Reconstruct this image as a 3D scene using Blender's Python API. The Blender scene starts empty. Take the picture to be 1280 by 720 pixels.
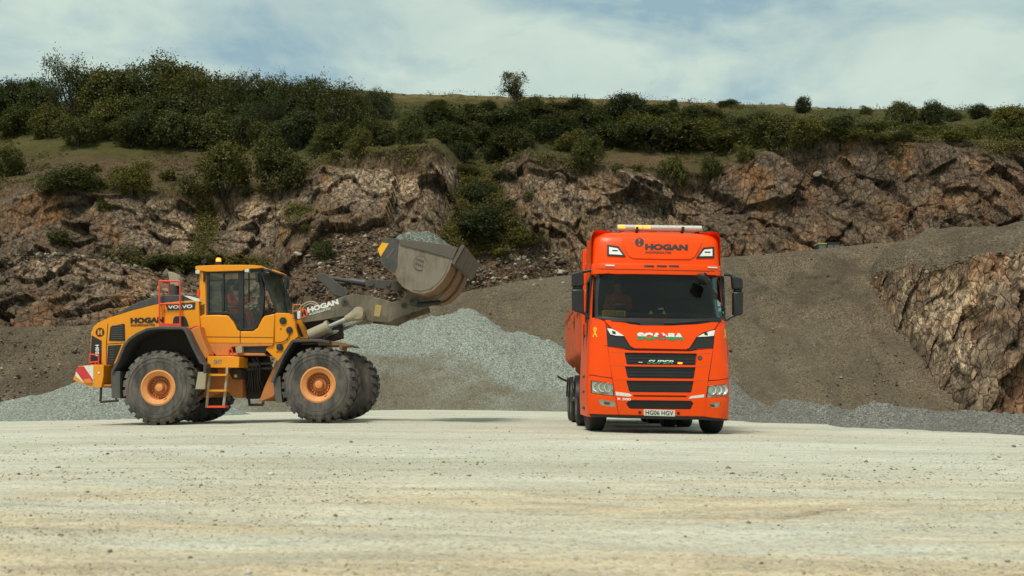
import bpy, bmesh, math, random
import numpy as np
from mathutils import Vector, Matrix
from mathutils.bvhtree import BVHTree
from mathutils.geometry import tessellate_polygon

random.seed(7)
SC = bpy.context.scene
COL = SC.collection

# ------------------------------------------------------------------ camera
F_PX = 1280.0                       # focal length in pixels of the 1280 wide photograph
PITCH = math.atan(130.0 / F_PX)     # horizon lies at row 490
CAM_Z = 0.74
cam_d = bpy.data.cameras.new('camera')
cam_d.sensor_width = 36.0
cam_d.lens = 36.0
cam_d.clip_start = 0.05
cam_d.clip_end = 3000.0
cam_d.dof.use_dof = True
cam_d.dof.focus_distance = 21.0
cam_d.dof.aperture_fstop = 3.2
cam = bpy.data.objects.new('camera', cam_d)
COL.objects.link(cam)
cam.location = (0, 0, CAM_Z)
cam.rotation_euler = (math.pi / 2 + PITCH, 0, 0)
SC.camera = cam

# ------------------------------------------------------------------ sky and sun
SUN_EL = math.radians(60)
SUN_AZ = math.radians(205)          # compass bearing of the sun, camera looks along bearing 0 (+Y)
world = bpy.data.worlds.new('World')
SC.world = world
world.use_nodes = True
wn, wl = world.node_tree.nodes, world.node_tree.links
wn.clear()
w_out = wn.new('ShaderNodeOutputWorld')
w_bg = wn.new('ShaderNodeBackground')
w_bg.inputs['Strength'].default_value = 0.10
sky = wn.new('ShaderNodeTexSky')
sky.sky_type = 'NISHITA'
sky.sun_disc = False
sky.sun_elevation = SUN_EL
sky.sun_rotation = SUN_AZ
sky.air_density = 1.0
sky.dust_density = 1.5
sky.ozone_density = 1.0
tc = wn.new('ShaderNodeTexCoord')
sep = wn.new('ShaderNodeSeparateXYZ')
wl.new(tc.outputs['Generated'], sep.inputs[0])
def wmath(op, a, b):
    n = wn.new('ShaderNodeMath'); n.operation = op
    for i, v in enumerate((a, b)):
        if isinstance(v, (int, float)): n.inputs[i].default_value = v
        else: wl.new(v, n.inputs[i])
    return n.outputs[0]
zz = wmath('ADD', wmath('MAXIMUM', sep.outputs[2], 0.0), 0.22)
cmb = wn.new('ShaderNodeCombineXYZ')
wl.new(wmath('DIVIDE', sep.outputs[0], zz), cmb.inputs[0])
wl.new(wmath('DIVIDE', sep.outputs[1], zz), cmb.inputs[1])
def wnoise(scale, detail, rough, off, dist=0.0, vec=None):
    m = wn.new('ShaderNodeMapping'); m.inputs['Location'].default_value = off
    wl.new(vec or cmb.outputs[0], m.inputs[0])
    n = wn.new('ShaderNodeTexNoise')
    n.inputs['Scale'].default_value = scale; n.inputs['Detail'].default_value = detail
    n.inputs['Roughness'].default_value = rough; n.inputs['Distortion'].default_value = dist
    wl.new(m.outputs[0], n.inputs['Vector'])
    return n.outputs['Fac']
c1 = wnoise(2.6, 7.0, 0.56, (9.9, 9.1, 0.0), 0.35)
c2 = wnoise(4.6, 6.0, 0.55, (1.3, 2.2, 4.0), 0.3)
def wramp(fac, stops):
    r = wn.new('ShaderNodeValToRGB')
    e = r.color_ramp.elements
    while len(e) < len(stops): e.new(0.5)
    for el, (p, c) in zip(e, stops):
        el.position = p; el.color = (*c, 1)
    wl.new(fac, r.inputs[0])
    return r.outputs[0]
cover = wramp(c1, [(0.38, (0.05,) * 3), (0.47, (0.55,) * 3), (0.57, (1, 1, 1))])
tone = wramp(c2, [(0.30, (4.05, 5.0, 4.65)), (0.62, (4.75, 5.72, 5.1))])
wm = wn.new('ShaderNodeMix'); wm.data_type = 'RGBA'
wl.new(cover, wm.inputs[0])
SKYTINT = wn.new('ShaderNodeMix'); SKYTINT.data_type = 'RGBA'
SKYTINT.inputs[0].default_value = 0.75
wl.new(sky.outputs[0], SKYTINT.inputs[6])
SKYTINT.inputs[7].default_value = (2.5, 3.8, 4.1, 1)
wl.new(SKYTINT.outputs[2], wm.inputs[6])
wl.new(tone, wm.inputs[7])
wl.new(wm.outputs[2], w_bg.inputs[0])
wl.new(w_bg.outputs[0], w_out.inputs[0])

sun_d = bpy.data.lights.new('sun', 'SUN')
sun_d.energy = 2.5
sun_d.angle = math.radians(15)
sun_d.color = (1.0, 0.93, 0.82)
sun = bpy.data.objects.new('sun', sun_d)
COL.objects.link(sun)
_s = Vector((math.sin(SUN_AZ) * math.cos(SUN_EL), math.cos(SUN_AZ) * math.cos(SUN_EL), math.sin(SUN_EL)))
sun.rotation_euler = _s.to_track_quat('Z', 'Y').to_euler()
sun.location = _s * 200

SC.view_settings.view_transform = 'Standard'
SC.view_settings.look = 'None'
SC.view_settings.gamma = 1.0
SC.view_settings.exposure = 0.36
SC.view_settings.use_curve_mapping = False
SC.render.engine = 'CYCLES'
SC.cycles.use_denoising = True
SC.cycles.max_bounces = 6
SC.cycles.diffuse_bounces = 3
SC.cycles.glossy_bounces = 3
SC.cycles.transmission_bounces = 4
SC.cycles.transparent_max_bounces = 8

# ------------------------------------------------------------------ pixel rays
CP, SP = math.cos(PITCH), math.sin(PITCH)
CAM = np.array([0.0, 0.0, CAM_Z])
def ray(px, py):
    u, v = (px - 640.0) / F_PX, (360.0 - py) / F_PX
    return np.array([u, CP - v * SP, SP + v * CP])
def at(px, py, Y):
    d = ray(px, py)
    return CAM + d * (Y / d[1])
def at_arr(px, py, Y):
    u, v = (px - 640.0) / F_PX, (360.0 - py) / F_PX
    dy = CP - v * SP
    return np.stack([u * Y / dy, Y + 0 * u, CAM_Z + (SP + v * CP) * Y / dy], -1)
def gz(x):                                             # the yard is gently crowned along the middle
    x = np.asarray(x, float)
    tx, tz = (-40, -25, -7.9, -4.3, -1.5, 1.5, 3.6, 9, 14, 40), (-.45, -.28, .0, .06, .05, .012, -.016, -.11, -.2, -.5)
    return sum(np.interp(x + o, tx, tz) for o in (-1.2, -.6, 0, .6, 1.2)) / 5

# ------------------------------------------------------------------ noise
def _h(ix, iy, iz, s):
    with np.errstate(over='ignore'):
        n = (ix.astype(np.uint32) * np.uint32(374761393) + iy.astype(np.uint32) * np.uint32(668265263)
             + iz.astype(np.uint32) * np.uint32(2246822519) + np.uint32((s * 3266489917) & 0xffffffff))
        n = (n ^ (n >> np.uint32(13))) * np.uint32(1274126177)
        n = (n ^ (n >> np.uint32(16))) * np.uint32(2654435761)
        n = n ^ (n >> np.uint32(15))
    return n.astype(np.float64) / 4294967296.0
def vnoise(P, s=0):
    f = np.floor(P); i = f.astype(np.int64); t = P - f
    t = t * t * t * (t * (t * 6 - 15) + 10)
    r = 0
    for a in (0, 1):
        wa = t[..., 0] if a else 1 - t[..., 0]
        for b in (0, 1):
            wb = t[..., 1] if b else 1 - t[..., 1]
            for c in (0, 1):
                wc = t[..., 2] if c else 1 - t[..., 2]
                r = r + wa * wb * wc * _h(i[..., 0] + a, i[..., 1] + b, i[..., 2] + c, s)
    return r * 2 - 1
def fbm(P, oct=4, s=0, gain=0.5, lac=2.03):
    r, a = 0, 1.0
    for k in range(oct):
        r = r + a * vnoise(P + 17.3 * k, s + k); P = P * lac; a *= gain
    return r
def facets(P, s=0, tilt=0.7):
    """piecewise tilted planes, one per Voronoi cell: blocky broken rock; also the cell's random value and edge distance"""
    f = np.floor(P).astype(np.int64)
    d1 = np.full(P.shape[:-1], 1e9); d2 = d1.copy()
    val = np.zeros_like(d1); rnd = np.zeros_like(d1)
    for a in (-1, 0, 1):
        for b in (-1, 0, 1):
            for c in (-1, 0, 1):
                ix, iy, iz = f[..., 0] + a, f[..., 1] + b, f[..., 2] + c
                cx = ix + _h(ix, iy, iz, s + 1); cy = iy + _h(ix, iy, iz, s + 2); cz = iz + _h(ix, iy, iz, s + 3)
                dx, dy, dz = P[..., 0] - cx, P[..., 1] - cy, P[..., 2] - cz
                d = dx * dx + dy * dy + dz * dz
                h = _h(ix, iy, iz, s + 4)
                g = h * 2 - 1 + tilt * (dx * (_h(ix, iy, iz, s + 5) * 2 - 1) + dz * (_h(ix, iy, iz, s + 6) * 2 - 1)) * 2
                m = d < d1
                d2 = np.where(m, d1, np.minimum(d2, d))
                val = np.where(m, g, val); rnd = np.where(m, h, rnd)
                d1 = np.where(m, d, d1)
    return val, rnd, np.sqrt(d2) - np.sqrt(d1)

# ------------------------------------------------------------------ objects
def tag(o, label=None, cat=None, group=None, kind=None):
    if label: o['label'] = label
    if cat: o['category'] = cat
    if group: o['group'] = group
    if kind: o['kind'] = kind
    return o
def empty(name, loc=(0, 0, 0), parent=None):
    o = bpy.data.objects.new(name, None)
    COL.objects.link(o); o.location = loc; o.parent = parent
    o.empty_display_size = 0.2
    return o
def link(name, me, mat, parent=None, sharp=35, bevel=0.0):
    o = bpy.data.objects.new(name, me)
    COL.objects.link(o); o.parent = parent
    if mat is not None and not me.materials:
        for m in (mat if isinstance(mat, (list, tuple)) else [mat]): me.materials.append(m)
    if sharp is not None and len(me.polygons):
        me.polygons.foreach_set('use_smooth', np.ones(len(me.polygons), bool))
        me.set_sharp_from_angle(angle=math.radians(sharp))
    if bevel:
        b = o.modifiers.new('bevel', 'BEVEL'); b.width = bevel; b.segments = 2
        b.limit_method = 'ANGLE'; b.angle_limit = math.radians(40); b.harden_normals = False
    return o
def grid_mesh(name, P, attrs=None, faces_mask=None):
    R, C = P.shape[:2]
    me = bpy.data.meshes.new(name)
    idx = np.arange(R * C).reshape(R, C)
    q = np.stack([idx[:-1, :-1], idx[:-1, 1:], idx[1:, 1:], idx[1:, :-1]], -1)
    if faces_mask is not None: q = q[faces_mask]
    q = q.reshape(-1, 4)
    raw_mesh(me, P.reshape(-1, 3), q)
    for k, v in (attrs or {}).items():
        a = me.attributes.new(k, 'FLOAT', 'POINT'); a.data.foreach_set('value', np.ascontiguousarray(v, np.float32).ravel())
    return me
def raw_mesh(me, V, Fq):
    V = np.ascontiguousarray(V, np.float32); Fq = np.ascontiguousarray(Fq, np.int32)
    n = Fq.shape[1]
    me.vertices.add(len(V)); me.vertices.foreach_set('co', V.ravel())
    me.loops.add(Fq.size); me.loops.foreach_set('vertex_index', Fq.ravel())
    me.polygons.add(len(Fq))
    me.polygons.foreach_set('loop_start', np.arange(0, Fq.size, n, dtype=np.int32))
    me.polygons.foreach_set('loop_total', np.full(len(Fq), n, np.int32))
    me.update(calc_edges=True); me.validate()
    return me

class MB:
    """collects shapes, links them as one mesh"""
    def __init__(s): s.v = []; s.f = []
    def add(s, vs, fs):
        n = len(s.v); s.v += [tuple(map(float, p)) for p in vs]; s.f += [tuple(i + n for i in f) for f in fs]; return s
    def box(s, c, d, rot=None):
        x, y, z = d[0] / 2, d[1] / 2, d[2] / 2
        vs = [Vector((a * x, b * y, e * z)) for a in (-1, 1) for b in (-1, 1) for e in (-1, 1)]
        if rot is not None: vs = [rot @ p for p in vs]
        vs = [p + Vector(c) for p in vs]
        return s.add(vs, [(0, 1, 3, 2), (4, 6, 7, 5), (0, 4, 5, 1), (2, 3, 7, 6), (0, 2, 6, 4), (1, 5, 7, 3)])
    def prism(s, pts, vec):
        n = len(pts); a = [Vector(p) for p in pts]; vec = Vector(vec); b = [p + vec for p in a]
        tr = tessellate_polygon([a])
        fs = [tuple(t) for t in tr] + [tuple(i + n for i in reversed(t)) for t in tr]
        fs += [(i, (i + 1) % n, (i + 1) % n + n, i + n) for i in range(n)]
        return s.add(a + b, fs)
    def prism_n(s, pts, vec):                      # convex outline, n-gon caps
        n = len(pts); a = [Vector(p) for p in pts]; vec = Vector(vec); b = [p + vec for p in a]
        return s.add(a + b, [tuple(range(n)), tuple(reversed(range(n, 2 * n)))] + [(i, (i + 1) % n, (i + 1) % n + n, i + n) for i in range(n)])
    def tube(s, p0, p1, r0, r1=None, seg=12, caps=True):
        p0, p1 = Vector(p0), Vector(p1); r1 = r0 if r1 is None else r1
        ax = (p1 - p0).normalized(); u = ax.orthogonal().normalized(); w = ax.cross(u)
        ring = lambda p, r: [p + (u * math.cos(2 * math.pi * k / seg) + w * math.sin(2 * math.pi * k / seg)) * r for k in range(seg)]
        fs = [(k, (k + 1) % seg, (k + 1) % seg + seg, k + seg) for k in range(seg)]
        if caps: fs += [tuple(reversed(range(seg))), tuple(range(seg, 2 * seg))]
        return s.add(ring(p0, r0) + ring(p1, r1), fs)
    def path(s, pts, r, seg=8):
        pts = [Vector(p) for p in pts]; n = len(pts); vs = []
        u = None
        for i, p in enumerate(pts):
            t = (pts[min(i + 1, n - 1)] - pts[max(i - 1, 0)]).normalized()
            u = t.orthogonal().normalized() if u is None else (u - t * u.dot(t)).normalized()
            w = t.cross(u); rr = r[i] if isinstance(r, (list, tuple)) else r
            vs += [p + (u * math.cos(2 * math.pi * k / seg) + w * math.sin(2 * math.pi * k / seg)) * rr for k in range(seg)]
        fs = [(i * seg + k, i * seg + (k + 1) % seg, (i + 1) * seg + (k + 1) % seg, (i + 1) * seg + k) for i in range(n - 1) for k in range(seg)]
        fs += [tuple(reversed(range(seg))), tuple(range((n - 1) * seg, n * seg))]
        return s.add(vs, fs)
    def lathe(s, prof, c, ax, seg=48, a0=0.0, a1=2 * math.pi):
        """prof: (radius, distance along ax)"""
        c, ax = Vector(c), Vector(ax).normalized()
        u = Vector((0, 0, 1)) if abs(ax.z) < .9 else Vector((1, 0, 0)); u = (u - ax * u.dot(ax)).normalized(); w = ax.cross(u)
        full = abs(a1 - a0 - 2 * math.pi) < 1e-6; m = seg if full else seg + 1; n = len(prof)
        vs = []
        for k in range(m):
            a = a0 + (a1 - a0) * k / seg; d = u * math.cos(a) + w * math.sin(a)
            vs += [c + d * r + ax * h for r, h in prof]
        fs = [(k * n + i, ((k + 1) % m) * n + i, ((k + 1) % m) * n + i + 1, k * n + i + 1) for k in range(seg) for i in range(n - 1)]
        return s.add(vs, fs)
    def build(s, name, mat, parent=None, sharp=35, bevel=0.0):
        me = bpy.data.meshes.new(name); me.from_pydata(s.v, [], s.f)
        bm = bmesh.new(); bm.from_mesh(me); bmesh.ops.recalc_face_normals(bm, faces=bm.faces); bm.to_mesh(me); bm.free()
        return link(name, me, mat, parent, sharp, bevel)

def text_mesh(txt, bold=0.02, shear=0.0, spacing=1.0):
    """flat glyph outline mesh, fitted to the unit square"""
    cu = bpy.data.curves.new('lettering', 'FONT'); cu.body = txt; cu.offset = bold; cu.shear = shear
    cu.space_character = spacing; cu.resolution_u = 3
    o = bpy.data.objects.new('lettering', cu); COL.objects.link(o)
    dg = bpy.context.evaluated_depsgraph_get()
    me = bpy.data.meshes.new_from_object(o.evaluated_get(dg))
    bpy.data.objects.remove(o); bpy.data.curves.remove(cu)
    V = np.zeros(len(me.vertices) * 3); me.vertices.foreach_get('co', V); V = V.reshape(-1, 3)[:, :2]
    V = (V - V.min(0)) / (V.max(0) - V.min(0))
    Fs = [tuple(p.vertices) for p in me.polygons]
    bpy.data.meshes.remove(me)
    return V, Fs
def lettering(name, txt, quad, mapper, mat, parent, bold=0.03, shear=0.0, spacing=1.0, split=None):
    """quad: px corners bottom-left, bottom-right, top-right, top-left"""
    V, Fs = text_mesh(txt, bold, shear, spacing)
    if split is not None:
        bm = bmesh.new(); bv = [bm.verts.new((a, b, 0)) for a, b in V]
        for f in Fs:
            try: bm.faces.new([bv[i] for i in f])
            except ValueError: pass
        bmesh.ops.bisect_plane(bm, geom=bm.verts[:] + bm.edges[:] + bm.faces[:], plane_co=(0, split, 0), plane_no=(0, 1, 0))
        bm.verts.index_update()
        V = np.array([v.co[:2] for v in bm.verts]); Fs = [tuple(v.index for v in f.verts) for f in bm.faces]; bm.free()
    q = np.array(quad, float)
    P = [(1 - a) * (1 - b) * q[0] + a * (1 - b) * q[1] + a * b * q[2] + (1 - a) * b * q[3] for a, b in V]
    me = bpy.data.meshes.new(name); me.from_pydata([tuple(mapper(*p)) for p in P], [], Fs)
    o = link(name, me, mat, parent, None)
    if split is not None:
        for p, f in zip(me.polygons, Fs):
            p.material_index = 1 if np.mean([V[i][1] for i in f]) < split else 0
    return o

# ------------------------------------------------------------------ materials
def new_mat(name):
    m = bpy.data.materials.new(name); m.use_nodes = True
    nt = m.node_tree; b = nt.nodes['Principled BSDF']
    return m, nt, b
class NT:
    def __init__(s, nt): s.nt = nt; s.n = nt.nodes; s.l = nt.links
    def node(s, t, ins=None, **kw):
        n = s.n.new(t)
        for k, v in kw.items(): setattr(n, k, v)
        for k, v in (ins or {}).items(): s.set(n.inputs[k], v)
        return n
    def set(s, sock, v):
        if isinstance(v, bpy.types.NodeSocket): s.l.new(v, sock)
        elif isinstance(v, (tuple, list)) and len(v) == 3 and sock.type == 'RGBA': sock.default_value = (*v, 1)
        else: sock.default_value = v
    def coord(s, kind='Object'): return s.node('ShaderNodeTexCoord').outputs[kind]
    def mapping(s, vec, scale=(1, 1, 1), rot=(0, 0, 0), loc=(0, 0, 0)):
        return s.node('ShaderNodeMapping', {'Vector': vec, 'Scale': scale, 'Rotation': rot, 'Location': loc}).outputs[0]
    def noise(s, vec, scale, detail=4.0, rough=0.55, dist=0.0):
        return s.node('ShaderNodeTexNoise', {'Vector': vec, 'Scale': scale, 'Detail': detail, 'Roughness': rough, 'Distortion': dist}).outputs['Fac']
    def voro(s, vec, scale, feature='F1', out='Distance', rand=1.0):
        return s.node('ShaderNodeTexVoronoi', {'Vector': vec, 'Scale': scale, 'Randomness': rand}, feature=feature).outputs[out]
    def ramp(s, fac, stops, interp='LINEAR'):
        r = s.node('ShaderNodeValToRGB', {'Fac': fac}); e = r.color_ramp.elements; r.color_ramp.interpolation = interp
        while len(e) < len(stops): e.new(0.5)
        for el, (p, c) in zip(e, stops):
            el.position = p; el.color = (*((c,) * 3 if isinstance(c, (int, float)) else c), 1)
        return r.outputs[0]
    def mix(s, fac, a, b, mode='MIX'):
        n = s.node('ShaderNodeMix', data_type='RGBA', blend_type=mode)
        s.set(n.inputs[0], fac); s.set(n.inputs[6], a); s.set(n.inputs[7], b)
        return n.outputs[2]
    def math(s, op, a, b=0.0, clamp=False):
        n = s.node('ShaderNodeMath', operation=op, use_clamp=clamp); s.set(n.inputs[0], a); s.set(n.inputs[1], b); return n.outputs[0]
    def attr(s, name): return s.node('ShaderNodeAttribute', attribute_name=name).outputs['Fac']
    def bump(s, h, strength=0.5, dist=0.05, normal=None):
        ins = {'Height': h, 'Strength': strength, 'Distance': dist}
        if normal is not None: ins['Normal'] = normal
        return s.node('ShaderNodeBump', ins).outputs[0]

def paint(name, col, rough=0.35, dirt=0.25, dirt_col=(0.22, 0.18, 0.13), scale=2.5, metal=0.0, coat=0.0, low=None, bump=0.0, spec=0.5):
    """painted or bare surface with dust and scuffs; low=(z0, z1) adds road dust towards the bottom of the machine"""
    m, nt, b = new_mat(name); N = NT(nt)
    g = N.node('ShaderNodeNewGeometry').outputs['Position']
    n1 = N.noise(g, scale, 6, 0.62, 0.4); n2 = N.noise(N.mapping(g, (1, 1, 0.25)), scale * 6, 4, 0.6)
    fac = N.math('MULTIPLY', N.ramp(N.math('MULTIPLY', N.math('ADD', n1, n2), 0.5), [(0.42, 0), (0.66, 1)]), dirt)
    if low:
        z = N.node('ShaderNodeSeparateXYZ', {0: g}).outputs[2]
        lo = N.node('ShaderNodeMapRange', {0: z, 1: low[0], 2: low[1], 3: 1.0, 4: 0.0}).outputs[0]
        fac = N.math('ADD', fac, N.math('MULTIPLY', N.math('MULTIPLY', lo, lo), N.math('ADD', N.math('MULTIPLY', n1, 0.7), 0.0)), True)
    c = N.mix(N.math('MULTIPLY', n1, 0.22), col, tuple(x * 0.72 for x in col))
    c = N.mix(fac, c, dirt_col)
    N.set(b.inputs['Base Color'], c)
    N.set(b.inputs['Roughness'], N.math('ADD', N.math('MULTIPLY', fac, 0.5), N.math('ADD', N.math('MULTIPLY', n2, 0.12), rough - 0.06), True))
    b.inputs['Metallic'].default_value = metal; b.inputs['Specular IOR Level'].default_value = spec
    b.inputs['Coat Weight'].default_value = coat; b.inputs['Coat Roughness'].default_value = 0.12
    if bump: N.set(b.inputs['Normal'], N.bump(n2, bump, 0.01))
    return m
def glow(name, col, power, base=(0.8, 0.5, 0.2)):
    m, nt, b = new_mat(name)
    b.inputs['Base Color'].default_value = (*base, 1)
    b.inputs['Emission Color'].default_value = (*col, 1); b.inputs['Emission Strength'].default_value = power
    return m
def glass(name, tint=(0.35, 0.42, 0.38), alpha=0.55, rough=0.02, dust=0.06):
    """flat safety glass: partly see-through tint under a fresnel reflection"""
    m, nt, b = new_mat(name); N = NT(nt)
    nt.nodes.remove(b); out = nt.nodes['Material Output']
    tr = N.node('ShaderNodeBsdfTransparent', {'Color': tint})
    gl = N.node('ShaderNodeBsdfGlossy', {'Color': (0.9, 0.95, 0.92), 'Roughness': rough})
    df = N.node('ShaderNodeBsdfDiffuse', {'Color': (0.16, 0.15, 0.12) if dust < .2 else (0.50, 0.52, 0.46)})  # at a strong dust value: pale film standing in for reflected sky
    g = N.node('ShaderNodeNewGeometry').outputs['Position']
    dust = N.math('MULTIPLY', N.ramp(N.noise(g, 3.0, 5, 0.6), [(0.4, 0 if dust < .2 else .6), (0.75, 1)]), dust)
    m1 = N.node('ShaderNodeMixShader', {0: N.math('ADD', dust, 0.015), 1: tr.outputs[0], 2: df.outputs[0]})
    fr = N.node('ShaderNodeFresnel', {'IOR': 1.5}).outputs[0]
    m2 = N.node('ShaderNodeMixShader', {0: N.math('MULTIPLY', fr, alpha * 2, True), 1: m1.outputs[0], 2: gl.outputs[0]})
    nt.links.new(m2.outputs[0], out.inputs['Surface'])
    return m
# ================================================================== TERRAIN
def tab(xs, *pairs):
    p = np.array(pairs, float)
    return np.interp(xs, p[:, 0], p[:, 1])
def smooth_tab(xs, *pairs):
    p = np.array(pairs, float); k = 14.0
    return sum(np.interp(xs + o, p[:, 0], p[:, 1]) for o in (-k, -k / 2, 0, k / 2, k)) / 5

# ---- surface materials
def mat_rock(name, dip=0.45, warm=1.0, gain=1.0):
    m, nt, b = new_mat(name); N = NT(nt)
    P = N.node('ShaderNodeNewGeometry').outputs['Position']
    Q = N.mapping(P, (1.0, 0.7, 0.5), (0, dip, 0))
    big = N.noise(P, 0.10, 3, 0.55, 0.6)
    mid = N.noise(Q, 0.55, 7, 0.66, 0.8)
    fine = N.noise(Q, 3.2, 6, 0.72, 0.4)
    grit = N.noise(P, 9.0, 3, 0.7)
    rnd = N.attr('rnd')
    k = lambda c: (c[0] * gain * 1.06, c[1] * gain * 0.95, c[2] * gain * 0.82)
    c = N.ramp(mid, [(0.30, k((0.040, 0.033, 0.028))), (0.44, k((0.105, 0.083, 0.064))), (0.56, k((0.18, 0.145, 0.108))), (0.70, k((0.33, 0.275, 0.205)))])
    c2 = N.ramp(fine, [(0.30, k((0.045, 0.036, 0.031))), (0.52, k((0.135, 0.108, 0.083))), (0.70, k((0.34, 0.285, 0.215)))])
    c = N.mix(0.48, c, c2)
    c = N.mix(N.math('MULTIPLY', rnd, 0.42), c, k((0.075, 0.060, 0.052)))
    och = N.math('MULTIPLY', N.ramp(N.noise(Q, 0.28, 5, 0.6, 0.7), [(0.50, 0), (0.66, 1)]), 0.62 * warm)
    c = N.mix(och, c, k((0.26, 0.135, 0.055)))
    red = N.math('MULTIPLY', N.ramp(N.noise(N.mapping(P, (1, 1, .5), (0, .3, 0), (9, 4, 2)), 0.33, 5, 0.65, 0.5), [(0.56, 0), (0.66, 1)]), 0.55 * warm)
    c = N.mix(red, c, k((0.15, 0.062, 0.042)))
    pale = N.math('MULTIPLY', N.attr('pale'), N.ramp(fine, [(0.42, 0), (0.6, 1)]))
    c = N.mix(pale, c, k((0.52, 0.43, 0.32)))
    cr1 = N.ramp(N.voro(N.mapping(Q, (1, 1, 1), (0, 0.5, 0)), 0.85, 'DISTANCE_TO_EDGE'), [(0.0, 0.0), (0.06, 1.0)])
    cr2 = N.ramp(N.voro(Q, 2.6, 'DISTANCE_TO_EDGE'), [(0.0, 0.0), (0.09, 1.0)])
    cell = N.node('ShaderNodeSeparateColor', {0: N.voro(Q, 2.6, 'F1', 'Color')}).outputs[0]
    c = N.mix(0.5, c, N.ramp(cell, [(0.0, 0.55), (0.5, 1.0), (1.0, 1.5)]), 'MULTIPLY')
    c = N.mix(N.math('SUBTRACT', 1.0, N.attr('soil')), c, N.mix(1.0, c, N.math('ADD', N.math('MULTIPLY', N.math('MULTIPLY', cr1, cr2), 0.30), 0.70), 'MULTIPLY'))
    crack = N.ramp(N.attr('edge'), [(0.0, 0.45), (0.06, 1.0)])
    c = N.mix(1.0, c, crack, 'MULTIPLY')
    soil = N.math('MULTIPLY', N.attr('soil'), N.ramp(grit, [(0.2, 0.6), (0.6, 1)]))
    c = N.mix(soil, c, N.ramp(fine, [(0.3, (0.055, 0.034, 0.020)), (0.5, (0.11, 0.068, 0.040)), (0.72, (0.21, 0.145, 0.09))]))
    veg = N.math('MULTIPLY', N.attr('veg'), N.ramp(N.noise(P, 1.4, 6, 0.7), [(0.36, 0), (0.56, 1)]))
    c = N.mix(veg, c, N.ramp(fine, [(0.3, (0.018, 0.020, 0.007)), (0.6, (0.055, 0.054, 0.018))]))
    N.set(b.inputs['Base Color'], c)
    b.inputs['Roughness'].default_value = 0.92; b.inputs['Specular IOR Level'].default_value = 0.15
    h = N.math('ADD', N.math('ADD', N.math('MULTIPLY', fine, 1.0), N.math('MULTIPLY', grit, 0.45)), N.math('ADD', N.math('MULTIPLY', cr2, 0.5), N.math('MULTIPLY', cell, 0.5)))
    N.set(b.inputs['Normal'], N.bump(h, 0.9, 0.20))
    return m
def mat_gravel(name, cols, grain, bump=0.6, big=None, big_amt=0.5, speck=0.0):
    """crushed stone: cols = dark, mid, light; grain = grains per metre"""
    m, nt, b = new_mat(name); N = NT(nt)
    P = N.node('ShaderNodeNewGeometry').outputs['Position']
    a = N.voro(P, grain, 'F1', 'Color'); a = N.node('ShaderNodeSeparateColor', {0: a}).outputs[0]
    a2 = N.noise(P, grain * 0.55, 4, 0.7)
    c = N.ramp(N.math('ADD', N.math('MULTIPLY', a, 0.55), N.math('MULTIPLY', a2, 0.45)), [(0.25, cols[0]), (0.5, cols[1]), (0.75, cols[2])])
    lo = N.noise(N.mapping(P, (1, 0.6, 1)), 0.35, 6, 0.62, 0.8)
    if big is not None:
        c = N.mix(N.math('MULTIPLY', N.ramp(lo, [(0.40, 0), (0.62, 1)]), big_amt), c, big)
    w = N.attr('weather')
    c = N.mix(w, c, N.ramp(a2, [(0.3, (0.085, 0.070, 0.046)), (0.5, (0.150, 0.126, 0.085)), (0.7, (0.24, 0.205, 0.145))]))
    N.set(b.inputs['Base Color'], c)
    b.inputs['Roughness'].default_value = 0.95; b.inputs['Specular IOR Level'].default_value = 0.12
    h = N.math('ADD', N.math('MULTIPLY', N.voro(P, grain * 0.8), -1.0), N.noise(P, grain * 0.3, 4, 0.7))
    N.set(b.inputs['Normal'], N.bump(h, bump, 1.2 / grain))
    return m
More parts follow.
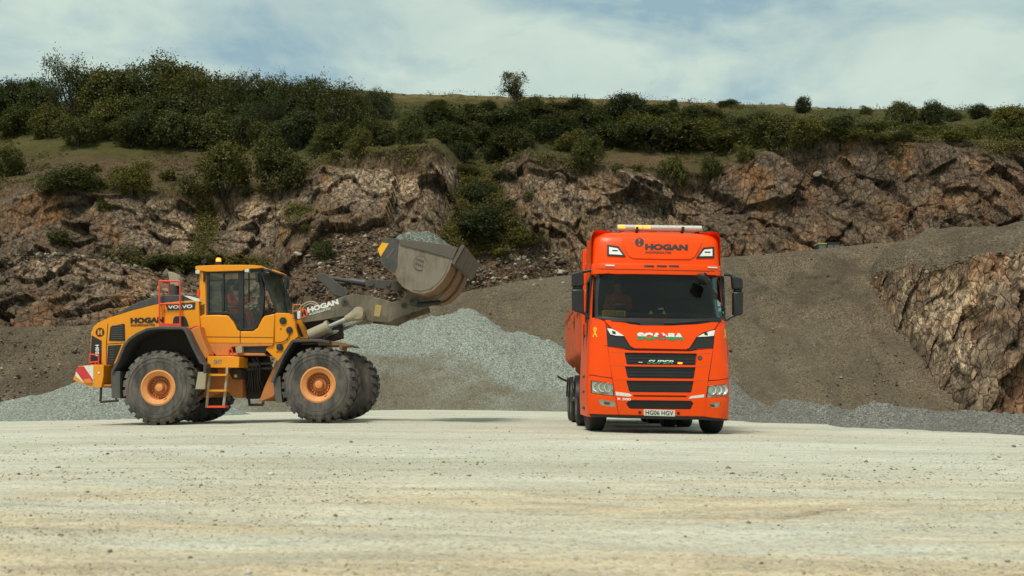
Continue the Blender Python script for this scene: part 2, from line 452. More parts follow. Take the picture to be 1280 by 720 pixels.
def mat_ground():
    m, nt, b = new_mat('yard_gravel'); N = NT(nt)
    P = N.node('ShaderNodeNewGeometry').outputs['Position']
    st = N.mapping(P, (0.22, 1.0, 1.0))
    big = N.noise(st, 0.55, 6, 0.62, 0.6)
    mid = N.noise(st, 4.0, 6, 0.65)
    fine = N.noise(P, 38.0, 5, 0.75)
    stones = N.node('ShaderNodeSeparateColor', {0: N.voro(P, 55.0, 'F1', 'Color')}).outputs[0]
    c = N.ramp(big, [(0.30, (0.455, 0.44, 0.345)), (0.50, (0.55, 0.54, 0.435)), (0.68, (0.64, 0.635, 0.53))])
    tanm = N.math('ADD', N.attr('tan'), N.math('MULTIPLY', N.ramp(N.noise(N.mapping(P, (0.16, 1, 1), (0, 0, 0.05)), 0.9, 7, 0.65, 0.5), [(0.54, 0), (0.72, 1)]), 0.30))
    tanm = N.math('MULTIPLY', tanm, N.ramp(mid, [(0.28, 0.35), (0.62, 1.0)]), True)
    c = N.mix(tanm, c, N.ramp(mid, [(0.30, (0.40, 0.275, 0.15)), (0.52, (0.58, 0.46, 0.285)), (0.75, (0.68, 0.59, 0.42))]))
    speck = N.noise(P, 16.0, 4, 0.8)
    c = N.mix(N.math('MULTIPLY', N.ramp(speck, [(0.33, 1), (0.45, 0)]), 0.5), c, (0.25, 0.20, 0.135))
    c = N.mix(N.math('MULTIPLY', N.ramp(fine, [(0.30, 1), (0.49, 0)]), 0.65), c, (0.19, 0.165, 0.125))
    c = N.mix(0.5, c, N.ramp(mid, [(0.28, 0.72), (0.5, 1.0), (0.72, 1.22)]), 'MULTIPLY')
    c = N.mix(N.math('MULTIPLY', N.ramp(stones, [(0.86, 0), (0.93, 1)]), 0.5), c, (0.21, 0.175, 0.13))
    c = N.mix(N.math('MULTIPLY', N.ramp(stones, [(0.02, 1), (0.10, 0)]), 0.5), c, (0.66, 0.65, 0.57))
    strk = N.math('MULTIPLY', N.ramp(N.noise(N.mapping(P, (0.10, 1.0, 1.0), (0, 0, 0.04)), 2.6, 8, 0.72, 0.25), [(0.57, 0), (0.66, 1)]), N.ramp(speck, [(0.40, 1), (0.62, 0.25)]))
    c = N.mix(N.math('MULTIPLY', strk, N.math('ADD', N.math('MULTIPLY', N.attr('tan'), 0.75), 0.06), True), c, (0.34, 0.215, 0.11))
    c = N.mix(N.attr('rut'), c, (0.13, 0.085, 0.045))
    N.set(b.inputs['Base Color'], c)
    b.inputs['Roughness'].default_value = 0.96; b.inputs['Specular IOR Level'].default_value = 0.1
    h = N.math('ADD', N.math('MULTIPLY', fine, 0.6), N.math('MULTIPLY', N.voro(P, 55.0), -0.5))
    nb = N.bump(mid, 0.6, 0.12)
    N.set(b.inputs['Normal'], N.bump(h, 0.7, 0.02, nb))
    return m
def mat_hill():
    m, nt, b = new_mat('rough_grass'); N = NT(nt)
    P = N.node('ShaderNodeNewGeometry').outputs['Position']
    n1 = N.noise(P, 0.16, 5, 0.6, 0.5); n2 = N.noise(N.mapping(P, (1, 1, 2)), 1.1, 6, 0.7); n3 = N.noise(P, 5.0, 4, 0.7)
    c = N.ramp(n1, [(0.34, (0.030, 0.034, 0.011)), (0.50, (0.062, 0.062, 0.020)), (0.64, (0.105, 0.085, 0.034))])
    c = N.mix(0.5, c, N.ramp(n2, [(0.32, (0.020, 0.022, 0.008)), (0.52, (0.060, 0.058, 0.019)), (0.70, (0.115, 0.098, 0.038))]))
    c = N.mix(N.math('MULTIPLY', N.attr('grass'), N.ramp(n2, [(0.3, 0.4), (0.6, 1)])), c, N.ramp(n3, [(0.3, (0.045, 0.048, 0.014)), (0.7, (0.105, 0.094, 0.030))]))
    c = N.mix(N.math('MULTIPLY', N.attr('soil'), N.ramp(n2, [(0.30, 0.3), (0.55, 1)])), c, N.ramp(n3, [(0.3, (0.050, 0.030, 0.018)), (0.5, (0.100, 0.062, 0.036)), (0.72, (0.19, 0.125, 0.08))]))
    c = N.mix(N.math('MULTIPLY', N.attr('dry'), N.ramp(n2, [(0.3, 0.4), (0.6, 1)])), c, (0.19, 0.135, 0.060))
    N.set(b.inputs['Base Color'], c)
    b.inputs['Roughness'].default_value = 0.95; b.inputs['Specular IOR Level'].default_value = 0.1
    N.set(b.inputs['Normal'], N.bump(N.math('ADD', n2, N.math('MULTIPLY', n3, 0.5)), 0.9, 0.3))
    return m
M_ROCK = mat_rock('quarry_rock', 0.5, 0.85, 1.14)
M_LEDGE = mat_rock('ledge_rock', -0.75, 1.0, 1.15)
M_OUT = mat_rock('outcrop_rock', 0.12, 0.75, 1.62)
M_SPOIL = mat_gravel('brown_spoil', ((0.080, 0.060, 0.038), (0.145, 0.112, 0.073), (0.24, 0.19, 0.128)), 17.0, 1.0, (0.080, 0.062, 0.044), 0.7)
M_CAP = mat_gravel('grey_spoil', ((0.072, 0.054, 0.035), (0.13, 0.101, 0.067), (0.22, 0.175, 0.12)), 12.0, 1.0, (0.080, 0.060, 0.042), 0.6)
M_PALE = mat_gravel('pale_aggregate', ((0.115, 0.128, 0.108), (0.235, 0.258, 0.22), (0.40, 0.425, 0.37)), 24.0, 0.9, (0.20, 0.21, 0.18), 0.45)
M_BERM = mat_gravel('grey_aggregate', ((0.080, 0.080, 0.068), (0.165, 0.163, 0.142), (0.31, 0.305, 0.265)), 34.0, 0.9, (0.12, 0.115, 0.10), 0.5)
M_GROUND = mat_ground()
M_HILL = mat_hill()

# ---- ground: one sheet, rows spaced as they recede
def build_ground():
    R, C = 330, 430
    inv = np.linspace(1 / 2.2, 1 / 60.0, R - 14)
    d = np.concatenate([1 / inv, np.geomspace(66, 900, 14)])
    d = np.concatenate([[-6.0, 1.2], d]); R = len(d)
    s = np.linspace(-1, 1, C); s = np.sign(s) * (0.55 * np.abs(s) + 0.45 * np.abs(s) ** 3)
    half = np.where(d < 66, 0.95 * np.abs(d) + 6, 0.95 * d + 30)
    X = s[None, :] * half[:, None]; Y = np.repeat(d[:, None], C, 1)
    Q = np.stack([X * 0.35, Y, 0 * X], -1)
    Z = gz(X) * np.clip(1.6 - Y / 90, 0.2, 1)
    near = np.clip((46 - Y) / 30, 0, 1)
    rough = fbm(Q * 0.8, 4, 11) * 0.020 + fbm(np.stack([X * .8, Y * 2.2, 0 * X], -1), 4, 21) * 0.010 + fbm(np.stack([X * 4, Y * 9, 0 * X], -1), 3, 31) * 0.006
    # tan wheel tracks crossing the yard and one deeper rut
    w = fbm(np.stack([X * 0.25, Y * 0.2, 0 * X], -1), 3, 5)
    band = lambda c, wd: np.exp(-((Y - c - 0.35 * w) / wd) ** 2)
    tan = 0.85 * band(6.9, 0.55) * np.clip(0.35 + 0.12 * (X + 1), 0.25, 1) + 0.6 * band(4.2, 0.5) + 0.45 * band(8.6, 0.5) * np.clip(0.5 + .1 * X, .2, 1) + 0.35 * band(5.4, 0.3)
    tan = tan + 0.55 * np.clip((11 - Y) / 6, 0, 1)
    tan *= 0.65 + 0.6 * fbm(np.stack([X * .7, Y * 2.5, 0 * X], -1), 4, 41)
    tan = tan + 0.75 * np.exp(-((X - 1.35) / 0.75) ** 2 - ((Y - 6.4 - .12 * w) / 0.4) ** 2)
    tan = np.clip(tan, 0, 1)
    rl = 6.0 + 0.77 * (X - 1.5)                        # the curved rut right of centre
    rut = np.exp(-((Y - rl) / 0.06) ** 2) * np.clip(1 - ((X - 1.85) / 0.5) ** 2, 0, 1) * (0.75 + 0.9 * fbm(np.stack([X * 9, Y * 9, 0 * X], -1), 3, 77))
    rut = np.clip(rut, 0, 1)
    rough += -0.018 * band(6.9, 0.25) + 0.012 * band(7.35, 0.12) - 0.03 * rut + 0.010 * band(6.4, 0.15) * np.clip(X, 0, 1)
    Z = Z + rough * near
    me = grid_mesh('ground', np.stack([X, Y, Z], -1), {'tan': tan, 'rut': rut * 0.9})
    return tag(link('ground', me, M_GROUND, None, None), 'pale grey gravel quarry yard with tan wheel tracks', None, None, 'structure')
ground = build_ground(); smooth = lambda o: o.data.polygons.foreach_set('use_smooth', np.ones(len(o.data.polygons), bool))
smooth(ground)

# ---- spoil slope: foot on the yard, crest at the rows traced below
def crest_y(x):
    return smooth_tab(x, (-300, 410), (0, 409), (110, 407), (250, 404), (360, 401), (440, 399), (500, 391), (540, 378), (575, 365), (640, 353), (700, 345),
                      (800, 333), (912, 320), (1000, 313), (1060, 307), (1110, 303), (1200, 300), (1600, 296))
FOOT_D, TANR = 47.0, 0.60
def crest_d(x):
    k = (490 - crest_y(x)) / F_PX
    return (FOOT_D * TANR + 0.74) / (TANR - k)
def build_spoil():
    xs = np.arange(-220, 1520, 2.6); R1, R2 = 230, 16
    cy, cd = crest_y(xs), crest_d(xs)
    top = at_arr(xs, cy, cd)
    foot = np.stack([(xs - 640) / F_PX * FOOT_D, np.full_like(xs, FOOT_D), np.full_like(xs, -0.6)], -1)
    t = np.linspace(0, 1, R1)[:, None, None]
    A = foot[None] * (1 - t) + top[None] * t
    back = top.copy(); back[:, 1] += 16; back[:, 0] *= (back[:, 1] / top[:, 1]); back[:, 2] += 0.5
    t2 = np.linspace(0, 1, R2 + 1)[1:, None, None]
    B = top[None] * (1 - t2) + back[None] * t2
    P = np.concatenate([A, B])
    n = fbm(P * np.array([0.12, 0.12, 0.12]), 3, 3) * 0.45 + fbm(P * np.array([0.9, 0.5, 0.35]), 4, 9) * 0.14
    lob = fbm(P * np.array([0.35, 0.5, 0.9]), 4, 15); ter = lob * 0.16 - np.clip(0.16 - np.abs(lob), 0, 1) * 0.9 * np.clip(fbm(P * 0.22, 3, 16) + .1, 0, 1) + np.abs(fbm(P * np.array([0.6, 0.2, 0.2]), 3, 19)) * -0.14 + fbm(P * 2.2, 3, 18) * 0.05
    k = np.concatenate([np.sin(np.linspace(0.15, 1, R1) * math.pi / 2), np.full(R2, 0.6)])[:, None]
    fade = np.concatenate([np.clip((1 - np.linspace(0, 1, R1)) * 8, 0.15, 1), np.full(R2, 0.3)])[:, None]
    P[..., 2] += (n + ter) * k * fade; P[..., 1] -= (n + ter) * k * fade * 0.5
    w = np.clip(0.1 + 0.5 * fbm(P * np.array([0.10, 0.10, 0.14]), 4, 55), 0, 0.6)
    me = grid_mesh('spoil_slope', P, {'weather': w})
    o = tag(link('spoil_slope', me, M_SPOIL, None, None), 'long brown gravel spoil slope below the quarry cliff', None, None, 'structure'); smooth(o)
    return o
spoil = build_spoil()

def rock_sheet(name, mat, xs, lo, hi, rows, lean, seed, dip, amp=(2.2, 1.25, 0.46, 0.12), cell=(5.8, 2.4, 0.95), zones=None, label='', back=None, edge_keep=0.25, fade=.05):
    """broken rock face between two traced edges: lo and hi are (n, 3) arrays of points"""
    t = np.linspace(0, 1, rows)[:, None]
    prof = t ** lean
    P = np.empty((rows, len(xs), 3))
    P[..., 0] = lo[:, 0] * (1 - t) + hi[:, 0] * t
    P[..., 1] = lo[:, 1] * (1 - prof) + hi[:, 1] * prof
    P[..., 2] = lo[:, 2] * (1 - t) + hi[:, 2] * t
    z = zones(xs, t, P) if zones else {}
    ca, sa = math.cos(dip), math.sin(dip)
    Q = np.stack([P[..., 0] * ca + P[..., 2] * sa, P[..., 1], -P[..., 0] * sa + P[..., 2] * ca], -1)
    Q = Q + 0.35 * np.stack([fbm(P * 0.5, 3, seed + 90), fbm(P * 0.5, 3, seed + 91), fbm(P * 0.5, 3, seed + 92)], -1)
    st = np.array([1.0, 1.0, 0.42])
    g = fbm(P * np.array([0.085, 0.085, 0.05]), 3, seed) * amp[0]
    f1, r1, e1 = facets(Q * st / cell[0], seed + 1, 0.8)
    f2, r2, e2 = facets(Q * st / cell[1], seed + 11, 0.8)
    f3, r3, e3 = facets(Q * st / cell[2], seed + 21, 0.9)
    f4, r4, e4 = facets(Q * np.array([1, 1, .6]) / (cell[2] * .5), seed + 31, 1.0)
    rockness = z.get('rock', 1.0)
    D = g + rockness * (f1 * amp[1] + f2 * amp[2] + f3 * amp[3] + f4 * amp[3] * .5) + fbm(P * 1.6, 4, seed + 5) * 0.10 + (1 - rockness) * fbm(P * 0.8, 4, seed + 6) * 0.3
    ends = np.minimum(1, np.minimum(t / 0.06, (1 - t) / fade) + edge_keep)
    P[..., 1] -= D * ends; P[..., 2] += 0.22 * D * ends * np.minimum(1, (1 - t) / 0.05 + 0.3)
    at_ = {'rnd': np.clip(0.25 + 0.75 * (0.5 * r1 + 0.5 * r2), 0, 1) * rockness + 0 * D, 'edge': np.minimum(e2, e3 * 0.8) + (1 - rockness) * 1.0,
           'soil': z.get('soil', 0) + 0 * D, 'veg': z.get('veg', 0) + 0 * D, 'pale': z.get('pale', 0) * (0.4 + 0.9 * r2) + 0 * D}
    if back is not None:
        P = np.concatenate([P, back[None] * 0.5 + P[-1:] * 0.5, back[None]])
        at_ = {k: np.concatenate([v, v[-1:], v[-1:]]) for k, v in at_.items()}
        for k in ('soil',): at_[k][-2:] = 0.8
    me = grid_mesh(name, P, at_)
    o = tag(link(name, me, mat, None, None), label, None, None, 'structure')
    return o, P

blob = lambda x, y, cx, cy, rx, ry: np.exp(-(((x - cx) / rx) ** 2 + ((y - cy) / ry) ** 2))

# ---- main cliff
def cliff_top_y(x):
    return tab(x, (-300, 228), (0, 230), (60, 226), (130, 232), (200, 238), (250, 232), (300, 234), (345, 236), (385, 214), (400, 197), (450, 190), (520, 183), (545, 181), (560, 200),
               (578, 214), (600, 212), (625, 204), (660, 188), (700, 196), (760, 208), (830, 210), (880, 215), (930, 196), (980, 185), (1040, 165), (1060, 163), (1100, 168), (1200, 177), (1280, 180), (1600, 186))
def cliff_top_d(x):
    return smooth_tab(x, (-300, 84), (0, 84), (150, 83), (300, 83), (420, 82), (540, 82), (580, 88), (610, 89), (660, 86), (800, 86), (950, 86), (1040, 84), (1200, 82), (1600, 80))
def cliff_base_d(x):
    return smooth_tab(x, (-300, 71), (0, 71), (300, 71), (345, 69), (400, 68), (480, 68), (540, 70), (590, 76), (650, 76), (700, 76), (800, 78), (1000, 79), (1100, 78), (1280, 75), (1600, 74))
def build_cliff():
    xs = np.arange(-170, 1450, 1.5)
    hi = at_arr(xs, cliff_top_y(xs), cliff_top_d(xs))
    by = crest_y(xs) + 16
    lo = at_arr(xs, by, cliff_base_d(xs)); lo[:, 2] = np.maximum(lo[:, 2] - 1.5, 1.0)
    def zones(xs, t, P):
        # back to picture rows so that the traced zones land where they are
        Y = P[..., 1]; X = 640 + P[..., 0] / Y * F_PX * 1.0; R = 490 - (P[..., 2] - 0.74) / Y * F_PX
        R = 490 - (490 - R) * 0.985
        nz = fbm(np.stack([X / 40, R / 40, 0 * X], -1), 4, 60) * 0.5
        scree = np.clip(blob(X, R, 445, 348, 66, 46) * 1.6 + blob(X, R, 640, 335, 90, 26) * 1.7 + blob(X, R, 470, 310, 60, 30) * .5, 0, 1)
        scree = np.clip((scree + nz * 0.5 - 0.35) * 3, 0, 1)
        gully = np.clip((blob(X, R, 592, 245, 26, 55) * 1.5 + blob(X, R, 600, 290, 55, 30) * 1.3 + blob(X, R, 245, 270, 16, 50) + nz * .5 - .45) * 3, 0, 1)
        band = np.clip((blob(X, R, 470, 196, 85, 13) * 1.5 + blob(X, R, 690, 200, 60, 14) * 1.3 + blob(X, R, 120, 232, 200, 18) * 1.3 + nz * .5 - .4) * 3, 0, 1)
        topsoil = np.clip((1 - (1 - t) / 0.14) + nz * 0.8, 0, 1)
        soil = np.clip(scree * 0.75 + band + topsoil * 0.8, 0, 1)
        veg = np.clip(gully * 1.3 + topsoil * 0.7 + blob(X, R, 372, 275, 16, 26) * .9 + blob(X, R, 200, 330, 110, 14) * 1.0 + blob(X, R, 290, 332, 50, 12) + blob(X, R, 660, 300, 40, 20) * .6 + np.clip(nz - .25, 0, 1), 0, 1)
        pale = np.clip(blob(X, R, 490, 225, 90, 40) * .9 + blob(X, R, 820, 240, 60, 40) * .55 + blob(X, R, 700, 235, 50, 45) * .6 + blob(X, R, 235, 300, 14, 22) * 1.2 + blob(X, R, 315, 275, 55, 38) * .85
                       + blob(X, R, 190, 275, 50, 30) * .6 + blob(X, R, 720, 310, 30, 30) * .6, 0, 1)
        rock = 1 - np.clip(scree * .8 + band * .7 + gully * .6, 0, 0.92)
        return {'rock': rock, 'soil': soil, 'veg': veg, 'pale': pale}
    return rock_sheet('quarry_cliff', M_ROCK, xs, lo, hi, 185, 1.2, 100, 0.45, zones=zones, fade=.16,
                      label='long broken rock cliff of the quarry below the scrubby hillside')
cliff, cliffP = build_cliff()

# ---- lower ledge on the left, in front of the cliff
def build_ledge():
    xs = np.arange(-170, 372, 1.7)
    ty = tab(xs, (-200, 318), (0, 321), (60, 319), (130, 325), (180, 338), (230, 352), (280, 372), (330, 393), (380, 412))
    td = tab(xs, (-200, 61), (0, 61), (200, 62.5), (380, 63))
    hi = at_arr(xs, ty, td)
    lo = at_arr(xs, crest_y(xs) + 8, crest_d(xs) + 0.3)
    back = hi.copy(); back[:, 1] += 10; back[:, 0] *= back[:, 1] / hi[:, 1]; back[:, 2] += 0.8
    def zones(xs, t, P):
        Y = P[..., 1]; X = 640 + P[..., 0] / Y * F_PX
        top = np.clip(1 - (1 - t) / 0.10, 0, 1)
        return {'rock': 1 - .5 * top + 0 * X, 'soil': top * .6 + 0 * X, 'veg': top * .3 + 0 * X, 'pale': blob(X, t * 80, 190, 55, 70, 35) * .6 + blob(X, t * 80, 60, 70, 60, 18) * .5}
    return rock_sheet('rock_ledge', M_LEDGE, xs, lo, hi, 75, 0.9, 300, -0.7, amp=(0.9, 0.55, 0.32, 0.14), cell=(3.6, 1.7, 0.7), zones=zones, label='low tilted rock ledge above the brown slope on the left', back=back)
ledge, ledgeP = build_ledge()

# ---- outcrop on the right with its cap of spoil
def build_outcrop():
    xs = np.arange(1076, 1470, 1.25)
    ty = tab(xs, (1076, 380), (1084, 362), (1092, 350), (1105, 341), (1130, 335), (1160, 334), (1190, 327), (1215, 318), (1245, 312), (1280, 308), (1500, 300))
    bd = tab(xs, (1070, 59.0), (1084, 56.4), (1095, 54.8), (1120, 52.4), (1160, 50.0), (1200, 48.0), (1235, 46.2), (1280, 44.6), (1500, 41))
    ty = ty + 5.0 * fbm(np.stack([xs / 22, 0 * xs, 0 * xs], -1), 3, 66)
    hi = at_arr(xs, ty, bd + 3.2)
    lo = np.stack([(xs - 640) / F_PX * bd, bd, np.full_like(xs, -0.6)], -1)
    def zones(xs, t, P):
        Y = P[..., 1]; X = 640 + P[..., 0] / Y * F_PX; R = 490 - (P[..., 2] - 0.74) / Y * F_PX
        pale = np.clip(blob(X, R, 1195, 375, 28, 26) + blob(X, R, 1150, 400, 22, 14) + blob(X, R, 1190, 440, 25, 40) * .9 + blob(X, R, 1265, 330, 25, 26) + blob(X, R, 1140, 365, 20, 16) * .8, 0, 1)
        top = np.clip(1 - (1 - t) / 0.06, 0, 1)
        return {'pale': pale, 'soil': top * .7 + 0 * X, 'rock': 1 - top * .5 + 0 * X}
    o, P = rock_sheet('rock_outcrop', M_OUT, xs, lo, hi, 170, 1.0, 500, 0.1, amp=(0.9, 0.70, 0.38, 0.11), cell=(3.4, 1.5, 0.6), zones=zones, label='craggy tan rock outcrop at the right behind the gravel berms')
    # spoil lying on top of it
    cy = tab(xs, (1076, 372), (1084, 345), (1100, 322), (1118, 306), (1140, 297), (1165, 289), (1190, 284), (1215, 283), (1250, 283), (1280, 280), (1500, 276))
    hi2 = at_arr(xs, cy, bd + tab(xs, (1084, 5), (1120, 9), (1180, 13), (1500, 13)))
    t = np.linspace(0, 1, 50)[:, None, None]
    lo2 = P[-1].copy(); lo2[:, 2] -= 0.15; lo2[:, 1] -= 0.15
    A = lo2[None] * (1 - t) + hi2[None] * t
    A[..., 2] += np.sin(t[..., 0] * math.pi) * 0.55
    A[..., 2] += fbm(A * 0.5, 4, 71) * 0.16 * np.minimum(1, t[..., 0] * 6) + fbm(A * 2.0, 3, 72) * 0.05
    bk = hi2.copy(); bk[:, 1] += 14; bk[:, 0] *= bk[:, 1] / hi2[:, 1]; bk[:, 2] -= 0.5
    A = np.concatenate([A, bk[None]])
    me = grid_mesh('spoil_cap', A, {'weather': np.clip(0.25 + 0.4 * fbm(A * .2, 3, 73), 0, .6)})
    c = tag(link('spoil_cap', me, M_CAP, None, None), 'loose brown spoil lying on top of the right outcrop', None, None, 'structure'); smooth(c)
    return o, P, c
outcrop, outP, cap = build_outcrop()

# ---- hillside above the cliff
def sky_y(x):
    return smooth_tab(x, (-300, 150), (0, 140), (100, 122), (300, 114), (450, 112), (500, 117), (560, 119), (700, 122), (800, 125), (900, 129), (1000, 133), (1100, 137), (1200, 138), (1280, 141), (1600, 146))
def build_hill():
    xs = np.arange(-190, 1480, 3.0)
    lo = np.empty((len(xs), 3))
    for k in range(3): lo[:, k] = np.interp(xs, np.linspace(-170, 1450, cliffP.shape[1]), cliffP[-3, :, k])
    lo[:, 2] -= 0.15
    hi = at_arr(xs, sky_y(xs), 128 + 0 * xs)
    t = np.linspace(0, 1, 110)[:, None]
    P = np.empty((110, len(xs), 3))
    for k in range(3): P[..., k] = lo[:, k] * (1 - t) + hi[:, k] * t
    bul = np.sin(t * math.pi)
    P[..., 2] += bul * (tab(xs, (-200, -2.5), (250, -2.5), (450, -1), (700, -1.2), (950, 0), (1300, 0.4)) + 0.7 * fbm(P * 0.07, 3, 81)) + np.minimum(1, 8 * t) * (fbm(P * 0.3, 4, 82) * 0.35 + fbm(P * 1.2, 3, 83) * 0.12) * np.clip((1 - t) * 5 + .4, 0, 1)
    bk = hi.copy(); bk[:, 1] += 60; bk[:, 2] -= 3; bk[:, 0] *= 1.45
    b2 = bk.copy(); b2[:, 1] += 300; b2[:, 2] -= 25; b2[:, 0] *= 2.6
    P = np.concatenate([P, bk[None], b2[None]])
    Y = P[..., 1]; X = 640 + P[..., 0] / Y * F_PX; R = 490 - (P[..., 2] - 0.74) / Y * F_PX
    nz = fbm(P * 0.15, 4, 84)
    T = np.concatenate([t, [[1], [1]]])
    soil = np.clip(blob(X, R, 150, 212, 260, 22) * 1.6 + blob(X, R, 470, 198, 90, 10) + blob(X, R, 790, 198, 110, 11) * 1.0 + np.clip(1 - T * 9, 0, 1) * .7 + .4 * nz - .2, 0, 1)
    grass = np.clip(blob(X, R, 100, 178, 170, 13) * 1.4 + blob(X, R, 1150, 165, 200, 18) * .9 + blob(X, R, 950, 170, 60, 20) * .5 + .3 * nz - .15, 0, 1)
    dry = np.clip(np.clip((T - 0.86) / 0.1, 0, 1) * np.clip((X - 440) / 60, 0, 1) * .9 + .3 * nz - .1, 0, 1)
    me = grid_mesh('hillside', P, {'soil': soil, 'grass': grass, 'dry': dry})
    o = tag(link('hillside', me, M_HILL, None, None), 'scrubby green hillside above the quarry cliff', None, None, 'structure'); smooth(o)
    return o, P
hill, hillP = build_hill()

# rays onto the terrain, to stand things on it
def bvh_of(*objs):
    V, Fc = [], []
    for o in objs:
        me = o.data; n = len(V)
        co = np.zeros(len(me.vertices) * 3); me.vertices.foreach_get('co', co)
        V += co.reshape(-1, 3).tolist()
        q = np.zeros(len(me.loops), np.int32); me.loops.foreach_get('vertex_index', q)
        Fc += (q.reshape(-1, 4) + n).tolist()
    return BVHTree.FromPolygons(V, Fc)
BVH = bvh_of(hill, cliff, ledge, spoil, outcrop, cap)
def hit(px, py):
    d = ray(px, py)
    loc, nor, i, dist = BVH.ray_cast(Vector(CAM), Vector(d).normalized(), 600)
    return (loc, nor) if loc is not None else (None, None)
def drop(x, y, z0=80):
    loc, nor, i, dist = BVH.ray_cast(Vector((x, y, z0)), Vector((0, 0, -1)), 200)
    return loc

# ---- gravel piles
def pile(name, label, cones, x0, x1, y0, y1, nx, ny, mat, weather=None, group=None, rough=0.05, tanr=0.68, seed=1):
    xs = np.linspace(x0, x1, nx); ys = np.linspace(y0, y1, ny); X, Y = np.meshgrid(xs, ys)
    P = np.stack([X, Y, 0 * X], -1)
    wob = fbm(P * 0.22, 3, seed) * 0.7
    H = np.full(X.shape, -1e3); S = None
    for (cx, cy, h, *r) in cones:
        tr = r[0] if r else tanr
        sx = r[1] if len(r) > 1 else 1.0
        rr = np.sqrt(((X - cx) * sx) ** 2 + (Y - cy) ** 2 + 0.25)
        hh = h + 0.5 * tr - rr * tr * (1 + 0.10 * np.sin(np.arctan2(Y - cy, X - cx) * 3 + seed + cx))
        k = 0.5
        m = np.clip(0.5 + 0.5 * (hh - H) / k, 0, 1)
        H = H * (1 - m) + hh * m + k * m * (1 - m) * 0.5 if S is not None else hh
        S = 1
    G = gz(X)
    H = H + wob * np.clip(H, 0, 1) * 0.55 + fbm(P * 0.9, 4, seed + 2) * 0.10 * np.clip(H * 2, 0, 1)
    H = H + fbm(P * 5, 3, seed + 3) * rough * np.clip(H * 4, 0, 1)
    H = np.where(H > 0, H, H * 0.25)
    Z = np.maximum(G + H, G - 0.35)
    P[..., 2] = Z
    mask = (H > -0.28)
    fm = mask[:-1, :-1] | mask[1:, 1:] | mask[:-1, 1:] | mask[1:, :-1]
    me = grid_mesh(name, P, {'weather': (weather(X, Y, H) if weather else 0 * X)}, fm)
    bm = bmesh.new(); bm.from_mesh(me); bmesh.ops.delete(bm, geom=[v for v in bm.verts if not v.link_faces], context='VERTS'); bm.to_mesh(me); bm.free()
    o = tag(link(name, me, mat, None, None), label, 'gravel pile', group); smooth(o)
    return o
def W(px, d): return (px - 640) / F_PX * d
def w_main(X, Y, H):
    px = 640 + X / Y * F_PX; row = 490 - (H - 0.74) / Y * F_PX
    n = fbm(np.stack([X * .45, Y * .45, H * .6], -1), 4, 200); n2 = fbm(np.stack([X * 1.6, Y * 1.2, H * 2], -1), 4, 201)
    line = np.interp(px, [380, 440, 500, 560, 600, 640, 700, 760], [446, 441, 441, 440, 456, 480, 490, 490]) + 9 * n + 5 * n2
    return np.clip((row - line) / 15.0, 0, 1) * np.clip((520 - row) / 8, 0, 1) * np.clip(0.85 + .5 * n, 0, .88)
main_pile = pile('gravel_pile', 'large pale green-grey gravel pile between the wheel loader and the truck',
    [(W(587, 47), 47, 4.15, 0.62), (W(640, 46), 46, 3.1, 0.55), (W(690, 44), 44.6, 2.6, 0.5), (W(730, 44), 44.6, 2.3, 0.5), (W(545, 47), 47.0, 3.95, 0.58), (W(500, 47), 47.0, 3.9, 0.55), (W(460, 47), 46.6, 3.7, 0.55), (W(420, 47), 46.6, 3.1, 0.55), (W(385, 47), 46.6, 2.3, .55),
     (W(500, 42), 43.0, 1.5, 0.62), (W(560, 42), 42.6, 1.7, 0.62), (W(610, 42), 42.4, 1.15, .62), (W(660, 42), 42.4, 0.95, .62), (W(440, 42), 42.8, 1.5, .62), (W(705, 40), 40.5, 1.0, .6)],
    -15, 9, 37, 54, 320, 240, M_PALE, w_main, 'gravel piles in the yard', 0.06, seed=4)
left_pile = pile('gravel_pile', 'low pale gravel pile behind the rear of the wheel loader', [(W(108, 33), 33.5, 1.42, 0.46), (W(160, 33), 34, 1.35, .46), (W(30, 34), 34.5, 0.45, .3)],
    -22, -6, 28, 40, 200, 150, M_PALE, None, 'gravel piles in the yard', 0.03, seed=9)
bp = []
bp.append(pile('gravel_pile', 'small pale gravel heap spilling out right beside the orange truck', [(W(905, 31), 31.5, 1.1, .55), (W(870, 31), 31.8, 1.5, .55), (W(935, 30.5), 31.0, .55, .5)], 3.2, 9.8, 28, 35, 110, 110, M_BERM, None, 'gravel piles in the yard', 0.05, seed=14))
bp.append(pile('gravel_pile', 'low dark grey gravel heap, the shorter of the two berms at right', [(W(985, 28), 28.6, .52, .5), (W(1012, 28), 28.5, .50, .5), (W(1035, 28), 28.3, .40, .5)], 5.2, 11.0, 26, 32, 110, 100, M_BERM, None, 'gravel piles in the yard', 0.05, seed=15))
bp.append(pile('gravel_pile', 'long low grey gravel berm running to the right edge of the yard',
    [(W(x, d), d + .7, h, .55) for x, d, h in ((1105, 25.6, .48), (1140, 24.8, .58), (1175, 24.2, .56), (1215, 23.4, .64), (1250, 22.8, .60), (1285, 22.2, .66), (1325, 21.6, .62), (1370, 21.0, .5), (1420, 20.4, .5))], 7.6, 14.5, 19, 29, 200, 230, M_BERM, None, 'gravel piles in the yard', 0.05, seed=16))
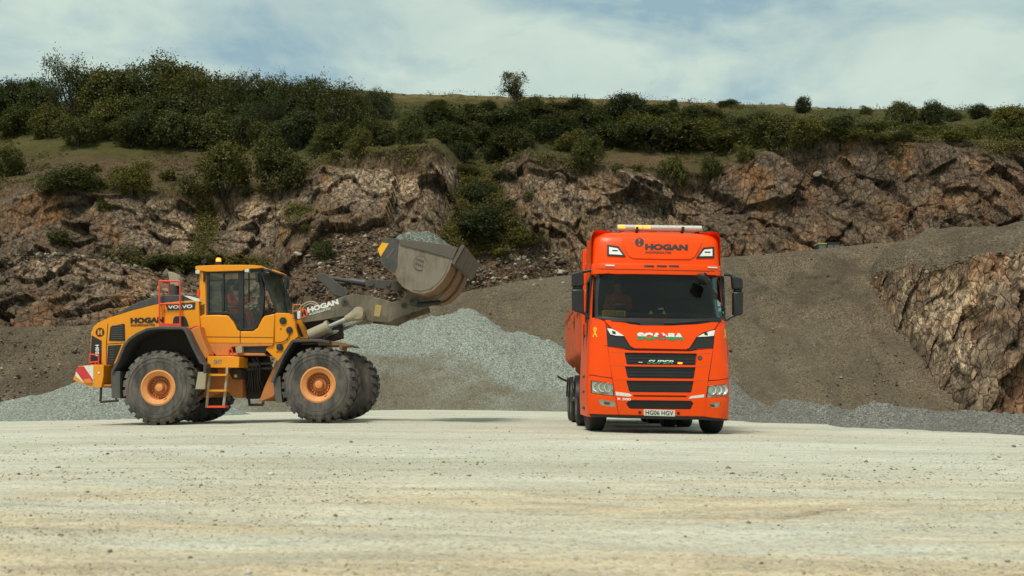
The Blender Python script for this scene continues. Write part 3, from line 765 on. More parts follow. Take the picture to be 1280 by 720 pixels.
# ================================================================== shared vehicle materials
M_LORANGE = paint('loader_orange', (0.82, 0.295, 0.004), 0.42, 0.16, (0.40, 0.22, 0.07), 1.6, coat=0.08, low=(0.2, 2.0), spec=0.3)
M_LRUST = paint('frame_orange_dusty', (0.62, 0.20, 0.030), 0.6, 0.5, (0.30, 0.17, 0.09), 2.5, low=(0.0, 2.4))
M_DGREY = paint('dark_grey_plastic', (0.045, 0.043, 0.042), 0.5, 0.30, (0.16, 0.14, 0.115), 2.0, low=(0.2, 2.2))
M_BLACK = paint('black_trim', (0.012, 0.012, 0.012), 0.45, 0.15, (0.08, 0.07, 0.055), 3.0)
M_DARKIN = paint('dark_recess_steel', (0.030, 0.024, 0.020), 0.8, 0.5, (0.055, 0.036, 0.024), 3.0)
M_TYRE = paint('tyre_rubber', (0.044, 0.042, 0.039), 0.75, 1.0, (0.20, 0.175, 0.145), 1.2, bump=0.25)
M_TRUCKTYRE = paint('truck_tyre_rubber', (0.016, 0.016, 0.016), 0.7, 0.35, (0.06, 0.055, 0.045), 3.0, bump=0.2)
M_RIM = paint('orange_rim', (0.74, 0.29, 0.075), 0.55, 0.5, (0.36, 0.20, 0.10), 5.0)
M_RIMDARK = paint('orange_rim_inner', (0.56, 0.18, 0.05), 0.6, 0.6, (0.16, 0.085, 0.05), 6.0)
M_BOOM = paint('dusty_boom_paint', (0.165, 0.142, 0.098), 0.7, 0.85, (0.075, 0.064, 0.047), 1.8)
M_BOOMDK = paint('dark_boom_paint', (0.055, 0.052, 0.046), 0.6, 0.6, (0.12, 0.105, 0.08), 3.0)
M_STEEL = paint('worn_bucket_steel', (0.235, 0.205, 0.155), 0.5, 0.75, (0.13, 0.095, 0.062), 1.7, metal=0.35, bump=0.15)
M_STEELDK = paint('bucket_rim_steel', (0.11, 0.092, 0.076), 0.5, 0.6, (0.15, 0.12, 0.09), 3.0, metal=0.3)
M_RUST = paint('rusty_wear_steel', (0.20, 0.115, 0.062), 0.6, 0.75, (0.28, 0.135, 0.055), 3.0, metal=0.3, bump=0.2)
M_CHROME = paint('polished_rod', (0.55, 0.56, 0.55), 0.22, 0.3, (0.3, 0.27, 0.22), 5.0, metal=0.9)
M_BEIGE = paint('dust_caked_cylinder', (0.36, 0.31, 0.215), 0.7, 0.6, (0.26, 0.22, 0.15), 5.0)
M_RED = paint('red_rail_paint', (0.78, 0.055, 0.020), 0.45, 0.15, (0.3, 0.15, 0.1), 3.0)
M_WHITE = paint('white_paint', (0.72, 0.72, 0.66), 0.5, 0.35, (0.42, 0.38, 0.30), 3.0)
M_YELLOW = paint('yellow_marker', (0.85, 0.42, 0.01), 0.5, 0.1, (0.4, 0.3, 0.1), 3.0)
M_STICKER = paint('dusty_yellow_label', (0.50, 0.33, 0.06), 0.6, 0.5, (0.25, 0.21, 0.13), 8.0)
M_INT = paint('cab_interior', (0.050, 0.053, 0.050), 0.7, 0.2, (0.06, 0.055, 0.05), 4.0)
M_SEAT = paint('seat_cloth', (0.022, 0.022, 0.024), 0.9, 0.2, (0.05, 0.045, 0.04), 6.0)
M_HIVIS = paint('hi_vis_orange_cloth', (0.95, 0.10, 0.015), 0.85, 0.2, (0.6, 0.08, 0.03), 6.0)
M_LAMP = paint('lamp_lens', (0.62, 0.63, 0.58), 0.15, 0.15, (0.35, 0.33, 0.28), 8.0, coat=0.6)
M_AMBERLIT = glow('lit_amber_lens', (1.0, 0.22, 0.02), 2.2, (0.9, 0.25, 0.03))
M_AMBER = paint('amber_lens', (0.75, 0.20, 0.02), 0.25, 0.1, (0.4, 0.2, 0.1), 4.0, coat=0.4)
M_GLASS = glass('cab_glass', (0.88, 0.92, 0.88), 0.4, dust=.02)
M_SCREEN = glass('windscreen_glass', (0.62, 0.65, 0.63), 0.26, dust=.003)
M_TEXTB = paint('black_lettering', (0.010, 0.010, 0.010), 0.5, 0.05)
M_TEXTW = paint('white_lettering', (0.78, 0.78, 0.72), 0.5, 0.12, (0.5, 0.46, 0.38))
def mat_person(zneck):
    m, nt, b = new_mat('person_cloth_and_skin'); N = NT(nt)
    z = N.node('ShaderNodeSeparateXYZ', {0: N.coord('Object')}).outputs[2]
    n = N.noise(N.coord('Object'), 18, 3, 0.6)
    cl = N.ramp(n, [(0.3, (0.70, 0.055, 0.012)), (0.7, (0.98, 0.115, 0.02))])
    N.set(b.inputs['Base Color'], N.mix(N.math('GREATER_THAN', z, zneck), cl, (0.42, 0.22, 0.15)))
    b.inputs['Roughness'].default_value = 0.8
    return m
def mat_hair():
    return paint('dark_hair', (0.02, 0.015, 0.012), 0.7, 0.1)

def seated_person(label, loc, rotz, scale=1.0, reach=0.42, hand_z=0.42):
    """seated figure facing local +X, hips at the origin, grown over a joint skeleton"""
    root = empty('person', loc); root.rotation_euler = (0, 0, rotz); root.scale = (scale,) * 3
    tag(root, label, 'person')
    J = [(0, 0, .06), (-.02, 0, .26), (-.03, 0, .46), (-.01, 0, .55), (.0, 0, .62), (.015, 0, .72), (.02, 0, .80)]
    rad = [(.17, .15), (.155, .12), (.165, .12), (.07, .07), (.06, .062), (.088, .075), (.07, .062)]
    E = [(i, i + 1) for i in range(6)]
    def chain(start, pts, rs):
        p = start
        for q, r in zip(pts, rs):
            J.append(q); rad.append((r, r)); E.append((p, len(J) - 1)); p = len(J) - 1
        return p
    for s in (-1, 1):
        h = chain(2, [(-.01, s * .19, .46), (.10, s * .24, .24), (.28, s * .20, .30), (reach, s * .16, hand_z - .05), (reach + .06, s * .15, hand_z)], [.065, .05, .042, .032, .036])
        for k in range(4): chain(h, [(reach + .11, s * (.13 + .02 * k), hand_z + .025), (reach + .125, s * (.13 + .02 * k), hand_z - .02)], [.010, .008])
        chain(h, [(reach + .08, s * .11, hand_z + .03), (reach + .11, s * .10, hand_z + .02)], [.011, .009])
        f = chain(0, [(.06, s * .10, .05), (.42, s * .13, .10), (.50, s * .13, -.12), (.50, s * .13, -.34), (.62, s * .13, -.38)], [.095, .075, .06, .05, .04])
    me = bpy.data.meshes.new('body'); me.from_pydata(J, E, [])
    o = bpy.data.objects.new('body', me); COL.objects.link(o); o.parent = root
    sk = o.modifiers.new('skin', 'SKIN'); sk.use_smooth_shade = True
    for i, r in enumerate(rad):
        me.skin_vertices[0].data[i].radius = r
    me.skin_vertices[0].data[0].use_root = True
    ss = o.modifiers.new('sub', 'SUBSURF'); ss.levels = 1; ss.render_levels = 1
    bpy.context.view_layer.update()
    dg = bpy.context.evaluated_depsgraph_get()
    m2 = bpy.data.meshes.new_from_object(o.evaluated_get(dg)); o.modifiers.clear(); o.data = m2
    m2.materials.clear(); m2.materials.append(mat_person(0.575))
    hb = MB()                                          # hair cap
    hb.lathe([(.001, .155), (.05, .148), (.085, .115), (.100, .06), (.098, .02), (.085, -.01)], (-.005, 0, .72), (-.15, 0, 1), 18)
    hb.build('hair', mat_hair(), root, 60)
    fb = MB(); fb.prism([(.095, -.014, .705), (.095, .014, .705), (.092, 0, .745)], (.028, 0, -.004)); fb.build('nose', m2.materials[0], root, 60)
    vb = MB()
    for z in (.20, .33): vb.lathe([(.176, -.018), (.178, .018)], (-.02, 0, z), (0, 0, 1), 20)
    v = vb.build('reflective_band', M_LAMP, root, 60); v.scale = (0.84, 1.06, 1)
    return root

# ================================================================== WHEEL LOADER
L_YAW, L_PITCH = math.radians(-4.0), math.radians(-0.7)
L_O = Vector((-6.15, 24.3, float(gz(-6.15)) + 0.0))
L_R = Matrix.Rotation(L_YAW, 3, 'Z') @ Matrix.Rotation(L_PITCH, 3, 'Y')
loader = empty('wheel_loader', L_O); loader.rotation_euler = L_R.to_euler()
tag(loader, 'orange wheel loader with dusty grey boom raising a bucket of gravel', 'wheel loader')
L_Ri = L_R.transposed()
def L(px, py, y):
    """loader coordinates of the photograph's pixel on the loader's own plane y"""
    d = L_Ri @ Vector(ray(px, py)); c = L_Ri @ (Vector(CAM) - L_O)
    t = (y - c.y) / d.y
    p = c + d * t
    return Vector((p.x, y, p.z))
def lp(pts, y): return [L(a, b, y) for a, b in pts]
def lprism(mb, pts, y0, y1): return mb.prism(lp(pts, y0), (0, y1 - y0, 0))
def lmap(y): return lambda px, py: L(px, py, y)
def lpart(name, pts, y0, y1, mat, bevel=0.012, parent=None, both=False):
    mb = MB(); lprism(mb, pts, y0, y1)
    if both: mb.prism([(p.x, -y1, p.z) for p in lp(pts, y0)], (0, y1 - y0, 0))
    return mb.build(name, mat, parent or loader, 35, bevel)

# ---- wheels
def arcpts(cx, cy, r, a0, a1, n): return [(cx + r * math.cos(a0 + (a1 - a0) * k / n), cy - r * math.sin(a0 + (a1 - a0) * k / n)) for k in range(n + 1)]
def big_wheel(c, side, R=0.835, Wd=0.64, phase=0.0):
    """side -1: outer face towards the camera"""
    w = empty('wheel', c, loader); a = Vector((0, side, 0)); h = Wd / 2
    rr = 0.385
    prof = [(rr, h - .05), (rr + .02, h - .005), (rr + .10, h + .012), (R * .72, h + .030), (R * .84, h + .020), (R * .915, h - .02), (R * .945, h - .10), (R * .955, 0),
            (R * .945, -h + .10), (R * .915, -h + .02), (R * .84, -h - .02), (R * .72, -h - .03), (rr + .02, -h), (rr, -h + .05)]
    mb = MB(); mb.lathe(prof, (0, 0, 0), a, 72)
    for rad_ in (R * .70, R * .80): mb.lathe([(rad_ - .006, h + .026), (rad_, h + .036), (rad_ + .006, h + .026)], (0, 0, 0), a, 72)
    n = 24
    for k in range(n):                                  # tread blocks: two staggered rows that wrap over the shoulder
        for sd in (-1, 1):
            a0 = 2 * math.pi * (k + (0.5 if sd > 0 else 0)) / n + phase
            da = 2 * math.pi / n * 0.31
            jit = 0.006 * math.sin(k * 7.3 + sd)
            vs = []
            for rad_, wy in ((R * .88, h + .012), (R + jit, h - .045), (R + jit + .004, .035), (R * .93, .03)):
                sk = 0.11 * (1 - wy / h)
                for e in (-1, 1):
                    an = a0 + e * da * (0.8 if wy > h - .02 else 1) + sk
                    vs.append((math.sin(an) * rad_, sd * wy * 1.0, math.cos(an) * rad_))
            for rad_, wy in ((R * .82, h - .02), (R * .90, h - .10), (R * .90, .04), (R * .90, .04)):
                for e in (-1, 1):
                    an = a0 + e * da + 0.11 * (1 - wy / h); vs.append((math.sin(an) * rad_, sd * wy, math.cos(an) * rad_))
            fs = []
            for i in range(3): fs.append((2 * i, 2 * i + 1, 2 * i + 3, 2 * i + 2))
            for i in range(3):
                fs.append((2 * i, 2 * i + 2, 8 + 2 * i + 2, 8 + 2 * i)); fs.append((2 * i + 1, 8 + 2 * i + 1, 8 + 2 * i + 3, 2 * i + 3))
            fs += [(0, 8, 9, 1), (6, 7, 15, 14)]
            mb.add(vs, fs)
    mb.build('tyre', M_TYRE, w, 32)
    rm = MB(); rm.lathe([(rr + .012, h - .03), (rr + .016, h - .005), (rr - .02, h + .004), (rr - .035, h - .008), (rr - .075, h - .03), (rr - .105, h - .045), (rr - .118, h - .06), (rr - .125, h - .10)], (0, 0, 0), a, 48)
    rm.build('rim', M_RIM, w, 40)
    hb = MB(); hb.lathe([(rr - .122, h - .06), (rr - .13, h - .20), (rr - .15, h - .22), (.155, h - .20), (.15, h - .16), (.13, h - .15), (.10, h - .145), (.098, h - .09), (.085, h - .075), (0.0001, h - .07)], (0, 0, 0), a, 40)
    hb.build('hub', M_RIMDARK, w, 40)
    cp = MB(); cp.lathe([(.085, h - .08), (.082, h - .062), (.07, h - .055), (0.0001, h - .055)], (0, 0, 0), a, 24); cp.build('hub_cap', M_RIM, w, 40)
    bl = MB()
    for k in range(20):
        an = 2 * math.pi * k / 20; p = Vector((math.sin(an) * .205, 0, math.cos(an) * .205)); bl.tube(p + a * (h - .22), p + a * (h - .175), .016, seg=6)
    bl.build('wheel_bolt', M_RIM, w, 30)['kind'] = 'stuff'
    vv = MB(); vv.path([Vector((.12, 0, -.27)) + a * (h - .05), Vector((.16, 0, -.255)) + a * (h - .02), Vector((.20, 0, -.22)) + a * (h - .03)], .008, 6); vv.build('valve_stem', M_BEIGE, w, 60)
    w.rotation_euler = (0, 0, 0)
    return w
WY = -1.44
pr = L(197.3, 484.6, WY); pf = L(397.3, 480.8, WY)
for p, ph in ((pr, 0.1), (pf, 0.23)):
    r = p.z if False else 0.835
    big_wheel((p.x, WY + .32, p.z), -1, phase=ph)
    big_wheel((p.x, -(WY + .32), p.z), 1, phase=ph + .17)

# ---- rear body
HY = -0.93
body_side = [(113, 456), (113, 434), (114, 416), (117, 408), (123, 403), (138, 396.5), (163, 388.8), (190, 381.8), (206, 378.5), (226, 376.5), (248, 375), (250, 408), (250, 446), (243, 434), (235, 416), (228, 411.5), (200, 411.5), (184, 413.5), (171, 419), (161, 426), (155, 434), (147, 453), (140, 457)]
lpart('engine_hood', body_side, HY, -HY, M_LORANGE, 0.03)
cap_side = [(137.5, 396.5), (148, 390), (158, 384.5), (175, 376.5), (190, 372.2), (202, 369.6), (214, 368.3), (231, 368.7), (240, 371.5), (248, 375.5), (250, 378), (206, 379), (190, 382.2), (163, 389.2)]
lpart('hood_cover', cap_side, HY + .02, -HY - .02, M_DGREY, 0.03)
lpart('intake_lid', [(229, 369.5), (236, 370), (249, 373.5), (250, 377), (243, 376.5)], HY - .005, HY + .2, M_WHITE, 0.005)
for pts in ([(136, 426), (137.7, 409), (140, 407.5), (154, 404.4), (155.8, 405.5), (156.3, 426.3)], [(133.4, 456), (134.8, 432), (151.5, 430.7), (148, 440), (141, 456)]):
    v = lpart('vent_grille', pts, HY - .012, HY + .02, M_BLACK, 0.004)
    mb = MB(); x0, x1 = min(p[0] for p in pts), max(p[0] for p in pts); y0, y1 = min(p[1] for p in pts), max(p[1] for p in pts)
    for k in range(1, 8):
        yy = y0 + (y1 - y0) * k / 8; a, b = L(x0 + 3.5, yy, HY - .014), L(x1 - (3 if y0 < 420 else 9), yy, HY - .014)
        mb.tube(a, b, .006, seg=5)
    mb.build('vent_fin', M_DGREY, v)
for pts in ([(132.6, 429), (134.4, 404.5), (135.2, 404.3), (133.6, 429), (133, 456), (132.2, 456)], [(134, 429.6), (157.5, 428), (157.5, 428.8), (134, 430.4)]):
    lpart('panel_gap', pts, HY - .004, HY + .01, M_BLACK, 0)
rear_c = lpart('rear_corner_panel', [(112.8, 455), (113.6, 434), (114.6, 419), (127, 426), (126.6, 455)], HY - .008, HY + .05, M_BLACK, 0.004)
lettering('model_lettering', '150H', [(123.8, 445), (123.8, 431), (119.2, 431), (119.2, 445)], lmap(HY - .012), M_TEXTW, loader, 0.03)
lettering('company_lettering', 'HOGAN', [(163, 404.3), (205, 403.2), (205, 396.2), (163, 397.2)], lmap(HY - .010), M_TEXTB, loader, 0.065)
lettering('trade_lettering', 'AGGREGATES', [(163, 408), (193.5, 407.3), (193.5, 404.5), (163, 405.1)], lmap(HY - .010), M_TEXTB, loader, 0.03)
def disc(name, px, py, y, rpx, mat, th=.006, seg=28, parent=None):
    c = L(px, py, y); r = (L(px + rpx, py, y) - c).length
    mb = MB(); mb.tube(c, c + Vector((0, -th, 0)), r, seg=seg); return mb.build(name, mat, parent or loader)
def badge(px, py, y, rpx, ring, mark, ang=0.0):
    """round badge with a capital H made of two leaning strokes"""
    b = disc('round_badge', px, py, y, rpx, ring)
    ca, sa = math.cos(ang), math.sin(ang); mb = MB()
    for pl in ([(-.52, -.62), (-.18, -.62), (-.10, -.15), (-.10, .15), (-.18, .62), (-.52, .62)], [(.52, -.62), (.18, -.62), (.10, -.15), (.10, .15), (.18, .62), (.52, .62)], [(-.2, -.13), (.2, -.13), (.2, .13), (-.2, .13)]):
        q = [(px + (a * ca - c * sa) * rpx, py - (a * sa + c * ca) * rpx) for a, c in pl]
        mb.prism(lp(q, y - .0065), (0, -.004, 0))
    mb.build('badge_mark', mark, b)
    return b
badge(125, 415.3, HY - .002, 5.4, M_TEXTB, M_LORANGE)
M_PLATE = paint('dark_plate', (0.03, 0.03, 0.033), 0.45, 0.1)
lpart('name_plate', [(206.5, 380.6), (244.2, 377.6), (243.5, 386.6), (209.5, 388)], HY - .010, HY + .02, M_PLATE, 0.003)
lettering('maker_lettering', 'VOLVO', [(210, 386.3), (240.5, 385), (240.5, 380.4), (210, 382.0)], lmap(HY - .014), M_TEXTW, loader, 0.035)
lpart('air_inlet', [(215.5, 407), (216.5, 398), (219, 395.2), (230.5, 395.2), (233, 399), (236, 408)], HY - .012, HY + .02, M_BLACK, 0.004)
mb = MB()                                               # exhaust stack: oval pipe with curved cut top
e0 = L(217.5, 372, -.25); e1 = L(217.5, 356, -.25)
mb.tube(e0, e1, .135, .135, 20); mb.build('exhaust_stack', M_DGREY, loader)
mb = MB(); lprism(mb, [(209.7, 339.3), (214, 339.8), (219.5, 342.5), (223.3, 348), (224, 357.5), (212.5, 357.5), (211.3, 350)], -.37, -.13); mb.build('exhaust_tip', M_BEIGE, loader, 35, .05)
# red guard rail on the hood
ry0, ry1 = -1.02, -.35
mb = MB()
def rod(mb, a, b, r=.021): mb.tube(a, b, r, seg=8)
for x in (199.3, 225.2): rod(mb, L(x, 406, ry0), L(x, 351.4, ry0))
rod(mb, L(199.3, 351.4, ry0), L(225.2, 351.4, ry0)); rod(mb, L(199.3, 380, ry0), L(225.2, 379.5, ry0)); rod(mb, L(211.5, 352, ry0 + .35), L(211.5, 380, ry0 + .35))
rod(mb, L(199.3, 351.4, ry0), L(211.5, 353.5, ry0 + .35)); rod(mb, L(199.3, 380, ry0), L(207, 381.5, ry0 + .3)); rod(mb, L(205.6, 381, ry0 + .1), L(205.6, 405, ry0 + .1))
mb.build('guard_rail', M_RED, loader, 60)
lpart('step_plate', [(199, 404.3), (226, 404.3), (226, 407.8), (199, 407.8)], ry0 - .02, -.7, M_RED, .004)
mb = MB(); mb.path([L(x, y, -1.12) for x, y in ((233, 414), (240, 409.5), (246.5, 406.6), (249.5, 409), (250.5, 415), (252, 424), (255, 432), (255, 440), (251.5, 446))], .02, 8); mb.build('grab_handle', M_RED, loader, 60)
mb = MB(); mb.path([L(x, y, -1.1) for x, y in ((286, 457), (286.5, 438), (288.5, 435), (290.3, 438), (290.6, 448), (289.5, 455))], .018, 8); mb.build('grab_handle', M_RED, loader, 60)
# rear fender: swept arch strip
def strip(path, w, y0, y1, name, mat, parent=None, bevel=.015):
    """px path thickened downwards by w px, extruded across"""
    pts = list(path); n = len(pts); inner = []
    for i, (x, y) in enumerate(pts):
        a, b = pts[max(i - 1, 0)], pts[min(i + 1, n - 1)]; dx, dy = b[0] - a[0], b[1] - a[1]; l = math.hypot(dx, dy)
        inner.append((x - dy / l * w, y + dx / l * w))
    return lpart(name, pts + inner[::-1], y0, y1, mat, bevel, parent)
rear_arch = [(138.6, 466), (139.5, 461), (145.5, 451), (153, 432), (160, 423), (170, 416), (183, 410), (200, 407.8), (226, 408), (231, 410), (235, 416), (243, 434), (252, 452), (257.5, 455), (257.5, 466)]
strip(rear_arch, 3.6, -1.5, -.74, 'fender', M_DGREY); 
mb = MB(); mb.prism([(p.x, 1.5, p.z) for p in lp(rear_arch, -1.5)] + [(p.x + .05, 1.5, p.z - .06) for p in lp(rear_arch, -1.5)][::-1], (0, -.76, 0)); mb.build('fender', M_DGREY, loader)
lpart('wheel_arch_liner', [(141, 470), (147, 455), (156, 434), (171, 420), (185, 413), (226, 412), (236, 420), (252, 455), (252, 490), (200, 495), (150, 490)], -.78, .78, M_DARKIN, 0)
lpart('mud_flap', [(247.5, 465), (257.5, 465), (256, 486.5), (244, 486.5)], -1.48, -1.42, M_BEIGE, .006)
lpart('mud_flap', [(138.6, 464), (150, 464), (150, 498), (139.6, 497.5)], -1.46, -.8, M_DGREY, .006)
# counterweight with red and white chevrons
cw = [(91, 474.3), (93.5, 468), (95.6, 461), (98, 457.6), (117, 456), (129.5, 456), (129.5, 470), (126.8, 484.5), (117, 484), (102, 480)]
cwo = lpart('counterweight', cw, -1.25, 1.25, M_LORANGE, .03)
lpart('chevron_panel', [(94.3, 470), (95.8, 461.5), (98, 458), (116.8, 457), (116.8, 478.8), (103, 478.2)], -1.262, -1.2, M_WHITE, .004, cwo)
for pts in ([(95.8, 461.5), (98, 458), (101.5, 457.8), (116.2, 476.5), (112, 478.6), (103.2, 478.2)],):
    lpart('red_stripe', [(94.6, 463.6), (95.8, 461), (98.2, 458), (104.6, 457.7), (116.4, 475), (115, 478.6), (105.2, 478.2)], -1.268, -1.255, paint('chevron_red', (0.58, 0.025, 0.03), .45, .2), .002, cwo)
lpart('tail_lamp', [(104.6, 474), (112.5, 473.6), (115, 477), (113.5, 478.8), (105.4, 478.2)], -1.29, -1.26, M_AMBER, .004, cwo)
disc('reflector', 123.6, 466, -1.252, 1.4, M_WHITE, .008, 12, cwo)
mb = MB()
for a, b in (((112.5, 443), (123.6, 443.5)), ((123.6, 443.5), (123, 456)), ((112.5, 443), (112.3, 453)), ((113, 453), (123, 452)), ((119.5, 452), (119.5, 458))): rod(mb, L(*a, -1.05), L(*b, -1.05), .017)
mb.build('rear_handle', M_RED, loader, 60)
mb = MB()                                               # rear steps
for y in (-1.2, -.85):
    rod(mb, L(128, 460, y), L(125.5, 502, y), .028); rod(mb, L(139, 482, y), L(146, 501, y), .02)
rod(mb, L(125.5, 502.5, -1.2), L(148, 500.8, -1.2), .025); rod(mb, L(125.5, 502.5, -.85), L(148, 500.8, -.85), .025)
mb.build('rear_step', M_DARKIN, loader, 60)
lpart('rear_step_tread', [(128, 480.5), (140, 480.5), (140, 483), (128, 483)], -1.2, -.8, M_LRUST, .004)
# chassis under the cab
lpart('rear_frame', [(232, 440), (256, 425), (300, 432), (303, 440), (303, 497.5), (291, 497), (283, 487), (262, 497), (245, 497), (225, 470)], -.62, .62, M_LRUST, .02)
lpart('side_plate', [(249, 408), (252, 420), (262, 443), (257, 449), (252, 440), (238, 412)], -1.2, -.9, M_LRUST, .01)
lpart('battery_box', [(259, 445), (285.5, 445), (299, 446), (299, 459.5), (259, 459.5)], -1.22, -.6, M_LORANGE, .012)
lettering('dealer_lettering', 'SMT', [(267, 454.8), (277.5, 454.8), (277.5, 449.4), (267, 449.4)], lmap(-1.228), paint('grey_lettering', (0.25, 0.22, 0.17), .6), loader, 0.03)
mb = MB()
for a, b in (((262, 460), (262, 470)), ((262, 470), (258.4, 509)), ((284, 460), (283.6, 470)), ((283.6, 470), (279.5, 509))): mb.box((L(*a, -1.2) + L(*b, -1.2)) / 2, (.055, .05, (L(*a, -1.2) - L(*b, -1.2)).length + .02), Matrix.Rotation(math.atan2((L(*b, -1.2) - L(*a, -1.2)).x, (L(*b, -1.2) - L(*a, -1.2)).z + 1e-6) + math.pi, 3, 'Y'))
lad = mb.build('access_ladder', M_BEIGE, loader, 35, .006)
for (y, m) in ((468.6, M_LORANGE), (488.2, M_LORANGE), (508.4, M_RED)): lpart('rung', [(259.5 + (490 - y) * .06, y - 1.3), (282.5 + (490 - y) * .04, y - 1.3), (282.5 + (490 - y) * .04, y + 1.3), (259.5 + (490 - y) * .06, y + 1.3)], -1.3, -1.08, m, .006, lad)
lpart('fluid_tank', [(285, 462), (297, 458), (302, 464), (301, 474), (290, 474)], -1.0, -.6, M_DARKIN, .02)
disc('filler_cap', 295, 470, -1.0, 2.2, M_STICKER, .03, 12)
lpart('hydraulic_block', [(294, 434), (302, 432), (303, 441), (295, 442)], -1.0, -.7, M_BEIGE, .01)
lpart('valve_bank', [(303, 431.5), (334, 431.5), (333, 441), (303, 442)], -.85, .2, M_BLACK, .01)
lpart('under_cab_beam', [(252, 429), (342, 429.5), (340, 432.5), (290, 433.5), (286, 441), (330, 441.5), (332, 444.5), (270, 444.5), (262, 436)], -.9, -.4, M_LRUST, .01)
# articulation joint
lpart('hinge_frame', [(303, 444), (326, 444), (330, 460), (326, 497), (308, 499), (303, 480)], -.35, .35, M_DARKIN, .02)
for (x0, y0, x1, y1, y) in ((306, 456, 341, 453.5, -.62), (308, 461.5, 341, 460, -.55), (306, 465, 336, 464, .5)):
    mb = MB(); a, b = L(x0, y0, y), L(x1, y1, y); m = a + (b - a) * .55; mb.tube(a, m, .05, seg=12); mb.tube(m, b, .028, seg=10); mb.build('steering_cylinder', M_BOOMDK, loader, 50)
for k in range(7):
    x0, y0 = 306 + k * 2.3, 444 + (k % 3) * 2; mb = MB()
    mb.path([L(x0, y0, -.45 - .04 * k), L(x0 + 3 + k * .4, y0 + 14, -.55 - .02 * k), L(x0 + 5, y0 + 30, -.52), L(x0 + 2 + 1.5 * k, y0 + 44, -.42)], .02, 6); mb.build('hydraulic_hose', M_BLACK, loader, 60)
mb = MB(); rod(mb, L(311, 497, -.6), L(312, 506, -.6), .03); rod(mb, L(329, 502, -.6), L(329, 506, -.6), .03); rod(mb, L(311, 506, -.6), L(329, 506, -.6), .03); mb.build('belly_step', M_DARKIN, loader, 60)
# ---- front frame
lpart('front_frame', [(324, 500.5), (330.6, 483), (344, 453), (352, 440), (372, 424), (400, 424), (400, 470), (352, 478), (342, 496), (327, 502)], -.60, .60, M_LRUST, .02)
tower = [(343, 392), (345.5, 391), (360, 391.4), (366, 393.6), (368.5, 397), (370, 410), (373, 421), (366.5, 426), (347.5, 452), (332, 437), (333.5, 434.6), (343, 428.5)]
lpart('lift_tower', tower, -.86, -.74, M_LORANGE, .012); lpart('lift_tower', tower, .74, .86, M_LORANGE, .012)
for (x, y, r) in ((354, 401, 4.3), (362, 412.6, 4.0), (350, 434, 4.2), (358, 431, 0)):
    if r: d = disc('pin_cover', x, y, -.862, r, M_BLACK, .03, 20); disc('pin_bolt', x - 1, y - 1, -.893, 1.2, M_DGREY, .012, 8, d)
for x, y in ((351, 411), (346.5, 440), (359, 424)): disc('bolt', x, y, -.862, .8, M_BLACK, .01, 8)
mb = MB(); mb.path([L(x, y, -.885) for x, y in ((362, 417), (361, 421), (357, 425.5), (351, 428), (344, 428.6))], .010, 6); mb.build('grease_hose', M_BLACK, loader, 60)
lpart('boom_stop_strut', [(366.5, 399.5), (375.5, 400), (386, 423), (373.5, 423.5)], -.72, -.5, M_LORANGE, .01)
lpart('strut_slot', [(368.4, 404.5), (373, 404.8), (379.5, 421), (375.5, 421)], -.728, -.7, M_DARKIN, 0)
mb = MB(); 
for a, b in (((366.3, 381), (366.3, 400)), ((376, 381), (376, 399.5)), ((366.3, 389), (376, 388.6)), ((366.3, 381), (376, 380.6)), ((366.5, 400), (376, 399.6))): rod(mb, L(*a, -.95), L(*b, -.95), .012)
mb.build('lamp_bracket', M_LRUST, loader, 60)
lpart('head_lamp', [(367.2, 390), (370.5, 389.5), (371, 399), (367.6, 399)], -1.0, -.85, M_BLACK, .01); lpart('lamp_lens', [(371.2, 389.5), (375.3, 389), (375.3, 398.3), (371.4, 399)], -.99, -.87, M_LAMP, .01)
# front fender
front_arch = [(338.3, 477.5), (342.5, 466), (352, 444), (362.5, 427.2), (365.5, 424.3), (380, 423.6), (400, 424), (412, 426)]
strip(front_arch, 3.6, -1.48, -.78, 'fender', M_DGREY)
lpart('fender_tip', [(396, 424.5), (426, 427.6), (437, 431), (437.5, 432.6), (428, 433), (427, 438), (424.5, 437.6), (424, 432), (398, 432)], -1.3, -.8, M_RUST, .006)
mb = MB(); fa = lp(front_arch, -1.48); mb.prism([(p.x, 1.48, p.z) for p in fa] + [(p.x + .05, 1.48, p.z - .06) for p in fa][::-1], (0, -.7, 0)); mb.build('fender', M_DGREY, loader)
lpart('wheel_arch_liner', [(350, 470), (364, 431), (404, 430), (410, 440), (380, 455)], -.8, -.6, M_DARKIN, 0)
lpart('mud_flap', [(341, 473), (350, 470), (352.5, 503), (344.5, 503.3)], -1.42, -.85, M_DGREY, .006)
# axles
for p in (pr, pf):
    mb = MB(); mb.tube((p.x, -1.0, p.z), (p.x, 1.0, p.z), .2, seg=16); mb.lathe([(.001, -.36), (.2, -.32), (.34, -.15), (.36, 0), (.34, .15), (.2, .32), (.001, .36)], (p.x, 0, p.z), (0, 1, 0), 20); mb.build('axle', M_DARKIN, loader)

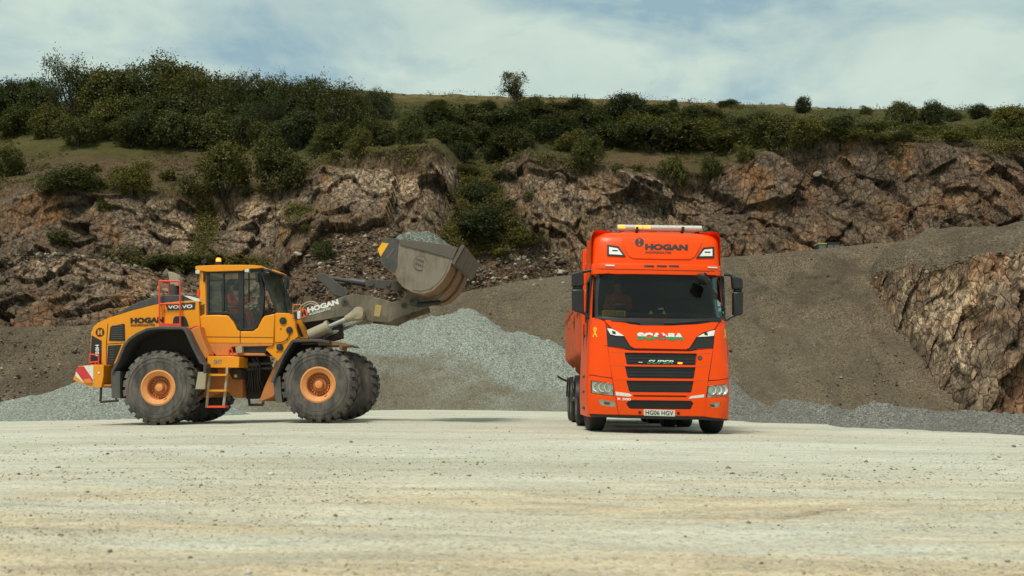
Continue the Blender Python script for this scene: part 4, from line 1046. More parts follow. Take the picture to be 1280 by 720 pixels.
# ---- cab
CY0, CY1 = -.82, .82
roof = [(244, 333.2), (246.5, 332.2), (270, 331.2), (300, 331), (318, 331.2), (326.5, 332.2), (328.5, 334.5), (320, 335.6), (306, 336), (303, 338.4), (290, 338.6), (259, 339.6), (246, 338), (244, 336.4)]
lpart('cab_roof', roof, CY0 - .06, CY1 + .06, M_LORANGE, .02)
mb = MB(); 
for pts in ([(326, 334.6), (335, 336), (351, 342), (350.5, 343.4), (336, 338.6), (326, 337)],): lprism(mb, pts, CY0 + .02, CY1 - .02)
mb.build('front_visor', M_DGREY, loader, 35, .01)
lpart('visor_edge', [(340, 336.6), (346, 338.4), (352, 341.6), (350, 341.8), (340, 337.8)], CY1 - .5, CY1 + .01, M_LORANGE, .004)
for pts in ([(244, 338), (249.3, 337.8), (249.3, 341.8), (244.3, 342)], [(305.5, 336.3), (311, 336), (311, 340), (305.8, 340.2)]): lpart('work_lamp', pts, CY0 - .10, CY0 + .02, M_LAMP, .006)
for yy in (-.45, .45): lpart('work_lamp', [(329, 336.5), (334, 338), (333, 341), (328.5, 339.6)], yy - .1, yy + .1, M_LAMP, .006)
rp = lpart('rear_pillar', [(249.5, 338.5), (256.2, 339.2), (257.6, 395.5), (249, 395.5)], CY0 - .02, CY0 + .16, M_LORANGE, .012)
lpart('rear_pillar', [(249.5, 338.5), (256.2, 339.2), (257.6, 395.5), (249, 395.5)], CY1 - .16, CY1 + .02, M_LORANGE, .012)
for k in range(6): lpart('louvre', [(250, 382.6 + 2.1 * k), (255.6, 380 + 2.1 * k), (255.6, 381 + 2.1 * k), (250, 383.7 + 2.1 * k)], CY0 - .03, CY0 - .02, M_BLACK, 0, rp)
lpart('pillar_seal', [(256.2, 339.2), (257.8, 339.2), (259.2, 395), (257.6, 395.5)], CY0 - .01, CY0 + .1, M_RUST, 0)
mb = MB(); rod(mb, L(255, 326, CY0 - .02), L(255, 352, CY0 - .02), .022); mb.box(L(255, 327, CY0 - .02), (.10, .06, .06)); mb.box(L(255.3, 347, CY0 - .03), (.035, .05, .16)); mb.build('antenna', M_BLACK, loader, 60)
b0 = L(273, 330.5, -.3); mb = MB(); mb.tube(b0, b0 + Vector((0, 0, .06)), .07, seg=14); bcn = mb.build('beacon', M_BLACK, loader)
mb = MB(); mb.lathe([(.058, .06), (.058, .12), (.045, .15), (.0001, .158)], b0, (0, 0, 1), 14); mb.build('beacon_lens', M_AMBERLIT, bcn)
lpart('tail_light', [(246, 362), (248.6, 361.5), (248.6, 370.8), (246, 370.5)], CY0 - .06, CY0 + .05, M_RED, .006)
# door and windows: black frame bars with panes between
fr = MB()
DY = CY0 - .005
def bar(pts): lprism(fr, pts, DY, DY + .07)
bar([(258.2, 339.4), (261, 339.4), (261, 394), (258.6, 394)])
bar([(258.2, 338.6), (306, 338.2), (306, 341.2), (258.2, 341.6)])
bar([(258.6, 392), (285.2, 392.6), (291.5, 401), (295.5, 411), (299, 413.4), (299, 409), (297, 408), (292.5, 399), (287, 391), (284, 389.6), (258.6, 389.6)])
bar([(297.6, 338.2), (304.4, 338.2), (304.4, 413), (297.6, 413)])
bar([(278.6, 341), (280, 341), (280, 391), (278.6, 391)])
bar([(304, 413.4), (317, 413.2), (322, 408), (326, 398.5), (324, 397), (320, 406), (316, 410.6), (304, 411)])
bar([(305, 338), (318, 336), (324, 336), (331, 366), (328.5, 392), (326, 398.5), (323.6, 398), (326.4, 390), (326.5, 366), (319.5, 340), (305, 341)])
bar([(310, 341), (311, 341), (311, 378), (310, 378)])
frame = fr.build('door_frame', M_BLACK, loader, 35, .006)
lpart('door_glass', [(260.6, 341), (298, 341), (298, 409), (294, 402), (286, 391), (260.6, 390.5)], DY + .03, DY + .036, M_GLASS, 0, frame)
lpart('side_glass', [(304, 340.6), (320, 338), (327, 366), (327, 390), (322, 404), (316, 411), (304, 411.6)], DY + .03, DY + .036, M_GLASS, 0, frame)
mb = MB(); mb.prism([L(324.5, 336.3, CY0), L(347.3, 392.3, CY0), L(347.3, 392.3, CY0) + Vector((0, CY1 - CY0, 0)), L(324.5, 336.3, CY0) + Vector((0, CY1 - CY0, 0))], (.006, 0, .002)); mb.build('windscreen', glass('sky_sheen_glass', (0.6, 0.65, 0.6), 0.6, dust=.34), loader, 35)  # pale film painted into the screen in place of the sky's reflection
for y in (CY0, CY1):
    mb = MB(); a, b = L(324.5, 336.3, CY0), L(347.3, 392.3, CY0); a.y = b.y = y; mb.tube(a, b, .022, seg=8)
    mb.build('screen_pillar', M_BLACK, loader, 60)
mb = MB(); a, b = L(326, 341, CY0), L(347, 391, CY0); mb.path([(b.x + .03, -.1, b.z), (b.x - .1, .15, b.z + .3), (b.x - .22, .45, b.z + .62)], .012, 6); mb.build('wiper', M_BLACK, loader, 60)
lpart('rear_glass', [(258.6, 341), (259.4, 341), (259.4, 393), (258.6, 393)], CY0 + .18, CY1 - .18, M_GLASS, 0)
# far side: frame bars only, panes
fb = MB()
for pts in ([(258.2, 339.4), (261, 339.4), (261, 394), (258.6, 394)], [(297.6, 338.2), (304.4, 338.2), (304.4, 413), (297.6, 413)], [(258.2, 338.6), (322, 337), (322, 340), (258.2, 341.6)], [(258.6, 389), (327, 389), (327, 413), (258.6, 413)], [(318.5, 338), (324, 337), (329, 392), (325, 392)]):
    q = lp(pts, CY0); fb.prism([(p.x, CY1 - .03, p.z) for p in q], (0, -.05, 0))
fb.build('far_side_frame', M_INT, loader)
base_cab = [(249, 395.4), (262, 393.6), (284, 394), (291.4, 402.6), (296, 412.4), (299, 414), (316, 414), (322, 409.5), (327.5, 398), (330.5, 395), (343, 392.2), (342.6, 429.4), (258, 428.6), (252.4, 421)]
bc = lpart('cab_base', base_cab, CY0 - .08, CY0 + .25, M_LORANGE, .03)
lpart('cab_base_far', base_cab, CY1 - .25, CY1 + .08, M_LORANGE, .02)
lpart('cab_floor', [(255, 416), (342, 416), (342, 429), (257, 428.4)], CY0 + .26, CY1 - .26, M_INT, 0)
for pts in ([(299.8, 414), (300.6, 414), (300.6, 428.8), (299.8, 428.8)], [(253, 420.6), (342.4, 421.6), (342.4, 422.2), (253, 421.2)]): lpart('panel_gap', pts, CY0 - .086, CY0 - .07, M_BLACK, 0, bc)
lettering('small_lettering', 'careful', [(254, 422.6), (272, 422.8), (272, 420.3), (254, 420.1)], lmap(CY0 - .088), M_RUST, loader, 0.0) if False else None
# cab inside
lpart('operator_seat', [(276, 402), (277, 376), (275, 358), (278, 352), (281.5, 353), (283, 378), (285, 396), (300, 397), (301, 404)], -.28, .28, M_SEAT, .04)
lpart('seat_console', [(282, 394), (306, 391), (306, 396), (284, 400)], -.42, -.32, M_INT, .02)
lpart('dash_console', [(322, 416), (331, 390), (342, 389), (343, 416)], -.5, .5, M_INT, .03)
mb = MB(); mb.lathe([(.17, -.012), (.185, 0), (.17, .012), (.158, 0), (.17, -.012)], L(317, 384.5, 0), (-.45, 0, .9), 24); mb.tube(L(317, 385, 0), L(328, 396, 0), .03, seg=8); mb.build('steering_wheel', M_BLACK, loader)
lpart('cab_monitor', [(321, 372), (326, 371), (328, 379), (323, 380)], -.3, -.1, M_BLACK, .01)
# mirrors
mb = MB(); mb.path([L(x, y, -.88) for x, y in ((336, 338), (347, 342), (354, 344), (357.5, 346))], .016, 6); mb.build('mirror_arm', M_BLACK, loader, 60)
lpart('mirror', [(354, 345), (358, 345.6), (359, 349), (358, 361), (355.6, 361)], -1.02, -.82, M_BLACK, .01)
lpart('mirror', [(319, 341), (323, 340), (322.6, 352), (319.6, 352)], -1.0, -.9, M_BLACK, .01)
# ---- boom
boom = [(366, 393), (378, 390), (405, 379.5), (431, 369.6), (441, 367.4), (462, 369.4), (490, 377.6), (502, 373.8), (512, 371.4), (521, 374), (527, 380), (528.6, 386), (515, 390), (502, 395), (486, 403.2), (470, 402), (456, 400.2), (449, 399.6), (443, 392.5), (420, 397), (400, 400.6), (377, 403.5), (366, 403)]
lpart('lift_arm', boom, -.62, -.52, M_BOOM, .012)
q = lp(boom, -.62); mb = MB(); mb.prism([(p.x, .62, p.z) for p in q], (0, -.10, 0)); mb.build('lift_arm', M_BOOM, loader, 35, .012)
lpart('arm_dark_panel', [(376, 391.5), (405, 380.6), (432, 370.4), (441, 382), (400, 396.5), (378, 401)], -.624, -.6, M_BOOMDK, 0) if False else None
mb = MB(); a = L(452, 384, -.6); mb.tube((a.x, -.55, a.z), (a.x, .55, a.z), .17, seg=20); a = L(500, 384, -.6); mb.tube((a.x, -.55, a.z), (a.x, .55, a.z), .12, seg=16); mb.build('cross_tube', M_BOOMDK, loader)
for (x, y, r) in ((431, 377, 4.1), (505, 382, 3.6), (370, 397.5, 3.5)):
    d = disc('pivot_pin', x, y, -.622, r, M_BOOMDK, .025, 20); disc('pin_bolt', x, y, -.648, r * .4, M_BLACK, .02, 10, d)
lettering('company_lettering', 'HOGAN', [(385, 391.2), (423.6, 380.2), (422.2, 373.6), (383.6, 384.6)], lmap(-.627), M_TEXTW, loader, 0.06)
lettering('trade_lettering', 'AGGREGATES', [(386.4, 394.4), (413.6, 386.6), (413.2, 384.0), (386, 391.8)], lmap(-.627), M_TEXTW, loader, 0.02)
badge(379.2, 391.4, -.622, 5.6, paint('orange_badge', (0.80, 0.12, 0.015), .5, .1), M_TEXTB, math.radians(17))
st = lpart('warning_label', [(469.4, 380.6), (477, 381.6), (474.6, 396), (467.2, 395)], -.628, -.618, M_STICKER, 0)
for k in range(4): lpart('label_line', [(469.6 - .5 * k, 383 + 3.2 * k), (475.6 - .5 * k, 383.8 + 3.2 * k), (475.4 - .5 * k, 385 + 3.2 * k), (469.4 - .5 * k, 384.2 + 3.2 * k)], -.631, -.627, M_BEIGE, 0, st)
lpart('weld_seam', [(434, 380), (435, 379.6), (449, 392), (448, 392.6)], -.628, -.615, M_BOOMDK, 0)
# tilt lever and link
lev = [(395, 346), (397, 343), (401, 341.3), (405, 341.4), (410, 344), (420, 352.5), (431, 360.5), (436, 365), (434, 369), (424, 371), (415, 368), (407, 357), (398, 350)]
for y in (-.28, .12): lpart('tilt_lever', lev, y, y + .14, M_BOOMDK, .012)
mb = MB(); mb.path([L(x, y, -.2) for x, y in ((405, 357), (400, 361), (398, 364), (402, 365), (407, 361))], .03, 8); mb.build('hydraulic_hose', M_BLACK, loader, 60)
lpart('tilt_cylinder_end', [(414, 366), (423, 361), (428, 369), (420, 372)], -.14, .14, M_BEIGE, .02)
mb = MB(); mb.tube(L(404, 346.4, 0), L(437, 351.2, 0), .052, seg=14); mb.build('link_rod', M_BOOMDK, loader)
mb = MB(); mb.tube(L(437, 351.2, 0), L(456, 354.2, 0), .085, seg=14); mb.tube(L(453, 353.6, 0), L(457, 354.2, 0), .10, seg=14); mb.build('link_sleeve', M_DGREY, loader)
for y in (-.16, .09): lpart('bucket_link', [(456, 351), (463, 348.8), (478, 349.8), (492, 351), (500, 355), (503, 362), (494, 364), (480, 361), (462, 359), (456, 356.4)], y, y + .07, M_BOOMDK, .012)
for x, y in ((464.5, 354.4), (485.3, 355)): disc('pivot_pin', x, y, -.162, 3.2, M_DGREY, .03, 16)
# lift cylinders
for y in (-.40, .44):
    mb = MB(); a, b = L(388, 419.5, -.62), L(412.5, 408.5, -.62); c = L(449, 392.6, -.62)
    if y < 0: y = -.70
    a.y = b.y = c.y = y
    mb.tube(a, b, .135, .135, 20); mb.tube(b - (b - a) * .12, b + (b - a) * .02, .155, seg=20); cy = mb.build('lift_cylinder', M_BEIGE, loader)
    mb = MB(); mb.tube(b, c, .055, seg=14); mb.build('piston_rod', M_CHROME, cy)
    mb = MB(); d = (c - b).normalized(); mb.tube(c - d * .32, c - d * .05, .075, .135, 14); mb.lathe([(.001, -.13), (.13, -.11), (.165, 0), (.13, .11), (.001, .13)], c, (0, 1, 0), 16); mb.build('rod_eye', M_BEIGE, cy)
mb = MB(); mb.path([L(x, y, -.45) for x, y in ((373, 389), (377, 382), (384, 378), (391, 377.3), (396, 379.4), (399, 383))], .022, 8); mb.build('hydraulic_hose', M_BEIGE, loader, 60)
mb = MB(); mb.path([L(x, y, -.3) for x, y in ((376, 390), (381, 382.5), (388, 379.8), (394, 381), (398, 385))], .02, 8); mb.build('hydraulic_hose', M_BEIGE, loader, 60)
lpart('boom_foot', [(374, 405), (408, 398), (417, 400), (419, 421), (404, 425), (384, 424)], -.45, .45, M_DARKIN, .02)
for k in range(3):
    mb = MB(); mb.path([L(398 + 3 * k, 424, -.5), L(405 + 3 * k, 419, -.5), L(413 + 3 * k, 416, -.5), L(419 + 2 * k, 413, -.48)], .02, 6); mb.build('hydraulic_pipe', M_CHROME, loader, 60)
# ---- bucket
BY = 1.56
prof = [(481, 297), (477.4, 303), (472.4, 311.7), (475.6, 321), (477, 330.5), (485, 337), (494.5, 344.6), (497.4, 352), (505, 360), (515.5, 365.4), (529, 367.8), (541.4, 363.8), (553.5, 352), (562, 337), (564.6, 328), (578, 306)]
outer = lp(prof, -BY)
cen = Vector((sum(p.x for p in outer) / len(outer), 0, sum(p.z for p in outer) / len(outer)))
inner = [p + (Vector((cen.x, p.y, cen.z)) - p).normalized() * .035 for p in outer]
mb = MB(); n = len(outer); vv = Vector((0, 2 * BY, 0))
vs = outer + inner + [p + vv for p in outer] + [p + vv for p in inner]; fs = []
for i in range(n - 1):
    fs += [(i, i + 1, 2 * n + i + 1, 2 * n + i), (n + i, 3 * n + i, 3 * n + i + 1, n + i + 1), (i, n + i, n + i + 1, i + 1), (2 * n + i, 2 * n + i + 1, 3 * n + i + 1, 3 * n + i)]
fs += [(0, 2 * n, 3 * n, n), (n - 1, 2 * n - 1, 4 * n - 1, 3 * n - 1)]
mb.add(vs, fs); bucket = mb.build('bucket', M_RUST, loader, 30)
side_pl = [(499, 299.5), (529, 302.6), (560.5, 307), (571, 310.3), (564.4, 328), (561.6, 337), (553, 351.6), (541, 363.2), (529, 367), (515.6, 364.8), (505.4, 359.4), (497.8, 351.6), (495, 344.2), (485.6, 336.6), (477.6, 330), (476.4, 321), (473.4, 311.7), (478, 303.4), (481.6, 297.8)]
for y0, y1, in ((-BY, -BY + .04), (BY - .04, BY)):
    q = lp(side_pl, -BY); mb = MB(); mb.prism([(p.x, y0 - .001 if y0 < 0 else y0, p.z) for p in q], (0, y1 - y0, 0)); mb.build('side_plate', M_STEEL, bucket, 35, .004)
lpart('rear_guard', [(481, 297.2), (499, 298.7), (498, 304), (496.4, 330), (493, 341), (485, 335.5), (477.6, 329.6), (476, 321), (486, 304), (478, 303.2)], -BY - .012, -BY, M_DGREY, .003, bucket)
lpart('yellow_marker', [(472, 311.7), (477.6, 303.2), (486, 304.2), (475.8, 320.8)], -BY - .016, -BY, M_YELLOW, .002, bucket)
lpart('guard_slot', [(490.5, 310.5), (494, 310.8), (484.6, 324), (481.6, 322.6)], -BY - .018, -BY - .01, M_STEELDK, .002, bucket)
lpart('rim_bar', [(498, 299), (529, 302), (560.5, 306.4), (572.6, 309.4), (566, 323.6), (562, 322.4), (534, 314.5), (500, 306)], -BY - .03, -BY + .03, M_STEELDK, .006, bucket)
lpart('side_wear_plate', [(537.6, 319), (562, 325.5), (557, 341), (548.6, 352.6), (538, 361), (526, 363.8), (516, 362)], -BY - .014, -BY, M_STEEL, .003, bucket)
em = disc('round_emblem', 525.2, 329, -BY - .001, 9.2, M_STEELDK, .012, 32, bucket); em2 = disc('emblem_face', 525.2, 329, -BY - .012, 8.4, M_STEEL, .004, 32, bucket)
mb = MB()
for k, (a, b) in enumerate(((-4.5, 5), (-5.5, 4))):
    for j in range(4):
        x = 525.2 + a + (b - a) * j / 4; y = 326.0 + 6 * k + (x - 525) * .42
        lprism(mb, [(x, y - 2), (x + 1.7, y - 1.3), (x + 1.7, y + 1.9), (x, y + 1.2)], -BY - .020, -BY - .016)
mb.build('emblem_mark', M_BOOMDK, bucket)
# cutting edge with segments, wear bars below
lip = [L(564.2, 328.6, -BY - .02), L(578.4, 305.4, -BY - .02), L(581, 307, -BY - .02), L(567.5, 331.5, -BY - .02)]
mb = MB(); mb.prism(lip, (0, 2 * BY + .04, 0)); ed = mb.build('cutting_edge', M_STEELDK, bucket, 35, .006)
off = Vector((lip[2].x - lip[1].x, 0, lip[2].z - lip[1].z)).normalized()
for k in range(3):
    y0 = -BY + .02 + k * (2 * BY / 3); mb = MB()
    a, b = lip[3] + off * .004, lip[2] + off * .004; a = a + (b - a) * .08; b = b - (b - a) * .05
    a.y = b.y = y0; mb.prism([a, b, b + off * .035, a + off * .035], (0, 2 * BY / 3 - .04, 0)); mb.build('edge_segment', M_STEELDK, ed, 35, .006)
for y0, w in ((-.60, .55), (.62, .55)):
    mb = MB(); q = [Vector((p.x, y0, p.z)) for p in outer[9:15]]; c2 = Vector((cen.x, y0, cen.z))
    o2 = [p + (p - c2).normalized() * .055 for p in q]; o1 = [p + (p - c2).normalized() * .006 for p in q]
    mb.prism(o1 + o2[::-1], (0, w, 0)); mb.build('wear_bar', M_RUST, bucket, 35, .006)
for y in (-.66, -.42, .38, .62):
    lpart('hinge_plate', [(512, 364), (548, 357), (554, 363), (549, 373), (543, 381), (536, 383.5), (524, 387), (516, 386), (505, 372)], y, y + .06, M_BOOM if y < 0 else M_BOOMDK, .01, bucket)
d = disc('hinge_pin', 517, 378, -.68, 5.2, M_BOOMDK, .03, 20); disc('pin_bolt', 514.6, 376, -.71, 2.3, M_BLACK, .02, 10, d)
mb = MB(); a = L(521, 381, -.66); b = L(551, 378, -.66); mb.tube(a, b, .055, seg=10); mb.build('hinge_bar', M_BLACK, bucket)
# gravel in the bucket
def bucket_load():
    q = [L(x, y, -BY) for x, y in ((484, 301), (496, 299.6), (512, 300.6), (530, 302.5), (548, 304.8), (562, 307.5), (574, 309))]
    ny, P = 40, []
    xs = np.linspace(q[0].x, q[-1].x, 54); base = np.interp(xs, [p.x for p in q], [p.z for p in q])
    ys = np.linspace(-BY + .05, BY - .05, ny)
    X, Yg = np.meshgrid(xs, ys); u = (X - xs[0]) / (xs[-1] - xs[0]); v = (Yg + BY) / (2 * BY)
    H = np.interp(u, [0, .12, .25, .45, .6, .8, 1], [.14, .36, .43, .42, .35, .20, .02]) * np.minimum(1, 3.2 * np.minimum(v, 1 - v)) ** .8
    H = H + fbm(np.stack([X * 2.5, Yg * 2.5, 0 * X], -1), 4, 61) * .035 * np.minimum(1, 8 * H) + fbm(np.stack([X * 11, Yg * 11, 0 * X], -1), 2, 62) * .02
    Z = base[None] + H - .05
    me = grid_mesh('gravel_load', np.stack([X, Yg, Z], -1), {'weather': 0 * X})
    me.transform(L_R.to_4x4()); o = link('gravel_load', me, mat_gravel('bucket_aggregate', ((0.06, 0.066, 0.054), (0.135, 0.146, 0.12), (0.25, 0.265, 0.225)), 26.0, 0.9), None, None)
    o.location = L_O; smooth(o)
    tag(o, 'heap of grey-green gravel filling the raised loader bucket', 'gravel', None, 'stuff')
bucket_load()
p = L(288, 394, -.05)
seated_person('loader operator in orange hi-vis clothing seated at the controls', L_O + L_R @ Vector((p.x - .02, 0, p.z + .0)), L_YAW, 1.0)
# ================================================================== TIPPER TRUCK
M_TORANGE = paint('truck_orange', (0.88, 0.070, 0.0005), 0.36, 0.07, (0.55, 0.10, 0.02), 1.5, coat=0.08, low=(0.1, 0.9), spec=0.18)
M_TBODY = paint('tipper_orange', (0.55, 0.085, 0.022), 0.55, 0.5, (0.20, 0.12, 0.075), 2.0, low=(0.5, 3.0))
M_TPANEL = paint('tipper_dusty_panel', (0.42, 0.30, 0.22), 0.7, 0.6, (0.16, 0.125, 0.09), 2.5)
M_TBLACK = paint('truck_black_plastic', (0.011, 0.011, 0.011), 0.42, 0.10, (0.06, 0.05, 0.04), 3.0)
M_CHASSIS = paint('chassis_black', (0.012, 0.012, 0.012), 0.6, 0.4, (0.05, 0.043, 0.035), 3.0)
M_HEAD = paint('headlamp_bowl', (0.84, 0.83, 0.78), 0.3, 0.3, (0.34, 0.32, 0.28), 14.0)
M_CABDARK = paint('truck_cab_interior', (0.014, 0.014, 0.014), .7, .2, (.03, .028, .025), 4.0)
M_GREEN = paint('green_lettering', (0.01, 0.27, 0.10), .5, .1)
M_REDL = paint('red_lettering', (0.55, 0.03, 0.03), .5, .1)
M_RIBBON = paint('yellow_ribbon', (0.80, 0.50, 0.02), .5, .05)
M_NPLATE = paint('white_plate', (0.66, 0.65, 0.58), .4, .12, (.4, .36, .3))
M_YPLATE = paint('yellow_plate', (0.90, 0.52, 0.02), .4, .1)
M_TEAL = paint('teal_plastic', (0.02, 0.42, 0.36), .4, .1)
M_LENS = glass('lamp_cover', (0.97, 0.98, 0.95), 0.4, dust=.01)

T_O = Vector(((823 - 640) / F_PX * 18.2, 18.2, 0.0))
T_YAW = math.radians(-0.5)
T_R = Matrix.Rotation(T_YAW, 3, 'Z') @ Matrix.Rotation(math.radians(1.0), 3, 'Y')
truck = empty('tipper_truck', T_O); truck.rotation_euler = T_R.to_euler()
tag(truck, 'bright orange high-cab tipper truck facing the viewer', 'truck')
T_Ri = T_R.transposed()
_tc = T_Ri @ (Vector(CAM) - T_O)
def Ty(px, py, y):
    d = T_Ri @ Vector(ray(px, py)); t = (y - _tc.y) / d.y
    p = _tc + d * t; return Vector((p.x, y, p.z))
Z_TAB = [0.28, 0.60, 0.95, 1.30, 1.75, 2.00, 2.06, 2.40, 2.84, 2.865, 2.875, 3.02, 3.07, 3.085, 3.20, 3.42, 3.55, 3.62, 3.67, 3.70, 3.715]
R_TAB = [0.06, 0.02, 0.02, 0.05, 0.11, 0.155, 0.17, 0.27, 0.42, 0.42, 0.34, 0.34, 0.36, 0.41, 0.43, 0.48, 0.52, 0.57, 0.65, 0.78, 1.00]
W_TAB = [1.27, 1.285, 1.285, 1.275, 1.255, 1.235, 1.22, 1.205, 1.185, 1.185, 1.205, 1.205, 1.20, 1.19, 1.19, 1.19, 1.19, 1.182, 1.165, 1.13, 1.06]
def rake(z): return float(np.interp(z, Z_TAB, R_TAB))
def halfw(z): return float(np.interp(z, Z_TAB, W_TAB))
def front(x, z):
    w = halfw(z); u = min(abs(x) / w, 1.0)
    dep = 0.34 if z < 2.03 else 0.30
    return rake(z) + 0.05 * u * u + dep * (1 - (1 - u ** 9) ** (1 / 3.0))
def T(px, py, off=0.0):
    y = 0.2
    for _ in range(14):
        p = Ty(px, py, y); y = 0.5 * y + 0.5 * (front(p.x, p.z) - off)
    return Ty(px, py, y)
def tmap(off): return lambda px, py: T(px, py, off)
def patch(name, outline, off, th, mat, holes=(), parent=None, step=7.0, vstep=9.0, bevel=0.0, fn=None):
    """a plate lying on the curved front: px outline (and holes), standing off the shell by off, th thick"""
    loops = [list(outline)] + [list(h) for h in holes]
    bm = bmesh.new(); flat = [Vector((x, y, 0)) for l in loops for x, y in l]
    bv = [bm.verts.new(p) for p in flat]
    for t in tessellate_polygon([[Vector((x, y, 0)) for x, y in l] for l in loops]):
        try: bm.faces.new([bv[i] for i in t])
        except ValueError: pass
    bmesh.ops.dissolve_limit(bm, angle_limit=0.01, verts=bm.verts[:], edges=bm.edges[:])
    xs = [p.x for p in flat]; ys = [p.y for p in flat]
    n = int((max(xs) - min(xs)) / step)
    for k in range(1, n + 1): bmesh.ops.bisect_plane(bm, geom=bm.verts[:] + bm.edges[:] + bm.faces[:], plane_co=(min(xs) + (max(xs) - min(xs)) * k / (n + 1), 0, 0), plane_no=(1, 0, 0))
    n = int((max(ys) - min(ys)) / vstep)
    for k in range(1, n + 1): bmesh.ops.bisect_plane(bm, geom=bm.verts[:] + bm.edges[:] + bm.faces[:], plane_co=(0, min(ys) + (max(ys) - min(ys)) * k / (n + 1), 0), plane_no=(0, 1, 0))
    bm.verts.index_update()
    f2 = fn or (lambda x, y: T(x, y, off))
    V = [f2(v.co.x, v.co.y) for v in bm.verts]; nv = len(V)
    faces = [tuple(v.index for v in f.verts) for f in bm.faces]
    border = [(e.verts[0].index, e.verts[1].index) for e in bm.edges if len(e.link_faces) == 1]
    bm.free()
    fs = list(faces)
    VV = list(V)
    if th:
        VV += [p + Vector((0, th, 0)) for p in V]
        fs += [tuple(i + nv for i in reversed(f)) for f in faces] + [(a, b, b + nv, a + nv) for a, b in border]
    mb = MB(); mb.add(VV, fs)
    return mb.build(name, mat, parent or truck, 40, bevel)

# ---- cab shell: loft with real openings for windscreen and side windows
def cab_shell():
    U = [-1, -.998, -.99, -.975, -.955, -.92, -.87, -.80, -.7, -.55, -.35, -.15, 0]
    U = U + [-u for u in U[-2::-1]]
    ysb = [2.25, 1.95, 1.55, 1.15, 0.75, 0.58]
    zs = sorted(set(Z_TAB + [0.45, 0.8, 1.1, 1.5, 2.2, 2.6, 3.3]))
    rows, kinds = [], None
    for z in zs:
        w = halfw(z); row = []
        for y in ysb: row.append((-w, y + (0 if z < 3.4 else .0), z))
        for u in U: row.append((u * w, front(u * w, z), z))
        for y in ysb[::-1]: row.append((w, y, z))
        rows.append(row)
    C = len(rows[0]); V = [p for r in rows for p in r]; F = []
    nb = len(ysb)
    for i in range(len(zs) - 1):
        zm = (zs[i] + zs[i + 1]) / 2
        for j in range(C - 1):
            a, b = rows[i][j], rows[i][j + 1]
            if 2.06 < zm < 2.84:
                if nb <= j < nb + len(U) - 1 and abs(a[0]) / halfw(zs[i]) <= .9751 and abs(b[0]) / halfw(zs[i]) <= .9751: continue
                if j < nb or j >= nb + len(U) - 1:
                    y = (a[1] + b[1]) / 2
                    if .58 < y < 1.55: continue
            F.append((i * C + j, i * C + j + 1, (i + 1) * C + j + 1, (i + 1) * C + j))
    top = len(V); i = len(zs) - 1
    V.append((0, 1.5, 3.73)); F += [(i * C + j, i * C + j + 1, top) for j in range(C - 1)] + [(i * C + C - 1, i * C, top)]
    b0 = len(V); V += [(-1.2, 2.26, .5), (1.2, 2.26, .5), (1.15, 2.26, 3.6), (-1.15, 2.26, 3.6)]; F.append((b0, b0 + 1, b0 + 2, b0 + 3))
    mb = MB(); mb.add(V, F); o = mb.build('cab_shell', M_TORANGE, truck, 38)
    return o
shell = cab_shell()
# dark lining so that the inside of the cab is not orange
mb = MB()
xl, zl0, zl1 = 1.10, 1.95, 2.95
mb.add([(-xl, .62, zl0), (xl, .62, zl0), (xl, 2.2, zl0), (-xl, 2.2, zl0), (-xl, .62, zl1), (xl, .62, zl1), (xl, 2.2, zl1), (-xl, 2.2, zl1)], [(0, 1, 2, 3), (4, 5, 6, 7), (2, 3, 7, 6)])
for s in (-1, 1):
    mb.box((s * 1.13, 1.9, 2.45), (.06, .6, 1.0)); mb.box((s * 1.13, .60, 2.45), (.05, .08, .9))
mb.build('cab_lining', M_CABDARK, truck)
# windscreen, black surround
ws = [(745.5, 342.5), (760, 341.6), (770, 343), (800, 342.8), (870, 344), (890, 343.6), (905, 345), (906.5, 372), (907, 401), (885, 401.5), (830, 402.5), (780, 401), (743.5, 398), (743.8, 370)]
wsi = [(750, 344), (800, 344.6), (870, 345.8), (901, 346.6), (902.5, 372), (903, 397), (885, 398), (830, 398.8), (780, 397.4), (747.5, 394.6), (748, 370)]
patch('windscreen', wsi, .006, .005, M_SCREEN)
patch('windscreen_frame', ws, .012, .03, M_TBLACK, [wsi])
patch('scuttle_panel', [(744, 396.5), (765, 398.4), (800, 400), (850, 401.4), (907, 400), (907.5, 402.5), (890, 402.4), (872, 405), (838, 406.6), (800, 406.4), (787, 404.6), (779, 401.8), (758, 399.6), (745, 398.6)], .03, .05, M_TBLACK)
for (a, b, c) in (((764, 400.5), (800, 403.6), (790, 402.2)), ((830, 404), (868, 401.8), (850, 403)), ((840, 404.6), (886, 400.6), (860, 402.6))):
    mb = MB(); mb.path([T(*a, .05), T(*c, .06), T(*b, .04)], .012, 6); mb.build('wiper', M_TBLACK, truck, 60)
# inside: dashboard, steering wheel, seats, plate, small signs
mb = MB(); mb.prism([(-1.08, .40, 1.98), (-1.08, .34, 2.13), (-1.08, .62, 2.20), (-1.08, .85, 2.10), (-1.08, .95, 1.96)], (2.16, 0, 0)); mb.build('dashboard', M_CABDARK, truck, 35, .02)
for x in (-.62, .62):
    mb = MB(); mb.box((x, 1.55, 2.25), (.5, .16, .75)); mb.box((x, 1.52, 2.72), (.28, .12, .2)); mb.box((x, 1.28, 1.98), (.5, .5, .16)); mb.build('seat', M_SEAT, truck, 35, .04)
mb = MB(); mb.lathe([(.20, -.014), (.215, 0), (.20, .014), (.187, 0), (.20, -.014)], (-.62, .88, 2.26), (0, -.75, .6), 26); mb.tube((-.62, .88, 2.26), (-.62, .72, 2.12), .03, seg=8); mb.box((-.62, .885, 2.265), (.36, .02, .05), Matrix.Rotation(-.65, 3, 'X')); mb.build('steering_wheel', M_TBLACK, truck)
yp = lambda px, py: Ty(px, py, .33)
